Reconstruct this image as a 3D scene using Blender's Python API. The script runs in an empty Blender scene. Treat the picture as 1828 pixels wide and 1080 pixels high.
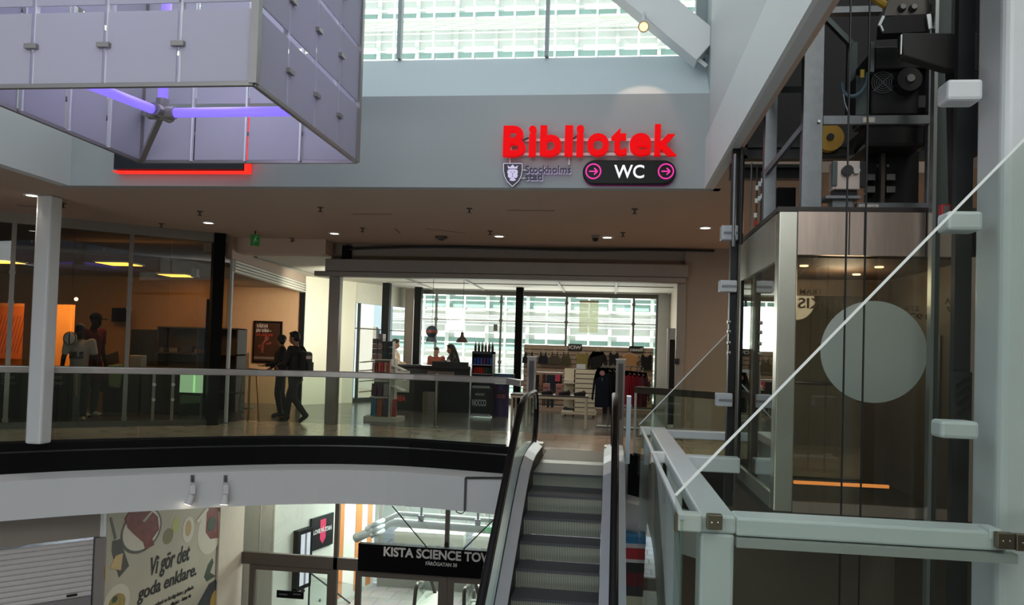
import bpy, bmesh, math, random
from mathutils import Vector, Matrix, noise
random.seed(7)
scene = bpy.context.scene
COL = scene.collection
R = math.radians
PI = math.pi

# ------------------------------------------------------------------ camera
F_PX, CX, CY = 1400.0, 914.0, 591.0
YAW, PITCH, ROLL = R(7.1), R(1.6), 0.031
EYE = Vector((0.0, 0.0, 1.5))
FW = Vector((-math.sin(YAW)*math.cos(PITCH), math.cos(YAW)*math.cos(PITCH), math.sin(PITCH)))
_r0 = Vector((math.cos(YAW), math.sin(YAW), 0.0))
_u0 = _r0.cross(FW)
RT = _r0*math.cos(ROLL) + _u0*math.sin(ROLL)
UP = -_r0*math.sin(ROLL) + _u0*math.cos(ROLL)
cam_d = bpy.data.cameras.new('camera')
cam_d.sensor_width = 36.0
cam_d.lens = F_PX/1828.0*36.0
cam_d.shift_y = (CY-540.0)/1828.0
cam_d.clip_start, cam_d.clip_end = 0.05, 400.0
cam = bpy.data.objects.new('camera', cam_d)
COL.objects.link(cam)
m = Matrix((RT, UP, -FW)).transposed().to_4x4()
m.translation = EYE
cam.matrix_world = m
scene.camera = cam

def at(px, py, X=None, Y=None, Z=None, D=None):
    """point of the photograph's pixel on the real plane X, Y or Z = const (or at depth D)"""
    d = FW + RT*((px-CX)/F_PX) - UP*((py-CY)/F_PX)
    if X is not None: t = (X-EYE.x)/d.x
    elif Y is not None: t = (Y-EYE.y)/d.y
    elif Z is not None: t = (Z-EYE.z)/d.z
    else: t = D
    return EYE + d*t

def on_wall(px, py, p, q):
    """point on the vertical plane through floor points p and q"""
    d = FW + RT*((px-CX)/F_PX) - UP*((py-CY)/F_PX)
    n = Vector((q[1]-p[1], -(q[0]-p[0]), 0.0))
    t = (Vector((p[0], p[1], 0)) - Vector((EYE.x, EYE.y, 0))).dot(n)/d.dot(n)
    return EYE + d*t

# ------------------------------------------------------------------ sky, sun, large lights, exposure
world = bpy.data.worlds.new('world'); scene.world = world
world.use_nodes = True
bg = world.node_tree.nodes['Background']
bg.inputs[0].default_value = (0.72, 0.87, 1.0, 1.0)
bg.inputs[1].default_value = 1.5
sun_d = bpy.data.lights.new('sun', 'SUN'); sun_d.energy = 16.0; sun_d.angle = R(0.6); sun_d.color = (1.0, 0.96, 0.88)
sun = bpy.data.objects.new('sun', sun_d); COL.objects.link(sun)
sun.rotation_euler = Vector((0.60, 0.55, -0.62)).to_track_quat('-Z', 'Y').to_euler()

def area(name, loc, direction, sx, sy, power, color=(1, 1, 1), spread=180):
    d = bpy.data.lights.new(name, 'AREA'); d.shape = 'RECTANGLE'; d.size = sx; d.size_y = sy
    d.energy = power; d.color = color; d.spread = R(spread)
    o = bpy.data.objects.new(name, d); COL.objects.link(o); o.location = loc
    o.rotation_euler = Vector(direction).to_track_quat('-Z', 'Y').to_euler()
    return o
area('skylight', (-3.0, 4.6, 8.7), (0, 0, -1), 8.0, 9.0, 190, (0.80, 0.93, 1.0))
area('rear_fill', (-3.0, -4.7, 5.6), (0.0, 1.0, -0.25), 14.0, 5.6, 720, (0.92, 0.97, 1.0))  # added front fill before the solid rear wall, no windows there
area('shop_daylight', (-2.4, 22.6, 1.9), (0, -1, 0), 7.0, 2.2, 160, (0.97, 1.0, 0.92))
area('lobby_daylight', (-4.2, 19.8, -1.3), (-0.1, -0.4, -1), 5.0, 3.0, 800, (0.93, 1.0, 0.98))
area('lower_hall_fill', (-4.7, 14.0, -1.3), (-0.6, -0.3, -1.0), 0.8, 0.5, 14, (1.0, 0.95, 0.88))  # added fill for the lower walls, no fitting modelled
area('lower_rear_fill', (-5.0, -4.6, -3.4), (0.0, 1.0, 0.1), 12.0, 1.8, 330, (0.95, 0.97, 1.0))  # added low fill from the rear for shutter and poster, no windows there
area('near_roof_fill', (4.2, 0.2, 8.7), (-.15, .3, -1), 6.0, 5.0, 420, (1.0, 0.97, 0.92))  # added fill under the closed roof to brighten the lift front
area('vestibule_fill', (-6.3, 15.95, -1.12), (0, 0, -1), 2.0, 0.8, 32, (1.0, 0.95, 0.85))  # added fill for the unlit lobby panel, no fitting modelled
area('lift_top_fill', (2.5, 5.8, 8.8), (0, 0, -1), 2.0, 4.6, 130, (0.85, 0.95, 1.0))  # added fill from above for the lift gear, roof is closed here
area('shop_fill', (-1.5, 18.0, 3.27), (0, 0.15, -1), 4.0, 2.0, 70, (1.0, 0.93, 0.82))  # added fill to brighten the slatted wall, no fitting modelled
area('outlet_light', (-9.8, 14.6, 2.94), (0, 0.2, -1), 2.5, 2.0, 42, (1.0, 0.58, 0.24))
area('outlet_back_light', (-13.6, 18.1, 2.9), (0, 0, -1), 3.4, 0.8, 110, (1.0, 0.5, 0.15))
area('poster_room_light', (-8.8, 18.0, 2.94), (0, 0.3, -1), 1.0, 1.2, 13, (1.0, 0.72, 0.45))
area('lift_lobby_fill', (4.2, 11.6, 3.45), (0, 0, -1), 3.0, 1.6, 120, (1.0, 0.8, 0.62))  # added fill behind the lift to brighten its glass, no fitting modelled
area('white_wall_fill', (-5.9, 16.6, 2.7), (-0.35, 1.0, -0.25), 0.8, 0.8, 70, (1.0, 1.0, 0.84), 110)  # added lamp inside the shop, stands in for sun on the white wall
scene.view_settings.view_transform = 'Standard'
scene.view_settings.look = 'None'
scene.view_settings.gamma = 1.0
scene.view_settings.use_curve_mapping = False
scene.view_settings.exposure = 0.0

# ------------------------------------------------------------------ materials
def lin(h):
    h = h.lstrip('#'); c = [int(h[i:i+2], 16)/255 for i in (0, 2, 4)]
    return tuple(((v/12.92) if v <= .04045 else ((v+.055)/1.055)**2.4) for v in c) + (1.0,)
_mats = {}
def mat(name, hexc='#888888', rough=.55, metal=0.0, var=.06, scale=6.0, emit=None, strength=0.0, bump=0.0, spec=.5, stretch=None, coat=0.0):
    if name in _mats: return _mats[name]
    M = bpy.data.materials.new(name); M.use_nodes = True
    nt = M.node_tree; b = nt.nodes['Principled BSDF']
    c = lin(hexc)
    b.inputs['Base Color'].default_value = c
    b.inputs['Roughness'].default_value = rough
    b.inputs['Metallic'].default_value = metal
    b.inputs['Specular IOR Level'].default_value = spec
    b.inputs['Coat Weight'].default_value = coat
    tc = nt.nodes.new('ShaderNodeTexCoord'); mp = nt.nodes.new('ShaderNodeMapping')
    nt.links.new(tc.outputs['Object'], mp.inputs[0])
    mp.inputs['Scale'].default_value = stretch or (1, 1, 1)
    n = nt.nodes.new('ShaderNodeTexNoise'); n.inputs['Scale'].default_value = scale; n.inputs['Detail'].default_value = 3
    nt.links.new(mp.outputs[0], n.inputs['Vector'])
    mx = nt.nodes.new('ShaderNodeMix'); mx.data_type = 'RGBA'
    mx.inputs[6].default_value = tuple(max(0, v*(1-var)) for v in c[:3]) + (1,)
    mx.inputs[7].default_value = tuple(min(1, v*(1+var)) for v in c[:3]) + (1,)
    nt.links.new(n.outputs['Fac'], mx.inputs[0])
    nt.links.new(mx.outputs[2], b.inputs['Base Color'])
    if bump:
        bp = nt.nodes.new('ShaderNodeBump'); bp.inputs['Strength'].default_value = bump; bp.inputs['Distance'].default_value = .01
        nt.links.new(n.outputs['Fac'], bp.inputs['Height']); nt.links.new(bp.outputs[0], b.inputs['Normal'])
    if emit:
        b.inputs['Emission Color'].default_value = lin(emit); b.inputs['Emission Strength'].default_value = strength
    _mats[name] = M
    return M

def glass(name, tint='#f6faf8', base=.05, gain=.85, rough=0.0):
    """thin architectural pane: tinted transmission plus a Schlick reflection"""
    if name in _mats: return _mats[name]
    M = bpy.data.materials.new(name); M.use_nodes = True
    nt = M.node_tree; nt.nodes.clear()
    out = nt.nodes.new('ShaderNodeOutputMaterial'); mix = nt.nodes.new('ShaderNodeMixShader')
    tr = nt.nodes.new('ShaderNodeBsdfTransparent'); gl = nt.nodes.new('ShaderNodeBsdfGlossy')
    tr.inputs[0].default_value = lin(tint); gl.inputs['Roughness'].default_value = rough
    gl.inputs[0].default_value = (.9, .95, .95, 1)
    lw = nt.nodes.new('ShaderNodeLayerWeight'); lw.inputs[0].default_value = .5
    pw = nt.nodes.new('ShaderNodeMath'); pw.operation = 'POWER'; pw.inputs[1].default_value = 5
    ml = nt.nodes.new('ShaderNodeMath'); ml.operation = 'MULTIPLY_ADD'; ml.inputs[1].default_value = gain; ml.inputs[2].default_value = base
    nt.links.new(lw.outputs['Facing'], pw.inputs[0]); nt.links.new(pw.outputs[0], ml.inputs[0])
    nt.links.new(ml.outputs[0], mix.inputs[0]); nt.links.new(tr.outputs[0], mix.inputs[1]); nt.links.new(gl.outputs[0], mix.inputs[2])
    nt.links.new(mix.outputs[0], out.inputs[0])
    _mats[name] = M
    return M

def frosted(name, hexc, trans=.5, clear=0.0):
    if name in _mats: return _mats[name]
    M = bpy.data.materials.new(name); M.use_nodes = True
    nt = M.node_tree; nt.nodes.clear()
    out = nt.nodes.new('ShaderNodeOutputMaterial')
    df = nt.nodes.new('ShaderNodeBsdfDiffuse'); tl = nt.nodes.new('ShaderNodeBsdfTranslucent'); mix = nt.nodes.new('ShaderNodeMixShader')
    df.inputs[0].default_value = lin(hexc); tl.inputs[0].default_value = lin(hexc); mix.inputs[0].default_value = trans
    nt.links.new(df.outputs[0], mix.inputs[1]); nt.links.new(tl.outputs[0], mix.inputs[2])
    last = mix
    if clear:
        tp = nt.nodes.new('ShaderNodeBsdfTransparent'); m2 = nt.nodes.new('ShaderNodeMixShader'); m2.inputs[0].default_value = clear
        nt.links.new(mix.outputs[0], m2.inputs[1]); nt.links.new(tp.outputs[0], m2.inputs[2]); last = m2
    nt.links.new(last.outputs[0], out.inputs[0])
    _mats[name] = M
    return M

def striped(name, c1, c2, axis=0, freq=100.0, rough=.4, metal=.6, width=.5, bump=.5):
    """fine parallel grooves along one object axis"""
    if name in _mats: return _mats[name]
    M = mat(name, c1, rough, metal); nt = M.node_tree; b = nt.nodes['Principled BSDF']
    tc = nt.nodes.new('ShaderNodeTexCoord'); sp = nt.nodes.new('ShaderNodeSeparateXYZ')
    nt.links.new(tc.outputs['Object'], sp.inputs[0])
    m1 = nt.nodes.new('ShaderNodeMath'); m1.operation = 'MULTIPLY'; m1.inputs[1].default_value = freq
    nt.links.new(sp.outputs[axis], m1.inputs[0])
    fr = nt.nodes.new('ShaderNodeMath'); fr.operation = 'FRACT'; nt.links.new(m1.outputs[0], fr.inputs[0])
    gt = nt.nodes.new('ShaderNodeMath'); gt.operation = 'GREATER_THAN'; gt.inputs[1].default_value = width
    nt.links.new(fr.outputs[0], gt.inputs[0])
    mx = nt.nodes.new('ShaderNodeMix'); mx.data_type = 'RGBA'
    mx.inputs[6].default_value = lin(c1); mx.inputs[7].default_value = lin(c2)
    nt.links.new(gt.outputs[0], mx.inputs[0]); nt.links.new(mx.outputs[2], b.inputs['Base Color'])
    return M

def tiles(name, c1, c2, mortar, rough=.2, sx=.6, sy=.6, msize=.006, spec=.5):
    if name in _mats: return _mats[name]
    M = mat(name, c1, rough, 0, spec=spec); nt = M.node_tree; b = nt.nodes['Principled BSDF']
    tc = nt.nodes.new('ShaderNodeTexCoord'); br = nt.nodes.new('ShaderNodeTexBrick')
    br.offset = 0.5; br.inputs['Scale'].default_value = 1.0
    br.inputs['Brick Width'].default_value = sx; br.inputs['Row Height'].default_value = sy; br.inputs['Mortar Size'].default_value = msize
    br.inputs['Color1'].default_value = lin(c1); br.inputs['Color2'].default_value = lin(c2); br.inputs['Mortar'].default_value = lin(mortar)
    nt.links.new(tc.outputs['Object'], br.inputs[0])
    ns = nt.nodes.new('ShaderNodeTexNoise'); ns.inputs['Scale'].default_value = 3; ns.inputs['Detail'].default_value = 5
    nt.links.new(tc.outputs['Object'], ns.inputs['Vector'])
    mx = nt.nodes.new('ShaderNodeMix'); mx.data_type = 'RGBA'; mx.blend_type = 'OVERLAY'; mx.inputs[0].default_value = .35
    nt.links.new(br.outputs[0], mx.inputs[6]); nt.links.new(ns.outputs['Color'], mx.inputs[7])
    hs = nt.nodes.new('ShaderNodeHueSaturation'); hs.inputs['Saturation'].default_value = .7
    nt.links.new(mx.outputs[2], hs.inputs['Color']); nt.links.new(hs.outputs[0], b.inputs['Base Color'])
    rr = nt.nodes.new('ShaderNodeMapRange'); rr.inputs['To Min'].default_value = rough*.7; rr.inputs['To Max'].default_value = rough*1.4
    nt.links.new(ns.outputs['Fac'], rr.inputs[0]); nt.links.new(rr.outputs[0], b.inputs['Roughness'])
    return M

# ------------------------------------------------------------------ mesh builder
class MB:
    def __init__(s): s.bm = bmesh.new()
    def face(s, pts):
        return s.bm.faces.new([s.bm.verts.new(p) for p in pts])
    def hexa(s, b, t):
        vb = [s.bm.verts.new(p) for p in b]; vt = [s.bm.verts.new(p) for p in t]
        n = len(vb)
        s.bm.faces.new(vb[::-1]); s.bm.faces.new(vt)
        for i in range(n): s.bm.faces.new((vb[i], vb[(i+1) % n], vt[(i+1) % n], vt[i]))
        return s
    def box(s, x0, x1, y0, y1, z0, z1):
        x0, x1 = sorted((x0, x1)); y0, y1 = sorted((y0, y1)); z0, z1 = sorted((z0, z1))
        return s.hexa([(x0, y0, z0), (x1, y0, z0), (x1, y1, z0), (x0, y1, z0)], [(x0, y0, z1), (x1, y0, z1), (x1, y1, z1), (x0, y1, z1)])
    def cbox(s, c, d): return s.box(c[0]-d[0]/2, c[0]+d[0]/2, c[1]-d[1]/2, c[1]+d[1]/2, c[2]-d[2]/2, c[2]+d[2]/2)
    def bar(s, p, q, w, h, up=(0, 0, 1)):
        p, q = Vector(p), Vector(q); d = (q-p).normalized(); up = Vector(up)
        if abs(d.dot(up)) > .98: up = Vector((0, 1, 0))
        a = d.cross(up).normalized()*(w/2); b = a.cross(d).normalized()*(h/2)
        return s.hexa([p-a-b, p+a-b, p+a+b, p-a+b], [q-a-b, q+a-b, q+a+b, q-a+b])
    def wallbox(s, p, q, z0, z1, th=.05):
        """upright slab on floor line p-q"""
        p, q = Vector((p[0], p[1], 0)), Vector((q[0], q[1], 0)); d = (q-p).normalized(); n = Vector((d.y, -d.x, 0))*th/2
        return s.hexa([Vector((v.x, v.y, z0)) for v in (p-n, q-n, q+n, p+n)][::-1], [Vector((v.x, v.y, z1)) for v in (p-n, q-n, q+n, p+n)][::-1])
    def tube(s, pts, r, seg=10, closed=False):
        pts = [Vector(p) for p in pts]; n = len(pts); rings = []
        rr = r if isinstance(r, (list, tuple)) else [r]*n
        up = None
        for i, p in enumerate(pts):
            if closed: t = (pts[(i+1) % n]-pts[i-1]).normalized()
            else: t = (pts[min(i+1, n-1)]-pts[max(i-1, 0)]).normalized()
            if up is None:
                up = Vector((0, 0, 1)) if abs(t.z) < .9 else Vector((0, 1, 0))
            a = t.cross(up)
            if a.length < 1e-4: a = t.orthogonal()
            a.normalize(); b = a.cross(t).normalized(); up = b
            rings.append([s.bm.verts.new(p + (a*math.cos(2*PI*k/seg) + b*math.sin(2*PI*k/seg))*rr[i]) for k in range(seg)])
        for i in range(n if closed else n-1):
            A, B = rings[i], rings[(i+1) % n]
            for k in range(seg): s.bm.faces.new((A[k], A[(k+1) % seg], B[(k+1) % seg], B[k]))
        if not closed:
            s.bm.faces.new(rings[0][::-1]); s.bm.faces.new(rings[-1])
        return s
    def cyl(s, p, q, r0, r1=None, seg=16): return s.tube([p, q], [r0, r0 if r1 is None else r1], seg)
    def capsule(s, p, q, r0, r1, seg=10):
        p, q = Vector(p), Vector(q); d = (q-p)
        L = d.length
        d = d.normalized() if L > 1e-6 else Vector((0, 0, 1))
        pts, rr = [], []
        for k in range(5):
            a = PI/2*(1-k/4); pts.append(p-d*r0*math.sin(a)); rr.append(max(r0*math.cos(a), r0*.06))
        for k in range(5):
            a = PI/2*k/4; pts.append(q+d*r1*math.sin(a)); rr.append(max(r1*math.cos(a), r1*.06))
        return s.tube(pts, rr, seg)
    def sphere(s, c, r, sc=(1, 1, 1), seg=14, rings=9):
        M = Matrix.Translation(Vector(c)) @ Matrix.Diagonal((r*sc[0], r*sc[1], r*sc[2], 1))
        bmesh.ops.create_uvsphere(s.bm, u_segments=seg, v_segments=rings, radius=1, matrix=M); return s
    def lathe(s, prof, c=(0, 0, 0), seg=24, cap=True):
        c = Vector(c); rings = []
        for r, z in prof:
            rings.append([s.bm.verts.new(c+Vector((max(r, 1e-4)*math.cos(2*PI*k/seg), max(r, 1e-4)*math.sin(2*PI*k/seg), z))) for k in range(seg)])
        for A, B in zip(rings, rings[1:]):
            for k in range(seg): s.bm.faces.new((A[k], A[(k+1) % seg], B[(k+1) % seg], B[k]))
        if cap:
            s.bm.faces.new(rings[0][::-1]); s.bm.faces.new(rings[-1])
        return s
    def prism(s, poly, depth, o=(0, 0, 0), ux=(1, 0, 0), uy=(0, 0, 1)):
        """polygon in the ux/uy plane, pushed back by depth along ux x uy reversed"""
        o, ux, uy = Vector(o), Vector(ux).normalized(), Vector(uy).normalized(); n = ux.cross(uy)
        if sum(poly[i][0]*poly[(i+1) % len(poly)][1]-poly[(i+1) % len(poly)][0]*poly[i][1] for i in range(len(poly))) < 0: poly = poly[::-1]
        f = [o+ux*a+uy*b for a, b in poly]
        return s.hexa([p-n*depth for p in f], f)
    def build(s, name, m, parent=None, bevel=0.0, smooth=False, local=False, seg=2):
        bmesh.ops.recalc_face_normals(s.bm, faces=s.bm.faces[:])
        me = bpy.data.meshes.new(name); off = ORIGIN.get(parent.name, Vector()) if (parent is not None and not local) else Vector()
        if off.length: bmesh.ops.translate(s.bm, verts=s.bm.verts[:], vec=-off)
        s.bm.to_mesh(me); s.bm.free()
        o = bpy.data.objects.new(name, me); COL.objects.link(o)
        if isinstance(m, (list, tuple)):
            for q in m: me.materials.append(q)
        else: me.materials.append(m)
        if parent is not None:
            o.parent = parent; ORIGIN[o.name] = off.copy()
        if bevel:
            b = o.modifiers.new('bevel', 'BEVEL'); b.width = bevel; b.segments = seg; b.limit_method = 'ANGLE'; b.angle_limit = R(40)
        if smooth:
            for p in me.polygons: p.use_smooth = True
        return o
ORIGIN = {}
LABELS = {}
def tag(o, label, cat, group=None):
    o['label'] = label; o['category'] = cat
    if group: o['group'] = group
    return o
def thing(name, label, cat, loc=(0, 0, 0), rz=0.0, group=None):
    o = bpy.data.objects.new(name, None); COL.objects.link(o)
    o.empty_display_size = .1
    o.location = loc; o.rotation_euler = (0, 0, rz)
    ORIGIN[o.name] = Vector(loc) if rz == 0 else Vector()
    return tag(o, label, cat, group)
def struct(name, mb, m, **k):
    o = mb.build(name, m, **k); o['kind'] = 'structure'; return o
def dup(root, loc, label, rz=None, scale=None):
    r = root.copy(); COL.objects.link(r); r.location = loc
    if rz is not None: r.rotation_euler = (0, 0, rz)
    if scale: r.scale = scale
    r['label'] = label
    for ch in list(root.children):
        c = ch.copy(); COL.objects.link(c); c.parent = r
        for g in list(ch.children):
            d = g.copy(); COL.objects.link(d); d.parent = c
    return r

def text_bm(s, bold=0.0, extrude=.01):
    cu = bpy.data.curves.new('lettering', 'FONT'); cu.body = s; cu.size = 1.0; cu.offset = bold; cu.extrude = 0.0; cu.resolution_u = 4
    o = bpy.data.objects.new('lettering', cu)
    me = bpy.data.meshes.new_from_object(o)
    bpy.data.objects.remove(o); bpy.data.curves.remove(cu)
    return me
def text(name, s, box, m, parent, o=(0, 0, 0), ux=(1, 0, 0), uy=(0, 0, 1), depth=.004, bold=0.0, local=False, slant=0.0):
    """lettering fitted into box (x0, x1, z0, z1) of the frame o/ux/uy, standing depth in front of it"""
    me = text_bm(s, bold); vs = [v.co.copy() for v in me.vertices]
    x0 = min(v.x for v in vs); x1 = max(v.x for v in vs); y0 = min(v.y for v in vs); y1 = max(v.y for v in vs)
    o, ux, uy = Vector(o), Vector(ux).normalized(), Vector(uy).normalized(); n = ux.cross(uy)
    mb = MB(); bm = mb.bm
    def tr(v):
        a = (v.x-x0)/max(x1-x0, 1e-6); b = (v.y-y0)/max(y1-y0, 1e-6)
        return o+ux*(box[0]+a*(box[1]-box[0])+slant*b*(box[3]-box[2]))+uy*(box[2]+b*(box[3]-box[2]))
    vv = [bm.verts.new(tr(v)+n*depth) for v in vs]
    for p in me.polygons:
        try: bm.faces.new([vv[i] for i in p.vertices])
        except ValueError: pass
    bpy.data.meshes.remove(me)
    bmesh.ops.remove_doubles(bm, verts=bm.verts[:], dist=1e-6)
    ext = bmesh.ops.extrude_face_region(bm, geom=bm.faces[:])
    bmesh.ops.translate(bm, verts=[e for e in ext['geom'] if isinstance(e, bmesh.types.BMVert)], vec=-n*depth)
    return mb.build(name, m, parent, local=local)
def disc(cx, cy, rx, ry=None, n=28, a0=0, a1=2*PI):
    ry = rx if ry is None else ry
    return [(cx+rx*math.cos(a0+(a1-a0)*k/n), cy+ry*math.sin(a0+(a1-a0)*k/n)) for k in range(n if abs(a1-a0-2*PI) < 1e-6 else n+1)]
def smooth_curve(pts, n=8):
    out = []; P = [Vector(p) for p in pts]
    for i in range(len(P)-1):
        p0, p1, p2, p3 = P[max(i-1, 0)], P[i], P[i+1], P[min(i+2, len(P)-1)]
        for k in range(n):
            t = k/n
            out.append(.5*((2*p1)+(-p0+p2)*t+(2*p0-5*p1+4*p2-p3)*t*t+(-p0+3*p1-3*p2+p3)*t**3))
    out.append(P[-1]); return out

# palette
WHITE = mat('white_paint', '#d9dcdc', .55, var=.03, scale=2)
WALLW = mat('white_plaster', '#cfd2d2', .6, var=.03, scale=1.5)
SOFFIT = mat('soffit_paint', '#b39d8c', .75, var=.04, scale=1)
BLACKP = mat('black_panel', '#060607', .55, var=.1, spec=.12)
BLACK = mat('black_plastic', '#0d0d0f', .4, var=.1)
BLACKM = mat('black_metal', '#141516', .45, .3, var=.1)
STEEL = mat('brushed_steel', '#a9a6a0', .32, .95, var=.12, scale=8, stretch=(1, 1, 30))
STEELH = mat('brushed_steel_rail', '#b8b4ae', .3, .9, var=.1, scale=8)
GALV = mat('galvanised_steel', '#75797b', .42, .8, var=.2, scale=14)
ALU = mat('aluminium', '#9d9b97', .4, .7, var=.06, scale=5)
ALUD = mat('dark_aluminium', '#857e76', .5, .25, var=.08, scale=5)
BRONZE = mat('bronze_frame', '#5a5148', .45, .5, var=.08, scale=5)
BEAMW = mat('white_steel_paint', '#c9ced0', .38, var=.05, scale=5)
RUBBER = mat('rubber', '#07080b', .4, var=.1, spec=.2)
GLASS = glass('clear_glass')
GLASSG = glass('green_glass', '#edf5f0', .05, .8)
GLASSD = glass('dim_glass', '#dfe2da', .08, .85)
GLASSS = glass('storefront_glass', '#f2f2ee', .04, .8)
FROST = frosted('frosted_acrylic', '#cbcad6', .45)
CHROME = mat('chrome', '#d8d8d8', .12, 1.0, var=.03)
LAMP = mat('lamp_glow', '#ffffff', .4, emit='#fff1dd', strength=6.0)
# ================================================================== THE SETTING
ZC = 3.55
EDGE = smooth_curve([(-12.6, 3.5, 0), (-11.2, 6.6, 0), (-9.85, 8.7, 0), (-8.43, 10.07, 0), (-7.35, 10.96, 0), (-5.27, 12.25, 0), (-3.55, 12.72, 0), (-1.62, 12.45, 0), (-1.16, 12.36, 0)], 6)
EDGE_R = [Vector((0.36, 12.3, 0)), Vector((1.62, 10.75, 0)), Vector((4.2, 10.5, 0)), Vector((8.0, 10.5, 0))]
def slab(pts, z0, z1):
    mb = MB(); pts = [Vector((p[0], p[1], 0)) for p in pts]
    if sum(pts[i].x*pts[(i+1) % len(pts)].y-pts[(i+1) % len(pts)].x*pts[i].y for i in range(len(pts))) < 0: pts = pts[::-1]
    mb.hexa([p+Vector((0, 0, z0)) for p in pts], [p+Vector((0, 0, z1)) for p in pts]); return mb
FLOOR = tiles('mall_floor_tiles', '#b89f84', '#b0977c', '#7d6b5a', .16, .9, .9, .005)
DARKF = tiles('shop_floor_planks', '#5f5a54', '#57524d', '#37332f', .2, 1.6, .22, .004)
edge_all = EDGE + EDGE_R
struct('floor', slab(edge_all + [(8, 14.9), (-18, 14.9), (-18, 3.5)], -.1, 0), FLOOR)
struct('floor_shop', slab([(-9.9, 14.9), (8, 14.9), (8, 23.4), (-9.9, 23.4)], -.1, 0), DARKF)
struct('floor_lower', slab([(-18, -5), (9, -5), (9, 21.0), (-18, 21.0)], -5, -4.9), tiles('lower_floor_tiles', '#8f8a84', '#86817c', '#5b5854', .2))
struct('ground', slab([(-60, 21.0), (60, 21.0), (60, 46), (-60, 46)], -5.1, -5), tiles('paving', '#b7b4bd', '#aaa7b0', '#77747c', .7, 1.2, .6, .02))

def ribbon(pts, z0, z1, t0, t1):
    """wall following a floor curve; t0/t1 = offsets (towards the void is positive)"""
    mb = MB(); n = len(pts); nr = []
    for i in range(n):
        t = (pts[min(i+1, n-1)]-pts[max(i-1, 0)]).normalized(); nr.append(Vector((t.y, -t.x, 0)))
    ring = [[mb.bm.verts.new(pts[i]+nr[i]*o+Vector((0, 0, z))) for (o, z) in ((t0, z0), (t1, z0), (t1, z1), (t0, z1))] for i in range(n)]
    for A, B in zip(ring, ring[1:]):
        for k in range(4): mb.bm.faces.new((A[k], A[(k+1) % 4], B[(k+1) % 4], B[k]))
    mb.bm.faces.new(ring[0]); mb.bm.faces.new(ring[-1][::-1]); return mb
EL = EDGE; ER = EDGE_R[:3]
struct('trim_1', ribbon(EL, -.42, .004, -.06, .03), BLACKP)
struct('trim_2', ribbon(ER, -.62, .004, -.06, .03), BLACKP)
lip = ribbon(EL, -.13, -.105, .03, .045)
struct('trim_3', lip, mat('black_lip', '#2a2a2d', .3))
def fascia(pts, ztop, zbot):
    mb = MB(); n = len(pts); nr = []
    for i in range(n):
        t = (pts[min(i+1, n-1)]-pts[max(i-1, 0)]).normalized(); nr.append(Vector((t.y, -t.x, 0)))
    prof = [(-.05, ztop), (.03, ztop), (.20, ztop-.075), (.20, zbot), (-.05, zbot)]
    ring = [[mb.bm.verts.new(pts[i]+nr[i]*o+Vector((0, 0, z))) for (o, z) in prof] for i in range(n)]
    for A, B in zip(ring, ring[1:]):
        for k in range(5): mb.bm.faces.new((A[k], A[(k+1) % 5], B[(k+1) % 5], B[k]))
    mb.bm.faces.new(ring[0]); mb.bm.faces.new(ring[-1][::-1]); return mb
struct('wall_slab_edge', fascia(EL, -.42, -1.04), WALLW)
struct('wall_slab_edge_right', fascia(ER, -.62, -1.2), WALLW)
struct('ceiling_lower', slab(edge_all + [(8, 21.0), (-18, 21.0), (-18, 3.5)], -1.06, -1.0), WALLW)

# upper soffit around the atrium and the lift opening
c = MB()
c.box(-18, -7.35, -5, 9.75, ZC, ZC+.12); c.box(-18, 8, 9.75, 15.1, ZC, ZC+.12); c.box(1.2, 1.24, 3.2, 9.75, ZC, ZC+.12)
c.box(1.24, 8, 8.75, 9.75, ZC, ZC+.12); c.box(3.7, 8, 3.2, 8.75, ZC, ZC+.12)
struct('ceiling', c, SOFFIT)
hg = MB()
for (a, b) in (((760, 408), (830, 416)), ((630, 382), (700, 382)), ((905, 375), (990, 376)), ((705, 408), (714, 416)), ((30, 366), (95, 372))):
    p, q = at(*a, Z=ZC), at(*b, Z=ZC); hg.bar(p+Vector((0, 0, -.002)), q+Vector((0, 0, -.002)), .012, .006)
struct('trim_4', hg, mat('ceiling_joint', '#4c443d', .8))
SHAFT = mat('shaft_lining', '#2c2927', .8)
s = MB(); s.box(1.2, 1.26, 3.2, 8.75, ZC+.12, 9); s.box(1.28, 3.8, 8.75, 8.85, ZC+.12, 9); s.box(3.7, 3.8, 3.2, 8.75, ZC+.12, 9); s.box(3.8, 8, 3.2, 3.3, ZC+.12, 9)
struct('wall_lift_shaft', s, SHAFT)
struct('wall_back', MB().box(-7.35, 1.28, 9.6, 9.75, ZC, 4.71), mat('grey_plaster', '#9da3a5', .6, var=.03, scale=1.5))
struct('wall_left', MB().box(-7.35, -7.2, -5, 9.6, ZC-.002, 9), WALLW)
struct('wall_right', MB().box(1.12, 1.2, 3.2, 9.6, ZC-.002, 9), striped('perforated_panel', '#c7caca', '#b9bcbc', 1, 45, .5, 0, .8))
struct('trim_5', MB().box(1.085, 1.119, 3.2, 9.6, ZC-.004, 4.16), WHITE)
sl = MB(); sl.hexa([(-7.2, 9.6, 4.71), (1.12, 9.6, 4.71), (1.12, 10.3, 4.71), (-7.2, 10.3, 4.71)], [(-7.2, 9.605, 4.712), (1.12, 9.605, 4.712), (1.12, 10.3, 5.44), (-7.2, 10.3, 5.44)])
struct('trim_6', sl, mat('sill_paint', '#bcc6c9', .55, var=.03, scale=2))
struct('ceiling_roof', MB().box(-18, 8, -5.2, 10.4, 9.0, 9.2), WHITE)
struct('roof_shop', MB().box(-18.5, 8.5, 9.75, 23.5, 3.68, 3.95), SOFFIT)
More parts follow.
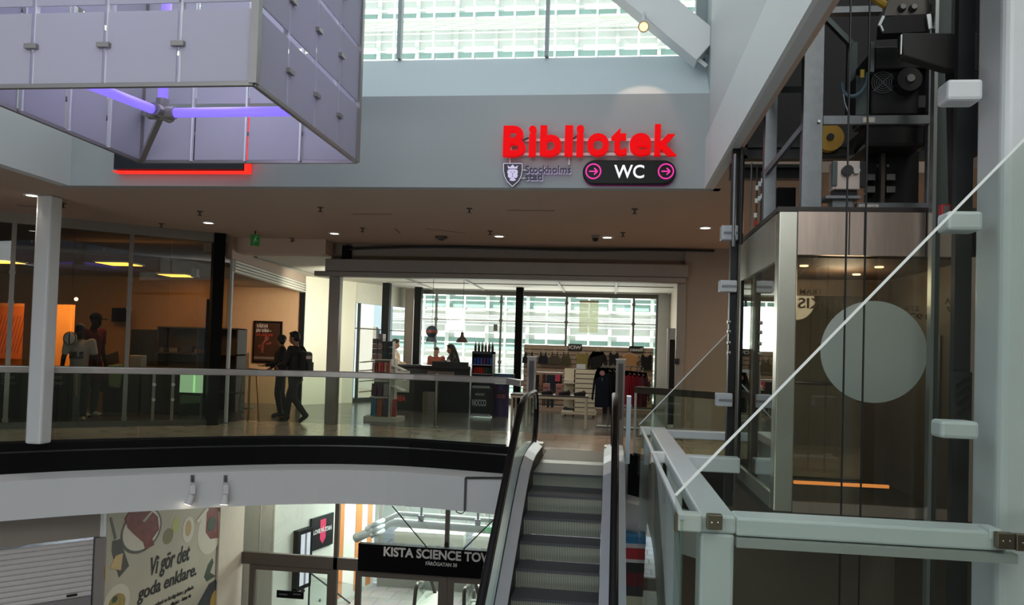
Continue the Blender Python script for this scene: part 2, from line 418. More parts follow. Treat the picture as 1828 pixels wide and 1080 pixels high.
s = MB(); s.box(-18, 8, -5.2, -5, -5, 9); s.box(-18.2, -18, -5.2, 23.5, -5, 3.7); s.box(8, 8.2, -5.2, 23.5, -5, 3.7)
s.box(-18.2, -7.35, 9.75, 9.9, 3.67, 9); s.box(-18.2, -18, -5, 9.9, 3.6, 9); s.box(1.28, 8.2, 9.75, 9.9, 3.67, 9); s.box(8, 8.2, -5, 9.9, 3.6, 9)
struct('wall_rear', s, mat('rear_wall', '#8d8780', .7))

# clerestory
def glazing(name, frame, fm, panes, gm):
    o = struct(name, frame, fm)
    for p in panes: p.build('pane', gm, o)
    return o
f = MB(); zs = 5.44
for x in (-6.95, -4.945, -2.94, -.93): f.box(x-.025, x+.025, 10.22, 10.34, zs, 9)
f.box(.99, 1.12, 10.15, 10.34, zs-.1, 9); f.box(1.12, 1.2, 9.6, 10.34, 4.6, 9)
xs = [-7.2, -6.95, -4.945, -2.94, -.93, .99]
glazing('window_1', f, mat('window_frame_paint', '#8f999b', .45), [MB().box(a+.035, b-.035, 10.275, 10.285, zs+.02, 9) for a, b in zip(xs, xs[1:])], GLASS)

# raking roof beam across the clerestory
pa, pb = at(1050, -82, Y=9.85), at(1262, 92, Y=9.85)
o = MB().bar(pa, pb, .30, .42, (0, 0, 1)).bar(pa+Vector((0, -.04, -.2)), pb+Vector((0, -.04, -.2)), .02, .05).build('roof_beam', WHITE, bevel=.02)
tag(o, 'thick white raking roof beam crossing the right end of the high window', 'beam')

# column beside the balustrade
o = MB().box(-8.18, -7.94, 10.22, 10.46, 0, ZC).build('column', WHITE, bevel=.03)
o['kind'] = 'structure'
for zz in (0,): pass

# outlet shop behind the left storefront
SF0, SF1 = Vector((-13.2, 9.1, 0)), Vector((-7.16, 13.86, 0))
sd = (SF1-SF0).normalized()
def sf(px, py): return on_wall(px, py, SF0, SF1)
ORANGE = mat('warm_wall', '#b58a62', .7)
OUTF = mat('outlet_floor', '#2a2724', .35)
struct('floor_outlet', slab([SF0+Vector((0, .03, 0)), SF1+Vector((0, .03, 0)), (-7.16, 14.9), (-9.9, 19.5), (-18, 19.5), (-18, 9.1)], 0, .012), OUTF)
f = MB()
for px, py in ((9, 755), (221, 752)):
    p = sf(px, py); f.bar((p.x, p.y, 0.1), (p.x, p.y, 3.42), .05, .07, sd)
    for z in (.12, .95, 2.05, 2.55): f.bar((p.x, p.y, z), (p.x, p.y, z+.05), .075, .09, sd)
p3 = SF1-sd*.14
f.wallbox(SF0, SF1, 3.38, 3.55, .14)
kick = MB().wallbox(SF0, SF1, 0, .10, .09)
o = struct('window_2', f, mat('mullion_grey', '#8c877f', .4, .6))
a, b = sf(9, 755), sf(221, 752)
mids = [SF0, a, a.lerp(b, .5), b, b.lerp(p3, .45), p3]
for u, v in zip(mids, mids[1:]):
    u = Vector((u.x, u.y, 0)); v = Vector((v.x, v.y, 0)); d = (v-u).normalized()*.008
    MB().wallbox(u+d, v-d, .10, 3.38, .012).build('pane', GLASSS, o)
struct('baseboard_storefront', kick, mat('kick_plate', '#6d6a64', .35, .8))
struct('trim_7', MB().bar((p3.x, p3.y, 0), (p3.x, p3.y, ZC), .24, .2, sd), BLACKP)
# outlet ceiling, back wall with two openings, poster room
struct('ceiling_outlet', slab([SF0+Vector((0, .35, 0)), SF1+Vector((-.1, .35, 0)), (-7.4, 14.4), (-7.95, 19.5), (-18, 19.5), (-18, 9.5)], 3.0, 3.06), mat('outlet_ceiling', '#8f877c', .8))
YB = 17.0
def bx(px, py): return at(px, py, Y=YB)
w = MB()
d0, d1 = bx(82, 600).x, bx(132, 600).x; e0, e1 = bx(-60, 600).x, bx(41, 600).x; zt = bx(100, 543).z
w.box(-18, e0, YB, YB+.1, 0, 3.36); w.box(e1, d0, YB, YB+.1, 0, 3.36); w.box(d1, -8.75, YB, YB+.1, 0, 3.36); w.box(e0, e1, YB, YB+.1, zt, 3.36); w.box(d0, d1, YB, YB+.1, zt, 3.36)
struct('wall_outlet_back', w, ORANGE)
w = MB(); w.box(-18, -10.6, 19.1, 19.2, 0, 3.36); w.wallbox((-8.75, 17.05), (-10.5, 19.4), 0, 3.36, .08)
struct('wall_outlet_room', w, mat('inner_room_wall', '#d9a25e', .7))
struct('wall_poster', MB().box(-10.6, -7.92, 19.35, 19.45, 0, 3.36), mat('poster_wall', '#b08c6a', .7))
PA, PB = Vector((-7.2, 14.05, 0)), Vector((-7.86, 19.35, 0))
zl1 = on_wall(425, 467, PA, PB).z
w = MB().wallbox(PA, PB, zl1, ZC, .12); w.box(-7.86, -5.4, 14.3, 14.72, 3.27, ZC)
struct('wall_bulkhead', w, SOFFIT)
o = MB().wallbox(PB+Vector((.01, -.06, 0)), PB+Vector((0, .0, 0)), 0, zl1, .13).build('trim_8', BLACKP); o['kind'] = 'structure'
o = MB().bar(PA+Vector((0, .14, 0)), PA+Vector((0, .14, ZC)), .05, .06).build('trim_9', WHITE); o['kind'] = 'structure'
# sunlit white wall and slanted glazing of the sports shop
WA, WB, WC_ = (-7.86, 19.42), (-7.0, 20.9), (-5.95, 23.1)
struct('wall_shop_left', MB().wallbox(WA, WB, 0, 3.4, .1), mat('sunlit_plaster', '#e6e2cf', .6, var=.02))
f = MB(); f.wallbox(WB, WC_, 0, .12, .1)
def along(p, q, t): return (p[0]+(q[0]-p[0])*t, p[1]+(q[1]-p[1])*t)
for t in (.0, .08, .55, 1.0):
    q = along(WB, WC_, t); f.bar((q[0], q[1], 0), (q[0], q[1], 2.8), .07 if t < .2 else .04, .08)
q0, q1 = along(WB, WC_, .0), along(WB, WC_, 1); f.bar((*q0, 2.05), (*q1, 2.05), .03, .03)
glazing('window_3', f, mat('frame_dark', '#28261f', .5), [MB().wallbox(along(WB, WC_, .1), along(WB, WC_, .54), .12, 2.75, .012), MB().wallbox(along(WB, WC_, .56), along(WB, WC_, .99), .12, 2.75, .012)], GLASS)
struct('trim_17', MB().wallbox(WB, WC_, 2.75, 3.4, .12), mat('cream_header', '#d6d3c2', .4))
YG = 23.1
f = MB(); f.box(-5.95, 1.7, YG, YG+.06, 0, .15); f.box(-5.95, 1.7, YG, YG+.08, 3.2, 3.4)
gx = [-5.9] + [at(px, 600, Y=YG).x for px in (777, 893, 1010, 1130)] + [1.35]
for x in gx: f.box(x-.03, x+.03, YG, YG+.07, .15, 3.2)
zt_ = at(880, 573, Y=YG).z
for x in gx[1:5]:
    for z in (1.2, zt_, 3.0): f.box(x-.05, x+.05, YG-.02, YG+.09, z-.02, z+.06)
o = glazing('window_4', f, mat('frame_grey', '#77766f', .5), [MB().box(a+.03, b-.03, YG+.03, YG+.042, .15, 3.2) for a, b in zip(gx, gx[1:])], GLASS)
MB().box(gx[0], gx[-1], YG, YG+.05, zt_, zt_+.025).build('transom', mat('rust_rail', '#8d6a55', .6), o)
struct('wall_shop_right', MB().box(1.7, 1.8, 15.1, 23.3, 0, 3.4), mat('beige_wall', '#b5a48f', .7))
f = MB(); f.box(1.38, 1.7, YG-.1, YG+.05, 0, 3.4)
struct('trim_10', f, mat('white_jamb', '#dfe2e2', .6))
struct('ceiling_shop', MB().box(-7.9, 1.8, 15.1, 23.3, 3.32, 3.42), mat('shop_ceiling', '#c9c5b8', .8))
tb = MB()
for px in (640, 760, 850, 1000, 1100): 
    p = at(px, 510, Z=3.31); tb.box(p.x-.03, p.x+.03, 15.3, 22.9, 3.29, 3.32)
for y in (16.5, 18.5, 20.5, 22.5): tb.box(-6, 1.6, y-.02, y+.02, 3.3, 3.32)
struct('trim_11', tb, mat('ceiling_grid', '#8a867a', .6))
struct('wall_shop_front', MB().box(1.36, 8, 14.85, 15.05, 0, ZC).box(-5.52, 1.36, 14.95, 15.1, 3.2, ZC), mat('taupe_wall', '#8f8377', .75))
# roller-grille portal of the sports shop
f = MB(); f.box(-5.52, 1.40, 14.62, 14.95, 2.98, 3.22); f.box(-5.72, 1.36, 14.58, 14.84, 2.88, 2.975)
f.box(-5.46, -5.24, 14.72, 14.9, 0, 2.9); f.box(1.22, 1.38, 14.72, 14.9, 0, 2.9)
struct('door_1', f, ALUD, bevel=.012)
f = MB()
for px, Y in ((688, 21.0), (745, 22.2), (926, 21.6)):
    p = at(px, 600, Y=Y); f.box(p.x-.1, p.x+.1, Y-.1, Y+.1, 0, 3.35)
struct('trim_12', f, BLACKP)
f = MB(); p = at(731, 600, Y=22.6); f.box(p.x-.14, p.x+.12, 22.5, 22.7, 0, 3.3)
struct('trim_13', f, BRONZE)
struct('wall_lift_pit', MB().box(1.2, 3.0, 8.2, 8.3, -4.9, .28).box(2.85, 3.0, 5.2, 8.2, -4.9, .28), mat('pit_wall', '#6a5d50', .6))
# lift lobby: far wall behind the lift
struct('wall_lift_lobby', MB().box(7.9, 8, 8.7, 14.9, 0, ZC), mat('lobby_wall', '#5d534a', .7))

# ------------------------------------------------ lower storey
YL = 15.2
PC = at(430, 1000, Y=YL); pd = Vector((math.sin(R(5)), math.cos(R(5)), 0))
P1 = on_wall(387, 1000, PC, PC+pd); P0 = on_wall(188, 1000, PC, PC+pd); P0.z = P1.z = 0.0
struct('wall_lower_left', MB().wallbox(P1-pd*.0, PC, -4.9, -1.06, .08), mat('cream_wall', '#cdc0ae', .6))
struct('wall_lower_poster', MB().wallbox(P0-Vector((.05, 0, 0)), P1-Vector((.05, 0, 0)), -4.9, -1.06, .06), mat('poster_backing', '#b8b2a2', .6))
sh = Vector((math.sin(R(43)), math.cos(R(43)), 0)); S1 = Vector((P0.x-.04, P0.y, 0)); S0 = S1-sh*3.0
def sw(px, py): return on_wall(px, py, S0, S1)
zsh = sw(80, 960).z
w = MB().wallbox(S0-sh*3, S1, sw(100, 965).z, -1.06, .1)
struct('wall_lower_shutter', w, mat('warm_grey_wall', '#8d857c', .6))
struct('trim_14', MB().bar(S1+Vector((0, -.04, -4.9)), S1+Vector((0, -.04, -1.06)), .09, .09), WHITE)
f = MB(); zh0, zh1 = at(500, 1002, Y=YL).z, at(500, 990, Y=YL).z
zh0 -= .08
x430 = PC.x; 
def lx(px): return at(px, 1000, Y=YL).x
for px, wd in ((430, .07), (600, .08), (797, .08)): f.box(lx(px)-wd/2, lx(px)+wd/2, YL-.05, YL+.05, -4.9, -1.06)
f.box(lx(430), 1.5, YL-.05, YL+.05, zh0, zh1+.02)
o = struct('window_5', f, BRONZE)
for a, b in ((430, 600), (600, 797), (797, 1000)): MB().box(lx(a)+.05, lx(b)-.05, YL-.006, YL+.006, zh1+.03, -1.08).build('pane', GLASS, o)
for n_, (a, b) in enumerate(((452, 592), (641, 790), (806, 960))):
    f = MB(); xa, xb = lx(a), lx(b)
    f.box(xa-.05, xa+.06, YL-.045, YL+.045, -4.9, zh0-.01); f.box(xb-.06, xb+.05, YL-.045, YL+.045, -4.9, zh0-.01); f.box(xa+.06, xb-.06, YL-.045, YL+.045, zh0-.1, zh0-.01)
    glazing('door_%d' % (n_+2), f, BRONZE, [MB().box(xa+.06, xb-.06, YL-.006, YL+.006, -4.85, zh0-.1)], GLASS)
# lobby beyond the lower doors
Xl = at(488, 1000, Y=16.7).x
MARB = mat('pale_stone', '#cfd0c6', .4, var=.14, scale=1.3)
LA = Vector((Xl, 16.7, 0)); LB = at(667, 1000, Y=20.8); LB.z = 0
LD = (LB-LA).normalized(); LN = Vector((LD.y, -LD.x, 0))
def lwp(px, py):
    q = on_wall(px, py, LA, LB); return ((Vector((q.x, q.y, 0))-LA).dot(LD), q.z)
w = MB().wallbox(LA-LN*.05, LB-LN*.05, -4.9, -1.06, .1)
struct('wall_lobby_left', w, MARB)
w = MB().box(at(425, 1000, Y=16.7).x-.6, Xl, 16.7, 16.8, -4.9, -1.06)
for px in (462, 486): p = at(px, 1000, Y=16.69); w.box(p.x-.006, p.x+.006, 16.685, 16.7, -4.9, -1.06)
struct('wall_lobby_panel', w, mat('cream_panel', '#d3cec0', .55))
w = MB()
for px0, px1, zt in ((600, 613, -1.06), (634, 645, -1.06), (655, 663, -2.35)):
    ya, yb = lwp(px0, 960)[0], lwp(px1, 960)[0]; zz = -1.9 if zt < -2 else -1.4
    w.prism([(ya, -4.8), (yb, -4.8), (yb, zz), (ya, zz)], .03, LA+LN*.012, LD, (0, 0, 1))
struct('trim_15', w, mat('copper_panel', '#d08a52', .45, .2))
# end glazing
YE = 20.8
f = MB()
def ex(px): return at(px, 1000, Y=YE).x
for px in (678, 716, 782, 826, 862, 905): f.box(ex(px)-.05, ex(px)+.05, YE-.05, YE+.05, -4.9, -1.06)
f.box(ex(678), 2.5, YE-.04, YE+.04, -4.9, -4.3)
o = struct('window_6', f, mat('lobby_frame', '#8d8f88', .5, .3))
for a, b in ((678, 716), (716, 782), (782, 826), (826, 862), (862, 905)): MB().box(ex(a)+.05, ex(b)-.05, YE-.006, YE+.006, -4.3, -1.08).build('pane', GLASS, o)
f = MB()
za, zb = at(740, 948, Y=YE-.4).z, at(740, 968, Y=YE-.4).z
f.box(at(707, 960, Y=YE-.4).x, at(830, 960, Y=YE-.4).x, YE-.6, YE-.2, zb, za+.02); f.box(at(845, 960, Y=YE-.4).x, at(960, 960, Y=YE-.4).x, YE-.6, YE-.2, zb, za+.02)
struct('trim_16', f, mat('header_box', '#a9aa9f', .6))
struct('wall_lobby_right', MB().box(2.5, 2.6, 15.2, 21.0, -4.9, -1.06), MARB)

struct('wall_lower_right', MB().box(.42, 8, 12.5, 12.6, -4.9, -1.06), mat('brown_wall', '#7d6654', .6))
# ------------------------------------------------ buildings across the street
FW_ = mat('facade_panel', '#e3e4de', .6, var=.03)
b = thing('office_building', 'long pale office building with stacked sunshade galleries across the street', 'building', (0, 46, -5))
MB().box(-45, 40, 46, 50, -5, 26).build('facade_wall', FW_, b)
PITCHF = 2.45
win = mat('facade_window', '#86a39b', .2, .0, var=.25, scale=.4)
dark = mat('facade_shade_slat', '#cfd6cc', .5)
for k in range(12):
    z = -3.2+k*PITCHF
    w = MB(); w.box(-44, 39, 45.9, 46.05, z, z+.62); w.build('window_band', win, b)
    g = MB(); g.box(-44, 39, 44.9, 45.9, z-.22, z-.12); g.box(-44, 39, 44.85, 44.9, z+.9, z+.95); g.box(-44, 39, 44.85, 44.9, z+1.35, z+1.4); g.box(-44, 39, 44.85, 44.9, z+.3, z+.36)
    g.build('gallery', FW_, b)
    s_ = MB()
    for j in range(5): s_.box(-44, 39, 44.75, 44.86, z+1.55+j*.09, z+1.59+j*.09)
    s_.build('sunshade', dark, b)
for i in range(34):
    x = -42+i*2.4
    MB().box(x-.05, x+.05, 44.8, 44.92, -5, 26).box(x+1.1, x+1.3, 45.7, 45.95, -5, 26).build('post', FW_, b)
b = thing('street_canopy', 'low pale canopy outside beyond the lower lobby glass', 'canopy', (-3, 24, -5))
MB().box(-12, 5, 23.2, 26, -3.7, -1.9).build('fascia_board', FW_, b)
for x in (-9, -5.5, -2, 1.5): MB().box(x-.08, x+.08, 24, 24.2, -5, -3.7).build('post', FW_, b)
b = thing('stone_wing', 'pale stone wing with narrow openings outside the slanted shop window', 'building', (-11.5, 28, -5))
MB().box(-20, -8.2, 28, 29, -5, 9).build('wall', mat('wing_stone', '#8795a0', .6, var=.08, scale=.6), b)
p = at(655, 640, Y=28); MB().box(p.x-.35, p.x+.35, 27.9, 28, -.6, 2.3).build('doorway', mat('wing_opening', '#7d7468', .6), b)
# ================================================================== ATRIUM THINGS
def prect(mb, x0, y0, x1, y1, Y, dep):
    """box whose front face at plane Y covers the given photograph rectangle"""
    c = at((x0+x1)/2, (y0+y1)/2, Y=Y); l = at(x0, (y0+y1)/2, Y=Y).x; r = at(x1, (y0+y1)/2, Y=Y).x
    t = at((x0+x1)/2, y0, Y=Y).z; b = at((x0+x1)/2, y1, Y=Y).z
    mb.box(l, r, Y, Y+dep, b, t); return mb

# ------------------------------------------------ hanging frosted-panel light
X0, X1, Y0, Y1, ZB = -4.98, -2.62, 5.38, 7.70, 3.40
N, ROWS, GAP = 4, 3, .035
pw = (X1-X0)/N; ph = .575
t = thing('pendant_light', 'huge cube pendant of frosted panels lit violet from inside, hanging at upper left', 'light', ((X0+X1)/2, (Y0+Y1)/2, ZB))
FRAMEG = mat('pendant_frame_grey', '#8f8c8c', .4, .5)
ZT = ZB+ROWS*ph
for (a, b_) in (((X0, Y0), (X1, Y0)), ((X1, Y0), (X1, Y1)), ((X1, Y1), (X0, Y1)), ((X0, Y1), (X0, Y0))):
    for z in (ZB, ZT): MB().bar((a[0], a[1], z), (b_[0], b_[1], z), .035, .03).build('frame_rail', FRAMEG, t)
for (x, y) in ((X0, Y0), (X1, Y0), (X1, Y1), (X0, Y1)):
    MB().box(x-.03, x+.03, y-.03, y+.03, ZB, ZT).build('corner_post', FRAMEG, t)
faces = [((X0, Y0), (1, 0), (0, -1)), ((X1, Y0), (0, 1), (1, 0)), ((X0, Y1), (1, 0), (0, 1)), ((X0, Y0), (0, 1), (-1, 0))]
for (ox, oy), (dx, dy), (nx, ny) in faces:
    L = (X1-X0) if dx else (Y1-Y0); w_ = L/N
    for i in range(N):
        for r_ in range(ROWS):
            a, b_ = i*w_+GAP/2, (i+1)*w_-GAP/2
            p = Vector((ox+dx*a, oy+dy*a, 0)); q = Vector((ox+dx*b_, oy+dy*b_, 0))
            MB().wallbox(p, q, ZB+.02+r_*ph+(GAP/2 if r_ else 0), ZB+(r_+1)*ph-GAP/2, .012).build('frosted_panel', FROST, t)
    for i in range(1, N):
        p = Vector((ox+dx*i*w_-nx*.03, oy+dy*i*w_-ny*.03, 0))
        MB().bar(p+Vector((0, 0, ZB)), p+Vector((0, 0, ZT)), .02, .03, (nx, ny, 0)).build('panel_fin', mat('fin_white', '#d5d4da', .4), t)
    for i in range(0, N+1):
        for r_ in range(ROWS):
            for s_ in ((1,) if i < N and i > 0 else (0,)):
                p = Vector((ox+dx*i*w_+nx*.02, oy+dy*i*w_+ny*.02, ZB+(r_+.52)*ph))
                if s_: MB().cbox(p, (.10 if dx else .04, .10 if dy else .04, .035)).build('clip', FRAMEG, t)
HUB = Vector((-3.93, 6.36, 3.50))
tube_m = mat('violet_tube', '#8f7bf0', .4, emit='#8b76ff', strength=.9)
e1 = at(150, 147, Z=3.50); e1 = HUB+(e1-HUB)*1.0
for e in (e1, Vector((X1+.0-.06, HUB.y-.02, 3.50)), HUB+Vector((0, 0, 1.6))):
    d = (e-HUB).normalized(); MB().cyl(HUB+d*.09, e, .042, seg=14).build('light_tube', tube_m, t, smooth=True)
hb = MB()
hb.sphere(HUB, .065)
for d in ((1, 0, 0), (-1, 0, 0), (0, 1, 0), (0, -1, 0), (0, 0, 1), tuple((e1-HUB).normalized())): hb.cyl(HUB, HUB+Vector(d)*.12, .055, seg=14)
hb.build('hub', mat('cast_aluminium', '#a3a09e', .4, .6), t)
for e in (Vector((X0+.05, Y1-.05, ZB+.02)), Vector((X0+.05, Y1-.05, ZB+.5))):
    MB().bar(HUB, e, .05, .05).build('strut', mat('cast_aluminium', '#a3a09e'), t)
lp = bpy.data.lights.new('violet_glow', 'POINT'); lp.energy = 32; lp.color = (.78, .7, 1.0); lp.shadow_soft_size = .5
lo = bpy.data.objects.new('violet_glow', lp); COL.objects.link(lo); lo.location = (-3.75, 6.5, 4.2)
r_ = MB()
for (x, y) in ((X0+.2, Y0+.2), (X1-.2, Y0+.2), (X0+.2, Y1-.2), (X1-.2, Y1-.2)): r_.cyl((x, y, ZT), (x, y, 9.0), .012, seg=8); r_.bar((x, y, ZT+.01), (X0 if x < -3.8 else X1, y, ZT+.01), .02, .02)
r_.build('suspension_rod', STEEL, t)

# ------------------------------------------------ signs on the white back wall
def fz(px, py, Y=9.5): return at(px, py, Y=Y)
def fbox(x0, y0, x1, y1, Y=9.5):
    l, r = at(x0, (y0+y1)/2, Y=Y).x, at(x1, (y0+y1)/2, Y=Y).x
    return (l, r, at((x0+x1)/2, y1, Y=Y).z, at((x0+x1)/2, y0, Y=Y).z)
p, q = fz(205, 308), fz(447, 215); 
t = thing('wall_sign', 'dark navy wall sign with red glowing edge, half hidden behind the pendant cube', 'sign', (p.x, 9.6, p.z))
x0, x1, z0, z1 = p.x, q.x, p.z, 4.55
MB().box(x0, x1-.05, 9.47, 9.598, z0+.04, z1).build('board', mat('navy_board', '#0d1220', .4), t)
NEON = mat('red_edge_light', '#ff2a1a', .4, emit='#ff2010', strength=1.2)
MB().box(x0, x1, 9.46, 9.58, z0, z0+.016).box(x1-.035, x1, 9.46, 9.58, z0+.016, z1).build('edge_light', NEON, t)

t = thing('library_sign', 'big red illuminated sign letters reading Bibliotek on the white wall', 'sign', (-.3, 9.6, 3.9))
RED = mat('sign_red', '#c8060e', .5, emit='#ff060c', strength=.5, spec=.08)
def zb(x): return 890+x/5.54
def zy(y): return 210+y/5.54
for ch, a, b_, u, v in (('B', 45, 265, 78, 380), ('i', 297, 370, 78, 378), ('b', 410, 622, 75, 380), ('l', 655, 732, 75, 375), ('i', 768, 842, 72, 378), ('o', 875, 1092, 152, 375), ('t', 1115, 1270, 100, 370), ('e', 1297, 1512, 150, 372), ('k', 1545, 1765, 62, 372)):
    bxx = fbox(zb(a), zy(u), zb(b_), zy(v), 9.44)
    text('letter', ch, bxx, RED, t, o=(0, 9.52, 0), depth=.08, bold=.026)
rl = MB()
for y in (222, 362):
    u, v = fz(zb(60), zy(y), 9.55), fz(zb(1700), zy(y), 9.55); rl.box(u.x, v.x, 9.535, 9.56, u.z-.02, u.z+.015)
for x in (120, 700, 1300, 1650):
    u = fz(zb(x), zy(222)); v = fz(zb(x), zy(362)); rl.box(u.x-.012, u.x+.012, 9.56, 9.6, v.z, u.z)
rl.build('mounting_rail', mat('rail_white', '#c9c9c9', .5, .3), t)
for a, b_, u, v in ((240, 300, 225, 200), (735, 775, 212, 185)): MB().bar(fz(zb(a), zy(u), 9.53), fz(zb(b_), zy(v), 9.53), .02, .02).build('cable', BLACK, t)
for x in (115, 700): 
    u, v = fz(zb(x), zy(390), 9.57), fz(zb(x), zy(470), 9.57); MB().box(u.x-.01, u.x+.01, 9.56, 9.6, v.z, u.z).build('hanger', mat('rail_white', '#c9c9c9'), t)

t = thing('city_crest_sign', 'dark shield crest with crowned head beside two small lines of lettering', 'sign', (-1.2, 9.6, 3.6))
def fp(x, y, Y=9.5): v = fz(zb(x), zy(y), Y); return (v.x, v.z)
sh_ = [fp(48, 450), fp(232, 450), fp(232, 520), fp(222, 575), fp(195, 625), fp(135, 678), fp(82, 625), fp(58, 575), fp(48, 520)]
MB().prism(sh_, .06, (0, 9.52, 0)).build('shield', mat('shield_dark', '#26242b', .4), t)
rim = MB()
for i in range(len(sh_)):
    a, b_ = sh_[i], sh_[(i+1) % len(sh_)]; rim.bar((a[0], 9.519, a[1]), (b_[0], 9.519, b_[1]), .008, .012, (0, 1, 0))
rim.build('shield_rim', mat('crest_white', '#e4dcf2', .4, emit='#d8c8ff', strength=.25), t)
CW = mat('crest_white', '#e4dcf2')
hd = MB()
for i, (x, y, rx, ry) in enumerate(((138, 545, 38, 58), (105, 535, 20, 26), (170, 535, 20, 26), (108, 570, 18, 24), (170, 570, 18, 24), (138, 610, 32, 14))):
    c_ = fz(zb(x), zy(y)); k = 9.5/1400/5.54; hd.prism(disc(c_.x, c_.z, rx*k, ry*k, 18), .012, (0, 9.508+.0012*i, 0))
hd.prism([fp(95, 505), fp(88, 470), fp(112, 488), fp(138, 462), fp(164, 488), fp(192, 470), fp(182, 505)], .012, (0, 9.505, 0))
hd.build('crowned_head', CW, t)
fc = MB()
dk = lambda x, y, rx, ry: fc.prism(disc(fz(zb(x), zy(y)).x, fz(zb(x), zy(y)).z, rx*9.5/7756, ry*9.5/7756, 10), .003, (0, 9.503, 0))
for a in ((123, 535, 7, 3), (153, 535, 7, 3), (138, 555, 3, 12), (138, 578, 9, 3)): dk(*a)
fc.bar(fz(zb(95), zy(507), 9.503), fz(zb(182), zy(507), 9.503), .003, .006)
fc.build('face_marks', mat('shield_dark', '#26242b'), t)
LT = mat('sign_lettering_dark', '#2a2734', .4, .0)
text('lettering', 'Stockholms', fbox(zb(262), zy(472), zb(714), zy(545)), LT, t, o=(0, 9.535, 0), depth=.035, bold=.01)
text('lettering', 'stad', fbox(zb(262), zy(550), zb(432), zy(615)), LT, t, o=(0, 9.535, 0), depth=.035, bold=.01)
text('lettering_edge', 'Stockholms', fbox(zb(266), zy(478), zb(718), zy(551)), CW, t, o=(0, 9.56, 0), depth=.02, bold=.016)
text('lettering_edge', 'stad', fbox(zb(266), zy(556), zb(436), zy(621)), CW, t, o=(0, 9.56, 0), depth=.02, bold=.016)
rl = MB()
for y, a in ((520, 262), (600, 262)):
    u, v = fz(zb(215), zy(y), 9.57), fz(zb(a+40), zy(y), 9.57); rl.box(u.x, v.x, 9.56, 9.6, u.z-.008, u.z+.008)
rl.build('bracket', mat('rail_white', '#c9c9c9'), t)

t = thing('toilet_sign', 'glossy black pill-shaped WC sign with two pink circled arrows', 'sign', (.2, 9.6, 3.8))
a, b_, z0, z1 = fbox(zb(832), zy(420), zb(1755), zy(655)); rr = (z1-z0)/2; zc = (z0+z1)/2
pill = disc(b_-rr, zc, rr, n=16, a0=-PI/2, a1=PI/2) + disc(a+rr, zc, rr, n=16, a0=PI/2, a1=3*PI/2)
MB().prism(pill, .09, (0, 9.50, 0)).build('board', mat('gloss_black_board', '#0b0c09', .3, spec=.15), t, bevel=.01)
PINK = mat('pink_light', '#e23aa5', .4, emit='#ff2fae', strength=.55)
MB().prism([(x, z) for x, z in pill], .02, (0, 9.575, -.012)).build('edge_light', mat('edge_purple', '#6a2358', .4, emit='#a02a80', strength=.12), t)
text('lettering', 'WC', fbox(zb(1143), zy(468), zb(1440), zy(600)), mat('lit_white', '#f4f0f8', .4, emit='#ffffff', strength=.55), t, o=(0, 9.499, 0), depth=.01, bold=.012)
for cx_ in (938, 1655):
    c_ = fz(zb(cx_), zy(532)); ro = 72*9.5/7756
    r_ = MB(); r_.tube([(c_.x+ro*math.cos(2*PI*k/28), 9.494, c_.z+ro*math.sin(2*PI*k/28)) for k in range(28)], .009, 6, closed=True)
    r_.bar((c_.x-.6*ro, 9.494, c_.z), (c_.x+.55*ro, 9.494, c_.z), .012, .014)
    for s_ in (1, -1): r_.bar((c_.x+.1*ro, 9.494, c_.z+s_*.45*ro), (c_.x+.55*ro, 9.494, c_.z), .012, .014)
    r_.build('arrow', PINK, t)

# spot lamp on the raking beam
c_ = at(1149, 47, Y=9.45)
t = thing('spot_lamp', 'warm glowing round spot lamp under the raking white beam', 'lamp', c_)
d = Vector((-.02, -.75, -.45)).normalized()
MB().cyl(c_-d*.12, c_+d*.03, .045, .068, 20).build('housing', mat('lamp_housing', '#b9aa94', .4, .4), t, smooth=False)
MB().cyl(c_+d*.028, c_+d*.036, .05, seg=20).build('lens', mat('warm_lamp', '#ffd9a0', .3, emit='#ffc070', strength=3), t)
MB().bar(c_-d*.1, c_-d*.1+Vector((.0, .15, .22)), .025, .025).build('bracket', BEAMW, t)
for (px, py, w_, e_) in ((1140, 168, .0, 34),):
    sp = bpy.data.lights.new('spot_lamp_beam', 'SPOT'); sp.energy = 14; sp.color = (1, .6, .4); sp.spot_size = R(50); sp.spot_blend = .35; sp.shadow_soft_size = .05
    so = bpy.data.objects.new('spot_lamp_beam', sp); COL.objects.link(so); so.location = c_+Vector((0, -.12, -.05)); so.rotation_euler = Vector((0.02, .22, -1.0)).to_track_quat('-Z', 'Y').to_euler()

# ------------------------------------------------ ceiling fittings on the soffit
dl = None
spots = [(57, 349, 'white round downlight beside the top of the white column'), (372, 398, 'white round downlight over the outlet storefront, left of the green exit sign'),
         (597, 417, 'white round downlight above the left corner of the shop portal'), (891, 422, 'white round downlight in the middle of the soffit, right of the smoke detector'),
         (1084, 424, 'white round downlight next to the dome camera'), (1259, 407, 'white round downlight near the lift rails')]
for i, (px, py, lb) in enumerate(spots):
    p = at(px, py, Z=ZC-.01)
    if dl is None:
        dl = thing('downlight', lb, 'light', (0, 0, 0), group='soffit downlights')
        MB().lathe([(.075, .012), (.075, 0), (.11, .0), (.112, .012)], (0, 0, -.004), 24, cap=False).build('trim_ring', WHITE, dl, local=True)
        MB().lathe([(.0, .004), (.074, .004), (.074, .01), (0, .01)], (0, 0, -.006), 24, cap=False).build('lens', LAMP, dl, local=True)
        dl.location = p
    else: dup(dl, p, lb)
    sp = bpy.data.lights.new('downlight_beam', 'SPOT'); sp.energy = 50; sp.color = (1, .86, .7); sp.spot_size = R(95); sp.spot_blend = .8; sp.shadow_soft_size = .06
    so = bpy.data.objects.new('downlight_beam', sp); COL.objects.link(so); so.location = p-Vector((0, 0, .03))
spk = None
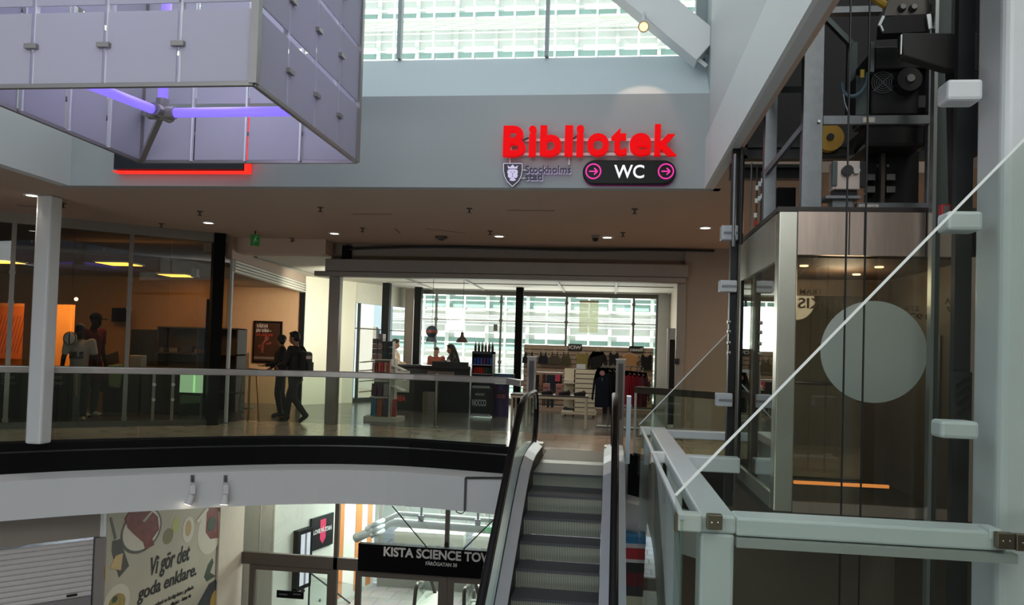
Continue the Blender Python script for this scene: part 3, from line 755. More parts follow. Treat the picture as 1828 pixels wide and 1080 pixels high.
for px, py, lb in ((113, 368, 'small ceiling sprinkler just right of the white column top'), (357, 382, 'small ceiling sprinkler behind the left downlight'), (288, 404, 'small ceiling sprinkler near the outlet glass line'),
                   (572, 375, 'small ceiling sprinkler left of centre, nearest the white wall'), (838, 377, 'small ceiling sprinkler in mid soffit, below the navy sign height'), (1133, 378, 'small ceiling sprinkler under the WC sign'),
                   (647, 412, 'small ceiling sprinkler right of the downlight at the portal corner'), (875, 417, 'tiny ceiling sprinkler just left of the middle downlight'), (1112, 420, 'small ceiling sprinkler right of the dome camera downlight'), (521, 430, 'small ceiling sprinkler over the louvred shutter')):
    p = at(px, py-5, Z=ZC)
    if spk is None:
        spk = thing('sprinkler', lb, 'sprinkler', (0, 0, 0), group='ceiling sprinklers')
        MB().lathe([(.045, 0), (.04, -.012), (.012, -.014), (.012, -.06), (.035, -.064), (.035, -.07), (.004, -.072)], (0, 0, 0), 14).build('body', mat('sprinkler_grey', '#4d4740', .5, .4), spk, local=True)
        spk.location = p
    else: dup(spk, p, lb)
p = at(788, 422, Z=ZC); t = thing('smoke_detector', 'dark round smoke detector on the soffit above the pendant lamps', 'detector', p)
MB().lathe([(.11, 0), (.11, -.03), (.085, -.05), (.05, -.055)], p, 20).build('body', mat('detector_brown', '#4e463f', .6), t)
MB().lathe([(.05, -.052), (.04, -.075), (.0, -.078)], p, 16, cap=False).build('sensor', mat('detector_dark', '#2c2825', .6), t)
p = at(1063, 420, Z=ZC); t = thing('security_camera', 'grey dome security camera hanging from the soffit', 'camera', p)
MB().lathe([(.07, 0), (.07, -.04), (.06, -.05)], p, 20).build('base', mat('camera_grey', '#7b756f', .5), t)
MB().sphere(p+Vector((0, 0, -.055)), .055).build('dome', mat('dome_dark', '#1b1a1a', .1), t, smooth=True)
p = at(456, 412, Z=ZC); t = thing('exit_sign', 'green exit sign hanging from the soffit in front of the outlet', 'sign', p)
MB().cyl(p, p+Vector((0, 0, -.06)), .012, seg=8).build('hanger', BLACK, t)
MB().bar(p+Vector((-.06, -.05, -.17)), p+Vector((.06, .05, -.17)), .035, .2).build('panel', mat('exit_green', '#2f7a3a', .4, emit='#3fae4c', strength=.03), t)
e_ = MB(); e_.sphere(p+Vector((.03, -.02, -.11)), .014); e_.bar(p+Vector((.02, -.02, -.13)), p+Vector((-.01, -.02, -.22)), .016, .02); e_.bar(p+Vector((.02, -.02, -.15)), p+Vector((.05, -.02, -.19)), .012, .012)
e_.build('running_figure', mat('exit_white', '#b9d9b5', .5), t)
# cable sagging along the front of the shop header
cs = [at(px, py, Y=14.79) for px, py in ((622, 445), (700, 442), (800, 441), (920, 444), (1040, 447), (1160, 446), (1275, 448))]
o = MB().tube(smooth_curve(cs, 5), .022, 8).build('cable', BLACK); tag(o, 'thick black cable slung along the wall above the shop header', 'cable')
o = MB().box(cs[0].x-.12, cs[0].x+.02, 14.76, 14.94, 3.24, 3.5).build('junction_box', BLACKP); tag(o, 'black box at the left end of the cable above the shop header', 'box')

# ------------------------------------------------ left glass balustrade
pts = [p for p in EDGE if -11.5 < p.x < -1.6]
t = thing('glass_balustrade', 'long curved glass balustrade with flat steel handrail along the floor edge', 'balustrade', (pts[0].x, pts[0].y, 0))
def offset(pts, o):
    n = len(pts); out = []
    for i in range(n):
        d = (pts[min(i+1, n-1)]-pts[max(i-1, 0)]).normalized(); out.append(pts[i]+Vector((d.y, -d.x, 0))*o)
    return out
rail = offset(pts, -.09)
def strip(pts, w_, z0, z1):
    mb = MB(); A, B = offset(pts, -w_/2), offset(pts, w_/2); ring = []
    for a, b_ in zip(A, B): ring.append([mb.bm.verts.new(Vector((v.x, v.y, z))) for v, z in ((a, z0), (b_, z0), (b_, z1), (a, z1))])
    for C_, D_ in zip(ring, ring[1:]):
        for k in range(4): mb.bm.faces.new((C_[k], C_[(k+1) % 4], D_[(k+1) % 4], D_[k]))
    mb.bm.faces.new(ring[0]); mb.bm.faces.new(ring[-1][::-1]); return mb
strip(rail, .075, 1.0, 1.10).build('handrail', STEELH, t, bevel=.012)
strip(rail, .05, 1.10, 1.105).build('rail_cap', mat('rail_cap_dark', '#2b2927', .4, .5), t)
strip(rail, .05, 0, .03).build('floor_channel', BLACKM, t)
for i in range(0, len(rail)-1, 4):
    seg = rail[i:i+5]
    if len(seg) < 2: continue
    a = seg[0].lerp(seg[1], .04); b_ = seg[-1].lerp(seg[-2], .04); seg = [a]+seg[1:-1]+[b_]
    strip(seg, .014, .03, 1.0).build('glass_panel', GLASSG, t)
for px in (777,):
    p = at(px, 762, Z=0); MB().cyl(p, p+Vector((0, 0, 1.04)), .03, seg=14).lathe([(.06, 0), (.06, .01), (.03, .015)], p, 16).build('post', STEEL, t)
e = rail[-1]; d = (rail[-1]-rail[-2]).normalized()
MB().bar(e+Vector((0, 0, 1.05)), e+d*.25+Vector((0, -.05, 1.02)), .12, .10).build('end_cap', mat('end_cap_steel', '#cfd0cc', .25, .8), t, bevel=.01)

t = thing('glass_barrier', 'short glass barrier with dark handrail between escalator and lift rails', 'balustrade', (.45, 12.1, 0))
ra, rb = Vector((.42, 12.14, 0)), Vector((1.66, 10.85, 0))
MB().bar(ra+Vector((0, 0, 1.0)), rb+Vector((0, 0, 1.0)), .07, .10).build('handrail', mat('dark_rail', '#5b544c', .4, .6), t, bevel=.01)
mid = ra.lerp(rb, .55)
MB().wallbox(ra, mid-(rb-ra)*.01, .03, .95, .014).build('glass_panel', GLASSG, t)
MB().wallbox(mid+(rb-ra)*.01, rb, .03, .95, .014).build('glass_panel', GLASSG, t)
for p in (ra, rb): MB().bar(p, p+Vector((0, 0, .96)), .035, .05).build('post', STEEL, t)
MB().wallbox(ra, rb, 0, .04, .05).build('floor_channel', BLACKM, t)

# steel guard posts at the head of the escalator
gp = None
for px, lb in ((946, 'brushed steel guard post at the end of the long balustrade, left of the escalator'), (1105, 'brushed steel guard post right of the escalator head, before the red clothes')):
    p = at(px, 765, Y=13.2); p.z = 0
    if gp is None:
        gp = thing('guard_post', lb, 'post', (0, 0, 0), group='steel guard posts')
        w_ = .075
        pr = disc(0, 0, w_, n=10, a0=0, a1=PI)+[(-w_, -.04), (w_, -.04)]
        mb = MB(); mb.hexa([Vector((a, b_, 0)) for a, b_ in pr], [Vector((a, b_, 1.44)) for a, b_ in pr]); mb.build('post', mat('guard_steel', '#84807b', .32, .9, var=.1, scale=8), gp, local=True)
        MB().box(-w_*.55, w_*.55, -.052, -.04, .45, 1.38).build('front_panel', mat('grey_film', '#4a4846', .3, .4), gp, local=True)
        MB().box(-w_-.01, w_+.01, -.05, w_+.01, 1.44, 1.46).build('cap', STEELH, gp, local=True)
        gp.location = p
    else: dup(gp, p, lb)

# ------------------------------------------------ escalator
XA, XB = -.917, -.038
t = thing('escalator', 'long escalator rising to the upper floor with grey ribbed steps', 'escalator', ((XA+XB)/2, 9.3, -4.9))
RISER = striped('step_riser', '#a9ae9e', '#666a60', 0, 55, .5, .15, .55)
TREAD = striped('step_tread', '#54565b', '#2d2e32', 0, 55, .5, .3, .5)
noses = [(9.98, -.005), (9.36, -.172)]
while noses[-1][1] > -4.75: noses.append((noses[-1][0]-.35, noses[-1][1]-.2))
for i, (y, z) in enumerate(noses):
    if i+1 < len(noses): ny, nz = noses[i+1]
    else: ny, nz = y-.35, z-.2
    pr = noses[i-1] if i else (10.90, -.008)
    mb = MB()
    k = 5
    rb = [(y, z)]
    for j in range(1, k+1):
        tt = j/k; rb.append((y+.03*math.sin(tt*PI/2), z-(z-nz if i+1 < len(noses) else .2)*tt))
    mb.hexa([(XA, y, z-.03), (XB, y, z-.03), (XB, pr[0]+.02, z-.03), (XA, pr[0]+.02, z-.03)], [(XA, y, z), (XB, y, z), (XB, pr[0]+.02, z), (XA, pr[0]+.02, z)])
    tread = mb.build('step', [TREAD, RISER], t)
    me = tread.data; bm = bmesh.new(); bm.from_mesh(me); off = Vector(t.location)
    prev = None
    for (yy, zz) in rb:
        cur = [bm.verts.new(Vector((x, yy, zz))-off) for x in (XA, XB)]
        if prev: f_ = bm.faces.new((prev[0], prev[1], cur[1], cur[0])); f_.material_index = 1
        prev = cur
    bm.to_mesh(me); bm.free()
# landing and comb
MB().box(XA, XB, 11.1, 12.42, -.03, .008).build('landing_plate', striped('landing_grooves', '#6d6357', '#5c5347', 0, 40, .5, .0, .6), t)
MB().hexa([(XA, 10.86, -.03), (XB, 10.86, -.03), (XB, 11.1, -.03), (XA, 11.1, -.03)], [(XA, 10.86, -.002), (XB, 10.86, -.002), (XB, 11.1, .01), (XA, 11.1, .01)]).build('comb_plate', striped('comb_teeth', '#7d776e', '#4b4844', 0, 55, .3, .8, .5), t)
path = [(1.3, -4.77), (8.9, -.43), (9.25, -.25), (9.6, -.09), (10.0, 0), (10.4, .03), (11.6, .03)]
def sweep(prof, path, name, m, **k):
    """sweep an x/z cross-section along the y/z path"""
    mb = MB(); ring = [[mb.bm.verts.new(Vector((x, y, z+dz))) for x, dz in prof] for y, z in path]
    n = len(prof)
    for A, B in zip(ring, ring[1:]):
        for q in range(n): mb.bm.faces.new((A[q], A[(q+1) % n], B[(q+1) % n], B[q]))
    mb.bm.faces.new(ring[0]); mb.bm.faces.new(ring[-1][::-1]); return mb.build(name, m, t, **k)
DECK = mat('deck_aluminium', '#b9bdc6', .3, .35, var=.05, scale=3)
HR = .93
for s_, xe in ((-1, XA), (1, XB)):
    sweep([(xe+s_*.004, -.25), (xe+s_*.03, -.25), (xe+s_*.03, .12), (xe+s_*.004, .12)], path, 'skirt', BLACKM)
    sweep([(xe+s_*.005, .12), (xe+s_*.005, .135), (xe+s_*.12, .20), (xe+s_*.12, .12)], path, 'inner_deck', DECK)
    sweep([(xe+s_*.135, .12), (xe+s_*.135, .19), (xe+s_*.27, .17), (xe+s_*.27, .12)], path, 'outer_deck', DECK)
    sweep([(xe+s_*.03, -.9), (xe+s_*.03, .118), (xe+s_*.27, .118), (xe+s_*.27, -.9)], path, 'truss_cladding', mat('truss_panel', '#a7a8ad', .4, .5))
    xh = xe+s_*.135
    hp = [(y, z+HR) for y, z in path[:-1]]+[(10.8, HR+.02)]
    end = [(11.28+.36*math.sin(a), HR+.03-.38+.38*math.cos(a)) for a in [PI*k/10 for k in range(1, 11)]]
    tail = [(11.18, HR+.03-.76), (11.0, .17)]
    full = smooth_curve([(xh, y, z) for y, z in hp], 3)[:-1]+[Vector((xh, y, z)) for y, z in [(11.28, HR+.03)]+end+tail]
    mb = MB(); n = len(full); ring = []
    for i, p in enumerate(full):
        tg = (full[min(i+1, n-1)]-full[max(i-1, 0)]).normalized(); nr = Vector((1, 0, 0)).cross(tg)
        ring.append([mb.bm.verts.new(p+Vector((1, 0, 0))*.042*math.cos(2*PI*k/12)+nr*.024*math.sin(2*PI*k/12)) for k in range(12)])
    for A, B in zip(ring, ring[1:]):
        for k in range(12): mb.bm.faces.new((A[k], A[(k+1) % 12], B[(k+1) % 12], B[k]))
    mb.bm.faces.new(ring[0]); mb.bm.faces.new(ring[-1][::-1]); mb.build('handrail', RUBBER, t, smooth=True)
    # glass: from the deck up to the handrail
    gpts = [(y, z+.19) for y, z in path]+[(11.58, .5), (11.58, .75), (11.38, HR)]+[(y, z+HR-.02) for y, z in reversed(path[:-1])]
    mb = MB()
    a = [Vector((xh-.006, y, z)) for y, z in gpts]; b_ = [Vector((xh+.006, y, z)) for y, z in gpts]
    mb.hexa(a, b_); bmesh.ops.triangulate(mb.bm, faces=[f for f in mb.bm.faces if len(f.verts) > 4]); mb.build('glass_panel', GLASSG, t)
    fl = [p-Vector((0, 0, .03)) for p in full[:-2]]
    MB().tube(fl, .016, 8).build('handrail_guide', DECK, t)
    MB().box(xe+s_*.0, xe+s_*.28, 11.4, 11.68, 0.01, .2).build('newel_base', mat('newel_steel', '#b9b2a6', .3, .8), t, bevel=.03)
    for q in (2, 3, 4): pass
MB().box(XB+.30, XB+.36, 11.0, 11.25, .02, .95).build('side_guard', mat('guard_acrylic', '#c9d9e6', .2), t)

# ------------------------------------------------ lift
LXF = 1.27
t = thing('lift_shaft_frame', 'white painted steel frame and glass of the lift enclosure at the right', 'lift frame', (.63, 4.66, -4.9))
MB().box(.535, .735, 4.56, 10.12, .52, .62).build('side_beam', BEAMW, t, bevel=.015)
MB().box(.735, 2.16, 4.56, 4.78, .51, .615).build('front_beam', BEAMW, t, bevel=.015)
MB().box(.735, 2.2, 4.53, 4.60, .455, .505).build('glazing_bead', mat('bead_grey', '#a9aca8', .4, .2), t)
MB().box(.42, .535, 9.96, 10.10, .53, .61).box(.735, 2.3, 9.96, 10.10, .50, .60).build('cross_beam', BEAMW, t, bevel=.012)
MB().box(.42, .535, 7.42, 7.54, .53, .61).box(.735, 1.22, 7.42, 7.58, .46, .60).build('cross_beam', BEAMW, t, bevel=.012)
MB().box(.54, .73, 4.565, 4.775, -4.9, .52).build('corner_post', BEAMW, t, bevel=.02)
MB().box(.56, .70, 7.33, 7.47, -4.9, .52).build('side_post', BEAMW, t, bevel=.015)
MB().box(.56, .70, 9.95, 10.09, -4.9, .52).build('side_post', BEAMW, t, bevel=.015)
MB().box(2.175, 2.52, 4.70, 5.05, -4.9, 9.0).build('main_column', BEAMW, t, bevel=.05, seg=4)
for (px0, py0, px1, py1) in ((1692, 140, 1752, 178), (1692, 376, 1752, 411), (1680, 752, 1745, 784)):
    b_ = MB(); prect(b_, px0, py0, px1+4, py1, 4.76, .16); b_.build('bracket', BEAMW, t, bevel=.02)
gl_x = .43
MB().box(gl_x-.008, gl_x+.008, 4.5, 10.0, -4.8, .60).build('side_glass', GLASSG, t)
MB().bar((gl_x, 4.5, .61), (gl_x, 10.0, .61), .03, .025).build('glass_cap', BEAMW, t)
for y in (4.56, 7.41, 9.98):
    MB().box(gl_x-.02, .54, y-.05, y+.05, .53, .63).build('clamp', mat('clamp_light', '#d2d4d2', .4), t, bevel=.01)
    MB().box(gl_x-.035, gl_x-.018, y-.04, y+.04, .52, .62).build('clamp_plate', mat('clamp_brown', '#7a6c5c', .35, .8), t)
MB().box(gl_x-.037, gl_x-.03, 7.39, 7.43, .56, .60).build('red_mark', mat('red_mark', '#b3302c', .5), t)
for px0, py0, px1, py1 in ((1262, 919, 1290, 946), (1781, 952, 1812, 981), (1815, 955, 1850, 985)):
    b_ = MB(); prect(b_, px0, py0, px1, py1, 4.50, .05); b_.build('clamp_plate', mat('clamp_brown', '#7a6c5c', .35, .8), t, bevel=.005)
    s_ = MB()
    for k in (.33, .72):
        c_ = at(px0+(px1-px0)*k, (py0+py1)/2, Y=4.5); s_.sphere(c_, .006, (1, .5, 1), 8, 6)
    s_.build('screw', CHROME, t)
b_ = MB(); prect(b_, 1766, 945, 1790, 965, 4.55, .14); b_.build('clamp', BEAMW, t, bevel=.01)
# sloping glass panes with their polished edges
ga, gb = at(1206, 884, Y=4.46), at(1690, 390, Y=4.46)
gc = Vector((2.3, 4.46, gb.z+(gb.z-ga.z)/(gb.x-ga.x)*(2.3-gb.x)))
mb = MB(); pl = [(ga.x, -4.8), (2.3, -4.8), (2.3, gc.z), (ga.x, ga.z)]
mb.prism(pl, .012, (0, 4.46, 0)).build('front_glass', glass('front_pane', '#f1f5f2', .045, .8), t)
MB().bar(ga, gc, .014, .006, (0, 1, 0)).build('glass_edge', mat('glass_edge_light', '#dfe6e2', .25), t)
ha, hb_ = at(1141, 758, Y=10.15), at(1297, 597, Y=10.15)
MB().prism([(ha.x, .0), (1.5, .0), (1.5, hb_.z+(1.5-hb_.x)*1.03), (ha.x, ha.z)], .012, (0, 10.15, 0)).build('rear_glass', glass('front_pane'), t)
MB().bar(ha, hb_, .012, .01, (0, 1, 0)).build('glass_edge', mat('glass_edge_light', '#dfe6e2'), t)
MB().box(2.53, 2.55, 4.4, 4.42, -4.8, 3.4).build('glass_edge', mat('glass_edge_dark', '#5c5f58', .25), t)
rp = MB()
for px in (1517, 1551):
    p = at(px, 100, Y=5.75); rp.cyl((p.x, 5.75, -4.9), (p.x, 5.75, 8.9), .007, seg=6)
rp.build('glass_joint', BLACK, t)

# cabin
t = thing('lift_cabin', 'glass lift cabin with steel header and round frosted sticker', 'lift', (2.0, 7.1, .36))
CAB = mat('cabin_steel', '#b9a79a', .33, .85, var=.12, scale=5, stretch=(14, 1, 1))
CABL = mat('cabin_steel_light', '#c3c2b4', .3, .85, var=.1, scale=5)
XR_ = 2.72
MB().box(1.41, XR_, 6.2, 6.26, 2.32, 2.65).build('header', CAB, t)
for px in (1516, 1543, 1653): 
    p = at(px, 410, Y=6.2); MB().box(p.x-.004, p.x+.004, 6.194, 6.201, 2.32, 2.65).build('header_joint', BLACK, t)
MB().box(LXF, LXF+.05, 6.34, 8.0, 2.28, 2.65).build('side_header', CABL, t)
MB().box(LXF, 1.41, 6.2, 6.34, .36, 2.65).build('corner_post', CABL, t, bevel=.01)
MB().box(LXF, LXF+.06, 7.92, 8.0, .36, 2.28).build('rear_post', BLACKM, t)
MB().box(XR_-.08, XR_, 6.2, 6.3, .36, 2.65).build('right_post', CAB, t)
MB().box(LXF, LXF+.04, 6.34, 7.92, .36, .48).build('side_sill', CABL, t)
MB().box(1.41, XR_-.08, 6.2, 6.24, .36, .44).build('front_sill', CAB, t)
MB().box(1.41, XR_-.08, 6.215, 6.227, .44, 2.32).build('front_glass', glass('cabin_glass', '#dcdbd3', .06, .85), t)
MB().box(LXF+.015, LXF+.027, 6.34, 7.92, .48, 2.28).build('side_glass', glass('cabin_side_glass', '#dcdfd6', .16, .85), t)
MB().box(LXF, XR_, 6.2, 8.0, .30, .36).build('cabin_floor', mat('cabin_floor', '#3a3632', .4), t)
MB().box(LXF, XR_, 6.26, 8.0, 2.66, 2.70).build('roof', mat('cabin_roof', '#37322e', .5, .3), t)
MB().box(LXF+.06, XR_-.08, 6.3, 7.95, 2.31, 2.34).build('cabin_ceiling', mat('cabin_ceiling_brown', '#6b5848', .6), t)
dz = at(1560, 628, Y=6.2)
MB().prism(disc(dz.x, dz.z, .385, n=48), .004, (0, 6.208, 0)).build('frosted_disc', frosted('disc_frost', '#c6cdc9', .5, .12), t)
b_ = MB(); b_.box(1.33, 1.75, 7.95, 8.0, .36, 2.3); b_.box(2.45, XR_, 7.95, 8.0, .36, 2.3); b_.box(1.75, 2.45, 7.95, 8.0, 2.15, 2.3)
b_.build('rear_wall', mat('cabin_wall_dark', '#77685b', .45, .2), t)
MB().box(1.75, 2.45, 7.97, 7.982, .36, 2.15).build('rear_door', glass('door_glass', '#d0d4cd', .06, .8), t)
MB().box(XR_-.06, XR_-.02, 6.3, 7.95, .36, 2.3).build('right_wall', mat('cabin_wall_dark', '#5b4f45'), t)
MB().box(XR_-.075, XR_-.06, 6.7, 6.95, 1.0, 1.75).build('control_panel', mat('control_panel', '#77716a', .3, .8), t)
bt = MB()
for k in range(6): bt.cyl((XR_-.075, 6.82, 1.1+k*.09), (XR_-.083, 6.82, 1.1+k*.09), .02, seg=10)
bt.build('button', CHROME, t)
MB().cyl((1.5, 7.88, 1.3), (2.6, 7.88, 1.3), .02, seg=10).build('grab_rail', CHROME, t)
cl = MB()
for x in (1.6, 2.2):
    for y in (6.8, 7.4): cl.cyl((x, y, 2.30), (x, y, 2.312), .035, seg=14)
cl.build('ceiling_light', mat('cabin_lamp', '#ffe6c8', .4, emit='#ffd9a8', strength=4), t)
MB().box(1.45, 2.15, 6.33, 6.36, .555, .578).build('strip_reflection', mat('warm_reflection', '#ffb070', .4, emit='#ff9a50', strength=1.6), t)  # reflection of warm lights, put in as a glowing strip

cp_ = bpy.data.lights.new('cabin_glow', 'POINT'); cp_.energy = 14; cp_.color = (1, .78, .55); cp_.shadow_soft_size = .2
co_ = bpy.data.objects.new('cabin_glow', cp_); COL.objects.link(co_); co_.location = (2.0, 7.1, 2.15)
# lift gear on the cabin roof
t = thing('lift_roof_frame', 'galvanised steel frame standing on the lift cabin roof', 'lift frame', (1.9, 6.5, 2.70))
def pb(name, x0, y0, x1, y1, Y, dep, m, par=None, bevel=.0):
    mb = MB(); prect(mb, x0, y0, x1, y1, Y, dep); return mb.build(name, m, par, bevel=bevel)
pb('upright', 1434, 12, 1470, 377, 6.32, .09, GALV, t, .004); pb('upright', 1365, 155, 1387, 400, 6.95, .09, GALV, t, .004)
pb('upright', 1657, 40, 1674, 372, 6.45, .06, GALV, t, .004); pb('upright', 1676, 0, 1696, 372, 6.6, .05, mat('dark_galvanised', '#4d5654', .45, .7), t)
pb('top_beam', 1455, 11, 1575, 22, 6.4, .08, GALV, t); pb('mid_beam', 1470, 206, 1662, 221, 6.42, .04, GALV, t)
MB().bar(at(1374, 161, Y=6.93), at(1436, 160, Y=6.36), .03, .05).build('tie_bar', GALV, t)
MB().bar(at(1368, 308, Y=6.9), at(1436, 224, Y=6.34), .03, .05).build('brace', GALV, t)
MB().bar(at(1476, 35, Y=7.0), at(1520, 80, Y=7.0), .06, .04).build('brace', mat('dark_galvanised', '#4d5654'), t)
pb('upright', 1513, 75, 1530, 205, 7.05, .06, mat('dark_galvanised', '#4d5654'), t)
bs = MB(); prect(bs, 1530, 362, 1672, 379, 6.4, .08); base = bs.build('base_beam', GALV, t)
tg = fbox(1533, 365, 1568, 377, 6.4); MB().box(tg[0], tg[1], 6.394, 6.4, tg[2], tg[3]).build('paper_tag', mat('paper', '#c9c2b8', .7), t)
text('handwriting', '15 x 13', fbox(1537, 367, 1563, 374, 6.39), BLACK, t, o=(0, 6.394, 0), depth=.001)
lb_ = fbox(1541, 209, 1562, 218, 6.41); MB().box(lb_[0], lb_[1], 6.414, 6.42, lb_[2], lb_[3]).build('paper_tag', mat('paper', '#c9c2b8'), t)
for px, py in ((1457, 35), (1462, 217)):
    c_ = at(px, py, Y=6.31); MB().cyl(c_, c_+Vector((0, -.012, 0)), .012, seg=6).build('bolt', CHROME, t)

DK = mat('machine_dark', '#1b1b1a', .5, .3, var=.15); DK2 = mat('machine_darker', '#111111', .55, .2)
t = thing('lift_drive', 'black lift drive machine with round fan and motor above the cabin', 'machine', (2.1, 6.6, 3.4))
pb('controller_box', 1562, 82, 1668, 122, 6.55, .5, DK, t, .01); pb('motor_housing', 1555, 122, 1668, 206, 6.62, .5, DK2, t, .02)
pb('lower_casing', 1545, 222, 1655, 262, 6.7, .5, DK2, t, .03)
c_ = at(1576, 147, Y=6.6); fn = MB()
for r_ in (.086, .068, .05, .032, .015): fn.tube([(c_.x+r_*math.cos(2*PI*k/24), 6.6, c_.z+r_*math.sin(2*PI*k/24)) for k in range(24)], .003, 6, closed=True)
for a in (PI/4, 3*PI/4): fn.bar((c_.x-.1*math.cos(a), 6.6, c_.z-.1*math.sin(a)), (c_.x+.1*math.cos(a), 6.6, c_.z+.1*math.sin(a)), .005, .005)
fn.build('fan_guard', GALV, t)
c_ = at(1622, 143, Y=6.55); mo = MB(); mo.cyl((c_.x, 6.62, c_.z), (c_.x, 6.52, c_.z), .105, .095, 28); mo.build('motor_flange', DK, t)
mo = MB(); mo.cyl((c_.x, 6.52, c_.z), (c_.x, 6.495, c_.z), .038, .03, 18); mo.build('shaft_end', mat('worn_steel', '#7a7a78', .4, .9), t)
l_ = fbox(1641, 170, 1660, 191, 6.6); MB().box(l_[0], l_[1], 6.606, 6.62, l_[2], l_[3]).build('rating_plate', mat('rating_plate', '#8d8d8a', .4, .6), t)
l_ = fbox(1554, 74, 1561, 128, 6.5); MB().box(l_[0], l_[1], 6.5, 6.56, l_[2], l_[3]).build('box_edge', GALV, t)
ypts = [at(*a, Y=6.5) for a in ((1503, 148), (1506, 164), (1518, 172), (1533, 168), (1546, 150), (1549, 130))]
MB().tube(smooth_curve(ypts, 5), .016, 8).build('cable_loop', mat('grey_blue_cable', '#3f5660', .45), t)
pb('yellow_label', 1536, 124, 1543, 138, 6.58, .01, mat('yellow_label', '#b79a35', .6), t)
pb('side_cover', 1528, 135, 1548, 205, 6.68, .2, mat('dark_galvanised', '#4d5654'), t)
MB().tube([at(*a, Y=6.5) for a in ((1505, 168), (1508, 185), (1514, 200), (1519, 215))], .008, 6).build('conduit', GALV, t)

t = thing('lift_hoist_bracket', 'angled dark steel hoist bracket with two bright bolts at the top edge', 'bracket', (2.3, 6.2, 3.9))
br = [at(*a, Y=6.15) for a in ((1578, 28), (1586, 0), (1650, -4), (1668, 14), (1655, 26))]
MB().prism([(p.x, p.z) for p in br], .06, (0, 6.15, 0)).build('plate', mat('worn_steel_dark', '#5b5854', .4, .8), t)
b_ = MB()
for px in (1610, 1630):
    c_ = at(px, 14, Y=6.14); b_.cyl(c_, c_+Vector((0, -.03, 0)), .03, .02, 14)
b_.build('bolt', mat('worn_steel', '#7a7a78'), t)
ch_ = [at(*a, Y=6.12) for a in ((1576, 30), (1660, 24), (1656, 56), (1574, 60))]
MB().prism([(p.x, p.z) for p in ch_], .12, (0, 6.12, 0)).build('channel', DK2, t)
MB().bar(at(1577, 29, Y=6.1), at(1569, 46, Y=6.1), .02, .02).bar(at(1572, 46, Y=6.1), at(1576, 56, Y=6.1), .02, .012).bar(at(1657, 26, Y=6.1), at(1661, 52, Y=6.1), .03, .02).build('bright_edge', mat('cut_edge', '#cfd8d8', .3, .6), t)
MB().tube(smooth_curve([at(*a, Y=6.2) for a in ((1560, -8), (1566, 0), (1575, 6), (1583, 10))], 4), .03, 8).build('yellow_cable', mat('yellow_cable', '#a8831e', .5), t)

t = thing('lift_counter_box', 'large plain black box housing left of the white column top', 'housing', (2.3, 5.6, 3.6))
ch_ = [at(*a, Y=5.5) for a in ((1610, 58), (1748, 58), (1748, 128), (1690, 122), (1612, 98))]
MB().prism([(p.x, p.z) for p in ch_], .10, (0, 5.5, 0)).build('casing', mat('housing_dark', '#23231f', .6), t, bevel=.01)
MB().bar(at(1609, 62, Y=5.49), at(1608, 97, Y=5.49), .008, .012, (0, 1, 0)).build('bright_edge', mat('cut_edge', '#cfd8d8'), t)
pb('yellow_label', 1603, 78, 1609, 92, 5.75, .01, mat('yellow_label', '#b79a35'), t)
MB().bar(at(1700, 120, Y=5.6), at(1707, 400, Y=5.6), .06, .08).build('stem', DK2, t)

t = thing('overspeed_governor', 'square steel governor box with black and silver knobs on the cabin roof', 'machine', (1.75, 6.4, 2.7))
pb('casing', 1487, 287, 1536, 338, 6.36, .12, mat('governor_steel', '#b7a8a0', .4, .6), t, .006)
c_ = at(1511, 306, Y=6.36); MB().cyl((c_.x, 6.36, c_.z), (c_.x, 6.31, c_.z), .042, .04, 18).build('black_knob', BLACK, t)
c_ = at(1527, 306, Y=6.36); MB().cyl((c_.x, 6.36, c_.z), (c_.x, 6.32, c_.z), .028, .026, 18).build('silver_knob', STEEL, t)
pb('latch', 1486, 288, 1495, 331, 6.335, .025, mat('dark_galvanised', '#4d5654'), t); pb('latch', 1536, 288, 1545, 333, 6.345, .05, DK, t)
pb('tray', 1474, 349, 1537, 354, 6.33, .2, GALV, t); pb('pedestal', 1486, 354, 1522, 378, 6.38, .12, GALV, t); pb('pedestal', 1489, 338, 1530, 349, 6.4, .1, DK, t)
t = thing('guide_shoe', 'black guide shoe with four small steel blocks around a rail', 'machine', (1.95, 6.9, 2.7))
pb('back_plate', 1545, 270, 1640, 366, 7.05, .04, DK2, t)
for px, py in ((1555, 316), (1591, 316), (1555, 338), (1591, 338)): pb('block', px-8, py-6, px+8, py+6, 6.95, .08, mat('worn_steel', '#7a7a78'), t, .004)
pb('rail', 1573, 268, 1580, 362, 6.9, .06, mat('rail_brown', '#5c5650', .45, .7), t)
for px, py in ((1566, 276), (1583, 276), (1566, 297), (1583, 297)): c_ = at(px, py, Y=7.04); MB().cyl(c_, c_+Vector((0, -.03, 0)), .014, seg=8).build('bolt', mat('worn_steel', '#7a7a78'), t)
t = thing('rope_pulley', 'yellow rope pulley behind the lift frame upright', 'pulley', at(1484, 243, Y=6.9))
c_ = at(1482, 245, Y=6.9); MB().cyl((c_.x, 6.9, c_.z), (c_.x, 6.98, c_.z), .115, seg=28).build('wheel', mat('yellow_paint', '#b58a1c', .5), t)
MB().cyl((c_.x, 6.88, c_.z), (c_.x, 7.0, c_.z), .03, seg=12).bar((c_.x-.15, 7.0, c_.z-.1), (c_.x+.3, 7.0, c_.z-.1), .03, .05).build('axle', DK, t)
t = thing('stop_switch', 'small red emergency switch box beside the white bracket', 'switch', at(1690, 378, Y=5.4))
pb('box', 1681, 364, 1698, 386, 5.5, .06, mat('switch_red', '#a52325', .45), t, .006); pb('label', 1685, 367, 1695, 382, 5.494, .006, mat('rating_plate', '#8d8d8a'), t)
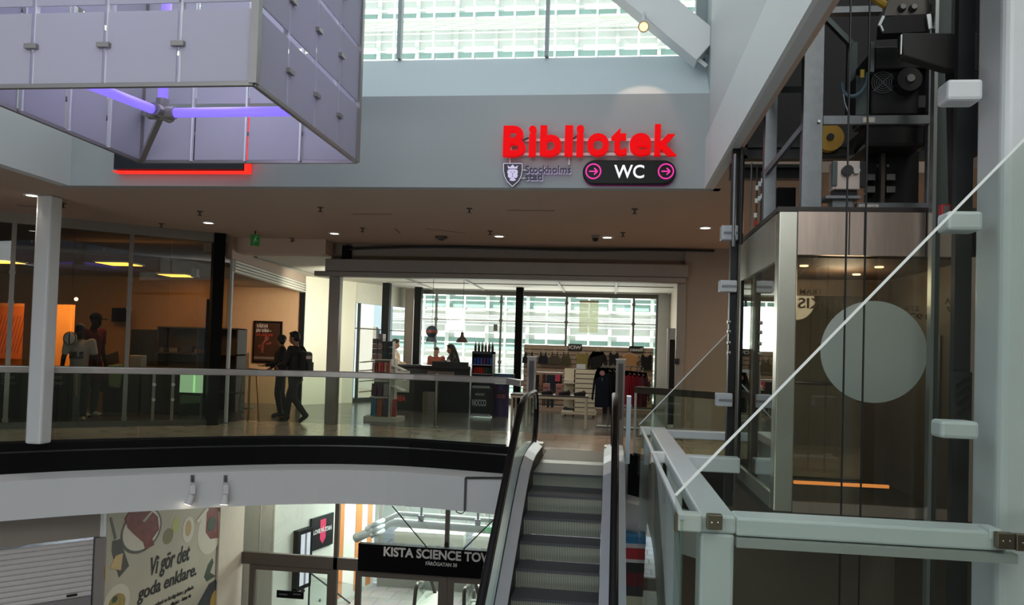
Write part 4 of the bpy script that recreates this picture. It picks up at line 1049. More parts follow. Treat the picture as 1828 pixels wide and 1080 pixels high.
c_ = at(1690, 393, Y=5.52); MB().cyl(c_+Vector((0, 0, .03)), c_+Vector((0, 0, -.05)), .02, seg=12).build('conduit', GALV, t)

# channel beams and guide rails
for (x0, y0, x1, y1, Y, lb) in ((1328, 257, 1660, 283, 7.9, 'upper black channel beam crossing behind the lift frame'), (1304, 293, 1442, 318, 8.3, 'lower black channel beam behind the lift frame uprights')):
    t = thing('channel_beam', lb, 'beam', at((x0+x1)/2, y1, Y=Y), group='black lift beams')
    mb = MB(); prect(mb, x0, y0, x1, y0+6, Y, .12); prect(mb, x0, y1-6, x1, y1, Y, .12); prect(mb, x0+4, y0, x1, y1, Y+.03, .03); prect(mb, x0, y0, x0+6, y1, Y, .1)
    mb.build('channel', mat('channel_black', '#232624', .45, .4), t)
t = thing('guide_rail', 'tall black lift guide rail with pale brackets at the left of the cabin', 'rail', (1.17, 7.8, .1))
MB().box(1.14, 1.20, 7.75, 7.85, .1, 3.9).build('rail', BLACKM, t); MB().box(1.205, 1.225, 7.7, 7.8, .1, 3.8).build('rail_blade', mat('rail_brown', '#5c5650'), t)
for px0, py0, px1, py1 in ((1288, 402, 1318, 428), (1285, 500, 1316, 521), (1279, 702, 1308, 726)):
    mb = MB(); prect(mb, px0, py0, px1, py1, 7.68, .12); br_ = mb.build('bracket', mat('bracket_grey', '#a4a8ac', .45), t, bevel=.01)
    mb = MB(); prect(mb, px0+4, (py0+py1)/2-1.5, px1, (py0+py1)/2+2, 7.67, .02); mb.build('slot', mat('slot_grey', '#6d7074', .5), br_)
for py in (575, 592, 612, 630): c_ = at(1304, py, Y=7.74); MB().cyl(c_, c_+Vector((-.03, 0, 0)), .018, seg=8).build('bolt', STEEL, t)
t = thing('guide_rail', 'slim galvanised guide rail seen through the cabin glass at its right', 'rail', at(1668, 600, Y=6.05))
p = at(1664, 600, Y=6.05); MB().box(p.x-.012, p.x+.012, 6.05, 6.12, -4.9, 6.0).build('rail', mat('rail_pale', '#9fa6a4', .35, .8), t); MB().box(p.x+.012, p.x+.06, 6.09, 6.11, -4.9, 6.0).build('rail_back', mat('dark_galvanised', '#4d5654'), t)
t = thing('guide_rail', 'dark guide rail with slotted chain tray just left of the white column', 'rail', at(1718, 700, Y=5.3))
p = at(1718, 600, Y=5.3); MB().box(p.x-.05, p.x+.05, 5.3, 5.36, -4.9, 6.0).build('rail', mat('rail_dark', '#2b2e30', .5, .4), t)
pb('tray', 1704, 664, 1735, 752, 5.24, .05, mat('tray_dark', '#232527', .5), t)
sl_ = MB()
for k in range(4): sl_.bar(at(1709, 690+k*17, Y=5.235), at(1730, 674+k*17, Y=5.235), .02, .012, (0, 1, 0))
sl_.build('slot', BLACK, t)
for (x, Y, lb) in ((1336, 7.6, 'thin vertical cable rods with pale clips left of the lift uprights'),):
    t = thing('cable_rods', lb, 'cables', at(1345, 350, Y=Y))
    for k, px in enumerate((1313, 1326, 1342, 1352, 1360)):
        a_ = at(px, 275+8*k, Y=7.5+.03*k); b2 = at(px-6, 440-4*k, Y=7.5+.03*k); MB().cyl((a_.x, a_.y, a_.z), (a_.x, a_.y, b2.z), .018 if k < 2 else .008, seg=8).build('rod', [GALV, BLACKM, mat('rail_brown', '#5c5650'), BLACK, BLACK][k], t)
    for px, py in ((1352, 335), (1357, 328), (1362, 322), (1351, 358), (1356, 354), (1361, 350), (1349, 384)): pb('clip', px-3, py-4, px+2, py+4, 7.45, .02, mat('clip_white', '#c4cfcc', .5), t)
    pb('red_clip', 1347, 394, 1352, 402, 7.45, .02, mat('switch_red', '#a52325'), t)
pbm = mat('black_panel', '#08080a')
o = pb('control_cabinet', 1387, 334, 1421, 378, 7.6, .2, pbm, None, .01); tag(o, 'plain black control cabinet between the two lift frame uprights', 'cabinet')
# reflection of lettering, modelled as faint mirrored letters inside the cabin glass
REFL = mat('reflected_letter', '#8a6e58', .6)
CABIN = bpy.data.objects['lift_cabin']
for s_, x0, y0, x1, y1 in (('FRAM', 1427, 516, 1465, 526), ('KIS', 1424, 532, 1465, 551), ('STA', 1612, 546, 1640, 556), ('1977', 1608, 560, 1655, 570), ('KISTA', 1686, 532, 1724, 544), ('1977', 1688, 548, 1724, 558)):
    a, b_, z0, z1 = fbox(x0, y0, x1, y1, 6.24); text('lettering', s_, (-b_, -a, z0, z1), REFL, CABIN, o=(0, 6.232, 0), ux=(-1, 0, 0), depth=.004, bold=.02)
# ================================================================== PEOPLE AND MANNEQUINS
def meld(mb, name, m, parent, voxel, sm=6, local=True):
    """fuse overlapping volumes into one continuous smooth surface"""
    o = mb.build(name, m, parent, local=local)
    r = o.modifiers.new('r', 'REMESH'); r.mode = 'VOXEL'; r.voxel_size = voxel
    if sm: s_ = o.modifiers.new('s', 'SMOOTH'); s_.factor = .5; s_.iterations = sm
    dg = bpy.context.evaluated_depsgraph_get()
    me = bpy.data.meshes.new_from_object(o.evaluated_get(dg))
    o.modifiers.clear(); old = o.data; o.data = me; bpy.data.meshes.remove(old)
    if not len(me.materials): me.materials.append(m)
    for p in me.polygons: p.use_smooth = True
    return o
def hand(mb, wrist, d, nrm, side, curl=.5, L=.18):
    """palm, four unequal bent fingers and a thumb; d = forearm direction, nrm = palm normal"""
    d = Vector(d).normalized(); nrm = Vector(nrm); nrm = (nrm-d*nrm.dot(d)).normalized(); s_ = d.cross(nrm)*side
    w = Vector(wrist)
    for k in (-1.2, -.4, .4, 1.2): mb.capsule(w+s_*k*.008, w+d*.085+s_*k*.022, .015, .012, 8)
    for k, l in ((-1.5, .062), (-.5, .075), (.5, .080), (1.5, .070)):
        a = w+d*.085+s_*k*.02; b = a+(d*math.cos(curl*.6)+nrm*math.sin(curl*.6))*l*.55; c_ = b+(d*math.cos(curl*1.5)+nrm*math.sin(curl*1.5))*l*.5
        mb.capsule(a, b, .0095, .009, 6); mb.capsule(b, c_, .009, .0075, 6)
    a = w+d*.025+s_*.03; b = a+(d*.7+s_*.7+nrm*.25)*.045; mb.capsule(a, b, .012, .01, 6); mb.capsule(b, b+(d*.95+nrm*.3)*.03, .01, .008, 6)
BASE_J = dict(hipL=(0, .085, .93), hipR=(0, -.085, .93), kneeL=(.02, .10, .50), kneeR=(.02, -.10, .50), ankL=(-.01, .10, .09), ankR=(-.01, -.10, .09),
              toeL=(.15, .12, .035), toeR=(.15, -.12, .035), shL=(0, .19, 1.44), shR=(0, -.19, 1.44), elL=(-.02, .24, 1.14), elR=(-.02, -.24, 1.14),
              wrL=(.06, .25, .90), wrR=(.06, -.25, .90), pel=(0, 0, .96), chest=(0, 0, 1.30), neck=(.0, 0, 1.47), head=(.03, 0, 1.64))
def figure(name, label, cat, loc, rz, J, C, hair='short', scale=1.0, yaw=0.0, sleeves='long', group=None, nod=0.0):
    j = {k: Vector(v) for k, v in BASE_J.items()}; j.update({k: Vector(v) for k, v in J.items()})
    t = thing(name, label, cat, loc, rz, group); t.scale = (scale,)*3
    skin = C['skin']; hd = j['head']; fx = Vector((math.cos(yaw)*math.cos(nod), math.sin(yaw)*math.cos(nod), -math.sin(nod))); sx = Vector((-math.sin(yaw), math.cos(yaw), 0)); ux = fx.cross(sx)
    b = MB()
    def H(f, s_, u): return hd+fx*f+sx*s_+ux*u
    b.sphere(H(0, 0, .025), .095, (1.02, .82, 1.0)); b.sphere(H(.025, 0, -.035), .078, (.95, .82, 1.05)); b.sphere(H(.055, 0, -.085), .035, (1, 1, .8))
    b.capsule(H(.092, 0, .0), H(.113, 0, -.032), .010, .014, 8); b.capsule(H(.098, .02, -.066), H(.098, -.02, -.066), .008, .008, 6)
    for s_ in (1, -1):
        b.sphere(H(0, s_*.078, -.01), .03, (.6, .35, 1)); b.capsule(H(.088, s_*.015, .03), H(.08, s_*.05, .03), .009, .008, 6)
    b.capsule(j['neck'], hd+ux*-.04, .058, .052); b.capsule(j['pel'], j['chest'], .125, .145, 12)
    for s_ in 'LR':
        b.capsule(j['chest'], j['sh'+s_], .12, .065); b.capsule(j['sh'+s_], j['el'+s_], .055, .042); b.capsule(j['el'+s_], j['wr'+s_], .042, .028)
        b.capsule(j['pel'], j['hip'+s_], .11, .10); b.capsule(j['hip'+s_], j['knee'+s_], .092, .058); b.capsule(j['knee'+s_], j['ank'+s_], .056, .038)
        b.capsule(j['ank'+s_]-Vector((0, 0, .03)), j['toe'+s_], .04, .032)
        hand(b, j['wr'+s_], j['wr'+s_]-j['el'+s_], C.get('palm'+s_, (0, 1 if s_ == 'R' else -1, 0)), 1 if s_ == 'L' else -1)
    meld(b, 'body', skin, t, .0075, 3)
    for s_ in (1, -1): MB().sphere(H(.083, s_*.033, .012), .011).build('eye', mat('eye_dark', '#1a1512', .2), t, local=True, smooth=True)
    b = MB()
    b.capsule(j['pel']-Vector((0, 0, .02)), j['chest'], .145, .165, 12); b.capsule(j['chest'], j['neck']-Vector((0, 0, .02)), .14, .075)
    for s_ in 'LR':
        b.capsule(j['chest'], j['sh'+s_], .135, .08)
        if sleeves == 'long': b.capsule(j['sh'+s_], j['el'+s_], .075, .06); b.capsule(j['el'+s_], j['wr'+s_].lerp(j['el'+s_], .06), .06, .042)
        else: b.capsule(j['sh'+s_], j['sh'+s_].lerp(j['el'+s_], .6), .075, .066)
    meld(b, 'jacket' if sleeves == 'long' else 'shirt', C['top'], t, .014, 6)
    if C.get('legs'):
        b = MB()
        for s_ in 'LR':
            b.capsule(j['pel'], j['hip'+s_], .13, .118); b.capsule(j['hip'+s_], j['knee'+s_], .108, .075); b.capsule(j['knee'+s_], j['ank'+s_], .073, .058)
        meld(b, 'trousers', C['legs'], t, .014, 5)
        for s_ in 'LR':
            b = MB(); a, c_ = j['ank'+s_], j['toe'+s_]; d = (c_-a).normalized()
            b.capsule(a-Vector((0, 0, .02))-d*.03, c_-d*.02, .048, .04, 10)
            lo = min(a.z, c_.z)
            b.capsule(a-Vector((0, 0, .055))-d*.03, c_+Vector((0, 0, -.015)), .03, .028, 8); meld(b, 'shoe', C['shoes'], t, .011, 3)
    b = MB()
    if hair in ('short', 'long'):
        b.sphere(H(-.018, 0, .055), .098, (1.05, .93, .88)); b.sphere(H(-.05, 0, .01), .08, (.85, 1, 1.1)); b.sphere(H(.045, 0, .10), .045, (1.1, 1.4, .7))
        if hair == 'long':
            b.capsule(H(-.05, 0, .03), H(-.10, 0, -.18), .085, .085); b.capsule(H(-.10, 0, -.18), H(-.15, 0, -.40), .085, .05)
        meld(b, 'hair', C['hair'], t, .012, 2)
    elif hair == 'cap':
        b.sphere(H(-.008, 0, .055), .102, (1.03, .9, .85)); meld(b, 'cap', C['hair'], t, .012, 2)
        mb = MB(); mb.prism(disc(0, 0, .10, .075, 20), .018, H(.13, 0, .045), fx, sx).build('cap_peak', C['hair'], t, local=True)
    return t, j, H
DARKJ = mat('dark_jacket', '#101012', .8); DARKT = mat('dark_trousers', '#15161a', .8); SKIN = mat('skin', '#8a5f48', .55); HAIRK = mat('black_hair', '#0c0a09', .6)
SHOEK = mat('black_shoe', '#0d0d0e', .5)
# man with a backpack, striding to the left
p = at(524, 754, Z=0)
t, j, H = figure('person', 'person in dark jacket with backpack striding left along the balcony, phone side hidden', 'person', p, R(172),
    dict(hipL=(0, .08, .93), hipR=(0, -.08, .93), kneeL=(-.02, .09, .50), ankL=(-.31, .10, .16), toeL=(-.20, .11, .045), kneeR=(.17, -.1, .52), ankR=(.22, -.1, .10), toeR=(.37, -.1, .04),
         elL=(.10, .26, 1.16), wrL=(.30, .14, 1.10), elR=(-.06, -.26, 1.15), wrR=(.02, -.27, .90), head=(.05, 0, 1.66)),
    dict(skin=SKIN, top=DARKJ, legs=DARKT, shoes=SHOEK, hair=HAIRK), nod=.15)
t['label'] = 'person with dark backpack striding left, back foot lifting, near the sunlit white wall'
b = MB(); b.box(-.30, -.12, -.15, .15, 1.0, 1.40); bp = b.build('backpack', mat('backpack_black', '#0b0b0d', .75), t, local=True, bevel=.06, seg=4)
MB().box(-.34, -.295, -.11, .11, 1.02, 1.2).build('backpack_pocket', mat('backpack_black', '#0b0b0d'), bp, local=True, bevel=.02)
MB().box(-.305, -.295, -.06, .13, 1.26, 1.32).build('pale_patch', mat('pale_patch', '#b89a90', .6), bp, local=True)
for s_ in (1, -1): MB().tube(smooth_curve([(-.17, s_*.12, 1.36), (-.05, s_*.14, 1.49), (.10, s_*.13, 1.42), (.15, s_*.13, 1.25), (.05, s_*.16, 1.08), (-.17, s_*.14, 1.05)], 4), .018, 8).build('strap', mat('backpack_black', '#0b0b0d'), bp, local=True)
p = at(499, 744, Z=0)
t, j, H = figure('person', 'person in black standing before the framed poster, one open hand held out', 'person', p, R(205),
    dict(elR=(.10, -.25, 1.16), wrR=(.20, -.22, 1.05), elL=(.12, .25, 1.15), wrL=(.32, .26, 1.10), kneeL=(.06, .1, .5), kneeR=(-.02, -.1, .5), ankR=(-.14, -.1, .09), toeR=(.0, -.11, .035), head=(.02, 0, 1.62)),
    dict(skin=SKIN, top=DARKJ, legs=DARKT, shoes=SHOEK, hair=HAIRK, palmL=(0, 0, 1)), scale=.99, yaw=R(-70))

# ================================================================== SPORTS SHOP THINGS
def floor_pt(px, py): return at(px, py, Z=0)
# pendant lamps over the counter
LM = mat('lamp_shade_brown', '#4a332c', .5, .2); LB_ = mat('lamp_shade_blue', '#37414f', .5, .2)
p = at(771, 592, Y=19.6); t = thing('pendant_lamp', 'round ball pendant lamp with flared foot above the counter', 'lamp', p)
MB().sphere(p, .155).build('ball', LB_, t, smooth=True); MB().lathe([(.157, -.03), (.157, .03)], p, 24, cap=False).build('red_band', mat('lamp_band_red', '#7a2f22', .5), t)
MB().lathe([(.07, -.12), (.12, -.15), (.15, -.26), (.14, -.26)], p, 24).build('flared_foot', LB_, t); MB().cyl(p+Vector((0, 0, .14)), (p.x, p.y, 3.32), .006, seg=6).build('cord', BLACK, t)
p = at(825, 605, Y=19.6); t = thing('pendant_lamp', 'dark brown dome pendant lamp with open bottom above the counter', 'lamp', p)
MB().lathe([(.035, .17), (.045, .07), (.06, .05), (.12, .0), (.15, -.06), (.152, -.09), (.145, -.09), (.11, .0)], p, 24).build('shade', LM, t, smooth=True); MB().cyl(p+Vector((0, 0, .16)), (p.x, p.y, 3.32), .006, seg=6).build('cord', BLACK, t)

# sales counter
cl_, cr_ = at(703, 700, Y=18.9).x, at(838, 700, Y=18.9).x
t = thing('sales_counter', 'long dark sales counter below the two pendant lamps', 'counter', ((cl_+cr_)/2, 19.2, 0))
CT = mat('counter_black', '#17181a', .45)
MB().box(cl_, cr_, 18.9, 19.5, .0, 1.08).build('body', CT, t); MB().box(cl_-.03, cr_+.02, 18.85, 19.55, 1.08, 1.13).build('worktop', mat('counter_top', '#26262a', .3), t)
MB().box(at(770, 700, Y=18.88).x, at(835, 700, Y=18.88).x, 18.84, 18.9, 1.13, 1.24).build('raised_front', CT, t)
l_ = fbox(763, 663, 811, 670, 18.83); MB().box(l_[0], l_[1], 18.83, 18.85, l_[2], l_[3]).build('front_strip', mat('strip_taupe', '#6a5d55', .6), t)
px0 = at(709, 712, Y=18.88); MB().box(px0.x-.05, px0.x+.30, 18.875, 18.9, .45, .98).build('notice', mat('notice_grey', '#8d8b86', .6), t)
l_ = fbox(707, 706, 724, 716, 18.86); text('lettering', 'REA', l_, mat('notice_red', '#a6392c', .6), t, o=(0, 18.874, 0), depth=.002, bold=.03)
p = at(771, 735, Z=0); o = MB().lathe([(.15, 0), (.16, .5), (.15, .5), (.14, .02)], (p.x, 18.55, 0), 20).build('waste_bin', mat('bin_grey', '#77746f', .5)); tag(o, 'grey cylindrical bin standing against the front of the dark counter', 'bin')
def small(name, label, cat, px0, py0, px1, py1, Y, dep, m, bevel=.004, group=None, zbase=None):
    l_ = fbox(px0, py0, px1, py1, Y)
    mb = MB(); mb.box(l_[0], l_[1], Y, Y+dep, l_[2] if zbase is None else zbase, l_[3]); o = mb.build(name, m, bevel=bevel); return tag(o, label, cat, group)
t = thing('till_monitor', 'small grey till screen on the counter in front of the long-haired person', 'monitor', at(796, 660, Y=19.1))
l_ = fbox(789, 643, 803, 655, 19.1); MB().box(l_[0], l_[1], 19.1, 19.13, l_[2], l_[3]).build('screen', mat('screen_back', '#4c4a4c', .5), t, bevel=.005); c_ = (l_[0]+l_[1])/2
MB().box(c_-.03, c_+.03, 19.13, 19.16, 1.13, l_[3]-.05).box(c_-.1, c_+.1, 19.08, 19.22, 1.13, 1.15).build('stand', BLACK, t)
t = thing('pump_bottle', 'clear pump bottle on the counter beside the till screen', 'bottle', at(800, 660, Y=18.95))
p = at(800, 662, Y=18.95); MB().lathe([(.035, 0), (.04, .02), (.04, .13), (.015, .15), (.015, .17)], (p.x, 18.95, 1.13), 14).build('bottle', mat('bottle_pale', '#c9c4bd', .3), t); MB().cyl((p.x, 18.95, 1.3), (p.x, 18.95, 1.34), .008, seg=6).bar((p.x+.01, 18.95, 1.34), (p.x-.05, 18.95, 1.335), .012, .012).build('pump', BLACK, t)
for i, (a, b, c_, d, lb) in enumerate(((747, 651, 752, 660, 'small black speaker at the left end of the raised counter'), (833, 653, 838, 662, 'small black speaker at the right end of the raised counter beside the drinks rack'))): small('desk_speaker', lb, 'speaker', a, b, c_, d, 18.95, .1, BLACK, .01, 'counter speakers', 1.13)
for i, (a, b, c_, d, col, lb) in enumerate(((712, 655, 722, 665, '#c9b9a2', 'pale goods box at the left end of the counter beside the snack stand'), (724, 657, 733, 665, '#8a7263', 'brown goods box on the counter, second from the snack stand'), (735, 654, 745, 665, '#5c5b5e', 'grey goods box on the counter left of the small speaker'), (716, 652, 728, 656, '#d8d0c4', 'flat cream tray lying across boxes at the left end of the counter'))):
    small('goods_box', lb, 'box', a, b, c_, d, 18.98, .16, mat('goods_%d' % i, col, .6), .004, 'counter clutter', 1.13 if i < 3 else None)
# people behind the counter
p = at(806, 700, Y=20.2)
figure('person', 'person with long dark hair and dark top behind the counter under the dome lamp', 'person', (p.x, 20.2, 0), R(185), dict(wrL=(.25, .2, 1.05), elL=(.05, .26, 1.12), wrR=(.25, -.2, 1.05), elR=(.05, -.26, 1.12), head=(.06, 0, 1.6)),
       dict(skin=SKIN, top=mat('dark_top_red', '#2a1c1c', .8), legs=DARKT, shoes=SHOEK, hair=HAIRK), hair='long', scale=.97, nod=.2)
p = at(777, 700, Y=20.9)
figure('person', 'person in orange-brown top behind the counter under the ball lamp', 'person', (p.x, 20.9, 0), R(-80), dict(wrL=(.25, .1, 1.05), wrR=(.25, -.1, 1.05)),
       dict(skin=SKIN, top=mat('rust_top', '#7a3a28', .8), legs=DARKT, shoes=SHOEK, hair=mat('brown_hair', '#2a1a12', .6)), scale=.90, nod=.25)
p = at(701, 700, Y=20.0)
figure('person', 'person in pale beige top partly hidden behind the snack stand', 'person', (p.x, 20.0, 0), R(20), dict(wrL=(.3, .15, 1.12), elL=(.1, .24, 1.16), wrR=(.3, -.15, 1.12), elR=(.1, -.24, 1.16)),
       dict(skin=SKIN, top=mat('beige_top', '#b79f86', .8), legs=DARKT, shoes=SHOEK, hair=mat('brown_hair', '#2a1a12')), scale=1.0, nod=.15)

# snack stand (left gondola)
Yg = 16.4
g0 = floor_pt(680, 753); Yg = g0.y
l0, l1 = at(661, 700, Y=Yg).x, at(696, 700, Y=Yg).x
t = thing('snack_stand', 'white snack stand with boxes piled on top and bags on its shelves', 'shop stand', ((l0+l1)/2, Yg+.3, 0))
SW_ = mat('stand_white', '#c9c4ba', .55)
zs_ = [at(680, y, Y=Yg).z for y in (741, 712, 681, 668, 650)]
MB().hexa([(l0-.12, Yg-.02, 0), (l1+.16, Yg-.05, 0), (l1+.2, Yg+.5, 0), (l0-.2, Yg+.5, 0)], [(l0-.12, Yg-.02, .10), (l1+.16, Yg-.05, .10), (l1+.2, Yg+.5, .10), (l0-.2, Yg+.5, .10)]).build('plinth', SW_, t)
MB().box(l0, l1+.02, Yg+.24, Yg+.28, .1, 1.28).build('back_panel', SW_, t); MB().box(l1-.02, l1+.01, Yg, Yg+.5, .1, 1.28).build('side_panel', SW_, t)
for z in (.50, .84, 1.0, 1.28): MB().box(l0-.01, l1, Yg, Yg+.45, z-.012, z+.012).build('shelf', SW_, t)
for s_, x_ in ((-1, l0), (1, l1)):
    for z in ((.62, .84, 1.06, 1.24) if s_ < 0 else (.74, .95, 1.16)):
        MB().bar((x_+s_*.01, Yg+.2, z), (x_+s_*.26, Yg+.2, z-(.03 if s_ < 0 else .10)), .34, .02).build('side_shelf', SW_, t)
def bag(mb, x0, x1, y, z0, h, d=.07):
    xm = (x0+x1)/2
    mb.hexa([(x0, y, z0), (x1, y, z0), (x1, y+d, z0), (x0, y+d, z0)], [(x0+.005, y, z0+h*.5), (x1-.005, y, z0+h*.5), (x1-.005, y+d, z0+h*.5), (x0+.005, y+d, z0+h*.5)])
    mb.hexa([(x0+.005, y, z0+h*.5), (x1-.005, y, z0+h*.5), (x1-.005, y+d, z0+h*.5), (x0+.005, y+d, z0+h*.5)], [(x0+.003, y+d*.45, z0+h), (x1-.003, y+d*.45, z0+h), (x1-.003, y+d*.55, z0+h), (x0+.003, y+d*.55, z0+h)])
rows = [(.10, .36, [('#2b6f8e', 'blue'), ('#a0552a', 'orange'), ('#3a3f46', 'grey'), ], .13, 'bottom tier'), (.51, .26, [('#3d1b24', 'dark maroon'), ('#4a2540', 'plum'), ('#8f8a86', 'pale grey')], .12, 'middle tier'),
        (1.01, .2, [('#a59b90', 'beige'), ('#7c2136', 'crimson'), ('#b0632a', 'amber'), ('#a3233f', 'red-pink'), ('#b08a70', 'tan'), ('#b5492c', 'rust')], .062, 'upper tier')]
for z, h, cols, w_, tn in rows:
    n = len(cols); sp = (l1-.03-l0)/n
    for i, (c_, cn) in enumerate(cols):
        mb = MB(); x = l0+.005+i*sp; bag(mb, x, x+sp*.9, Yg+.04, z+.013, h)
        o = mb.build('snack_bag', mat('bag_'+cn.replace(' ', '_').replace('-', '_'), c_, .4), bevel=.004); tag(o, '%s snack bag on the %s of the white snack stand' % (cn, tn), 'snack bag', 'snack bags')
mb = MB(); bag(mb, l1+.03, l1+.13, Yg+.05, .11, .36); o = mb.build('snack_bag', mat('bag_red_green', '#a8433a', .4), bevel=.004); tag(o, 'red snack bag on the plinth at the right side of the snack stand', 'snack bag', 'snack bags')
top = at(680, 650, Y=Yg).z
bxs = [(664, 672, 623.5, '#6b6560'), (673, 681, 618, '#5a5552'), ]
k = 0
for col_, (xa, xb_, rws, cc, nm) in enumerate(((662, 671, 4, '#8a6f68', 'mauve'), (672, 680, 5, '#948078', 'grey-pink'), (681, 689, 3, '#23302b', 'dark green'), (690, 698, 3, '#1b2622', 'blackish green'))):
    xx0, xx1 = at(xa, 640, Y=Yg).x, at(xb_, 640, Y=Yg).x
    hh = .105 if rws > 3 else .125
    for r_ in range(rws):
        z = 1.293+r_*hh
        o = MB().box(xx0, xx1, Yg+.08, Yg+.3, z, z+hh-.004).build('carton', mat('carton_%s_%d' % (nm.replace(' ', '_').replace('-', '_'), r_ % 2), cc if r_ % 2 == 0 else '#5e5450' if rws > 3 else cc, .5), bevel=.003)
        pos = ['bottom', 'second', 'third', 'fourth', 'fifth'][r_]
        if r_ == rws-1: pos = 'topmost'
        tag(o, '%s carton, %s in its stack on the snack stand' % (nm, pos), 'box', 'cartons on the snack stand')

# drinks display rack
Yr = 18.15; p0 = floor_pt(858, 746); Yr = p0.y
l0, l1 = at(841, 690, Y=Yr).x, at(878, 690, Y=Yr).x
t = thing('drinks_rack', 'black branded drinks rack with bottles on top and rows of cans', 'shop rack', ((l0+l1)/2, Yr+.25, 0))
zt = at(860, 627, Y=Yr).z; zA = at(860, 651, Y=Yr).z; zB_ = at(860, 667, Y=Yr).z; zC_ = at(860, 692, Y=Yr).z
RK = mat('rack_black', '#16171b', .4)
MB().box(l0, l0+.02, Yr, Yr+.45, .04, zt).box(l1-.02, l1, Yr, Yr+.45, .04, zt).build('side_frame', RK, t); MB().box(l0+.02, l1-.02, Yr+.43, Yr+.45, .04, zt).build('back_panel', mat('rack_blue', '#1d2742', .4), t)
for z in (zA, zB_, zC_, .10): MB().box(l0+.02, l1-.02, Yr, Yr+.43, z-.015, z).build('shelf', mat('rack_shelf', '#9a979b', .4), t)
MB().box(l0, l1, Yr, Yr+.45, zt-.06, zt).build('top_board', RK, t); MB().box(l0+.01, l1-.01, Yr-.012, Yr, .12, zC_-.02).build('front_panel', mat('rack_front', '#1b1d24', .35), t)
WT = mat('rack_lettering', '#b9bcc6', .4)
l_ = fbox(843, 713, 868, 725, Yr-.02); text('lettering', 'NOCCO', l_, WT, t, o=(0, Yr-.0125, 0), depth=.003, bold=.03)
l_ = fbox(848, 702, 864, 706, Yr-.02); text('lettering', 'NOCCO', l_, WT, t, o=(0, Yr-.0125, 0), depth=.003, bold=.04, slant=.3)
MB().box(l0-.005, l1+.005, Yr-.02, Yr-.005, .03, .08).build('kick_strip', mat('rack_chrome', '#c9ccd0', .2, .8), t)
MB().box(l0+.03, l1-.06, Yr+.01, Yr+.03, zC_+.005, zC_+.04).build('front_lip', mat('rack_chrome', '#c9ccd0'), t)
can0 = None
def can(loc, r, h, m, name, label, group, cap):
    t_ = thing(name, label, 'drink', loc, group=group)
    MB().lathe([(r*.8, 0), (r, h*.05), (r, h*.92), (r*.8, h)] if name == 'can' else [(r, 0), (r, h*.6), (r*.4, h*.8), (r*.4, h*.9)], (0, 0, 0), 12).build('body', m, t_, local=True)
    MB().lathe([(r*.75, h), (r*.75, h*1.01)] if name == 'can' else [(r*.45, h*.9), (r*.45, h)], (0, 0, 0), 12).build('lid' if name == 'can' else 'cap', cap, t_, local=True)
    return t_
xs_ = [l0+.04+(l1-l0-.08)*k/5 for k in range(6)]
ordn = ['leftmost', 'second', 'third', 'fourth', 'fifth', 'rightmost']
bt_ = None
for k, x in enumerate(xs_):
    lb = '%s of the six dark bottles on top of the drinks rack' % ordn[k]
    loc = (x, Yr+.2, zt)
    if bt_ is None: bt_ = can(loc, .03, .21, mat('bottle_brown', '#3a2622', .3), 'bottle', lb, 'bottles on the drinks rack', BLACK)
    else: dup(bt_, loc, lb)
for z, cols, h, r, nm in ((zB_, ['#a3261f', '#a3261f', '#b5392a', '#b5392a', '#8c2a2a', '#2f5a4a', '#2f5a4a', '#33373f'], .14, .031, 'lower'), (zA, ['#3556a3', '#3556a3', '#4a66b0', '#7a3a5a', '#3556a3', '#5a70b5'], .16, .034, 'upper')):
    n = len(cols); pr = {}
    cnm = {'#a3261f': 'red', '#b5392a': 'orange-red', '#8c2a2a': 'maroon', '#2f5a4a': 'green', '#33373f': 'grey', '#3556a3': 'blue', '#4a66b0': 'mid blue', '#7a3a5a': 'plum', '#5a70b5': 'pale blue'}
    on = ['leftmost', 'second from left', 'third from left', 'fourth from left', 'fifth from left', 'sixth from left', 'seventh from left', 'rightmost']; on = on[:n-1]+['rightmost']
    for k, c_ in enumerate(cols):
        loc = (l0+.05+(l1-l0-.10)*k/(n-1), Yr+.1, z); lb = '%s can, %s on the %s shelf of the drinks rack' % (cnm[c_], on[k], nm)
        if c_ not in pr: pr[c_] = can(loc, r, h, mat('can_'+cnm[c_].replace(' ', '_').replace('-', '_'), c_, .3, .4), 'can', lb, 'cans on the drinks rack', CHROME)
        else: dup(pr[c_], loc, lb)
# round purple display and blue box
p = floor_pt(893, 744); l0, l1 = at(877, 700, Y=p.y).x, at(907, 700, Y=p.y).x
t = thing('promotion_drum', 'dark purple drum display with pink lettering right of the drinks rack', 'display', ((l0+l1)/2, p.y+.2, 0))
zt = at(893, 686, Y=p.y).z; MB().lathe([((l1-l0)/2, 0), ((l1-l0)/2, zt), (.0, zt)], ((l0+l1)/2, p.y+.2, 0), 32, cap=False).build('drum', mat('drum_purple', '#3a2a5c', .45), t, smooth=False)
cy_ = p.y+.2-(l1-l0)/2-.004
l_ = fbox(885, 697, 904, 714, cy_); MB().prism(disc((l_[0]+l_[1])/2, (l_[2]+l_[3])/2, (l_[1]-l_[0])/2, (l_[3]-l_[2])/2, 20), .05, (0, cy_, 0)).build('badge', mat('badge_dark', '#1f1622', .5), t)
l_ = fbox(887, 704, 902, 711, cy_); text('lettering', 'GOOD', l_, mat('pink_letter', '#b0566e', .5), t, o=(0, cy_-.001, 0), depth=.003, bold=.03)
small('display_box', 'low blue glass-fronted box on the purple drum right of the drinks rack', 'box', 880, 667, 916, 685, p.y, .3, mat('display_blue', '#2b4a66', .3), .01, None)

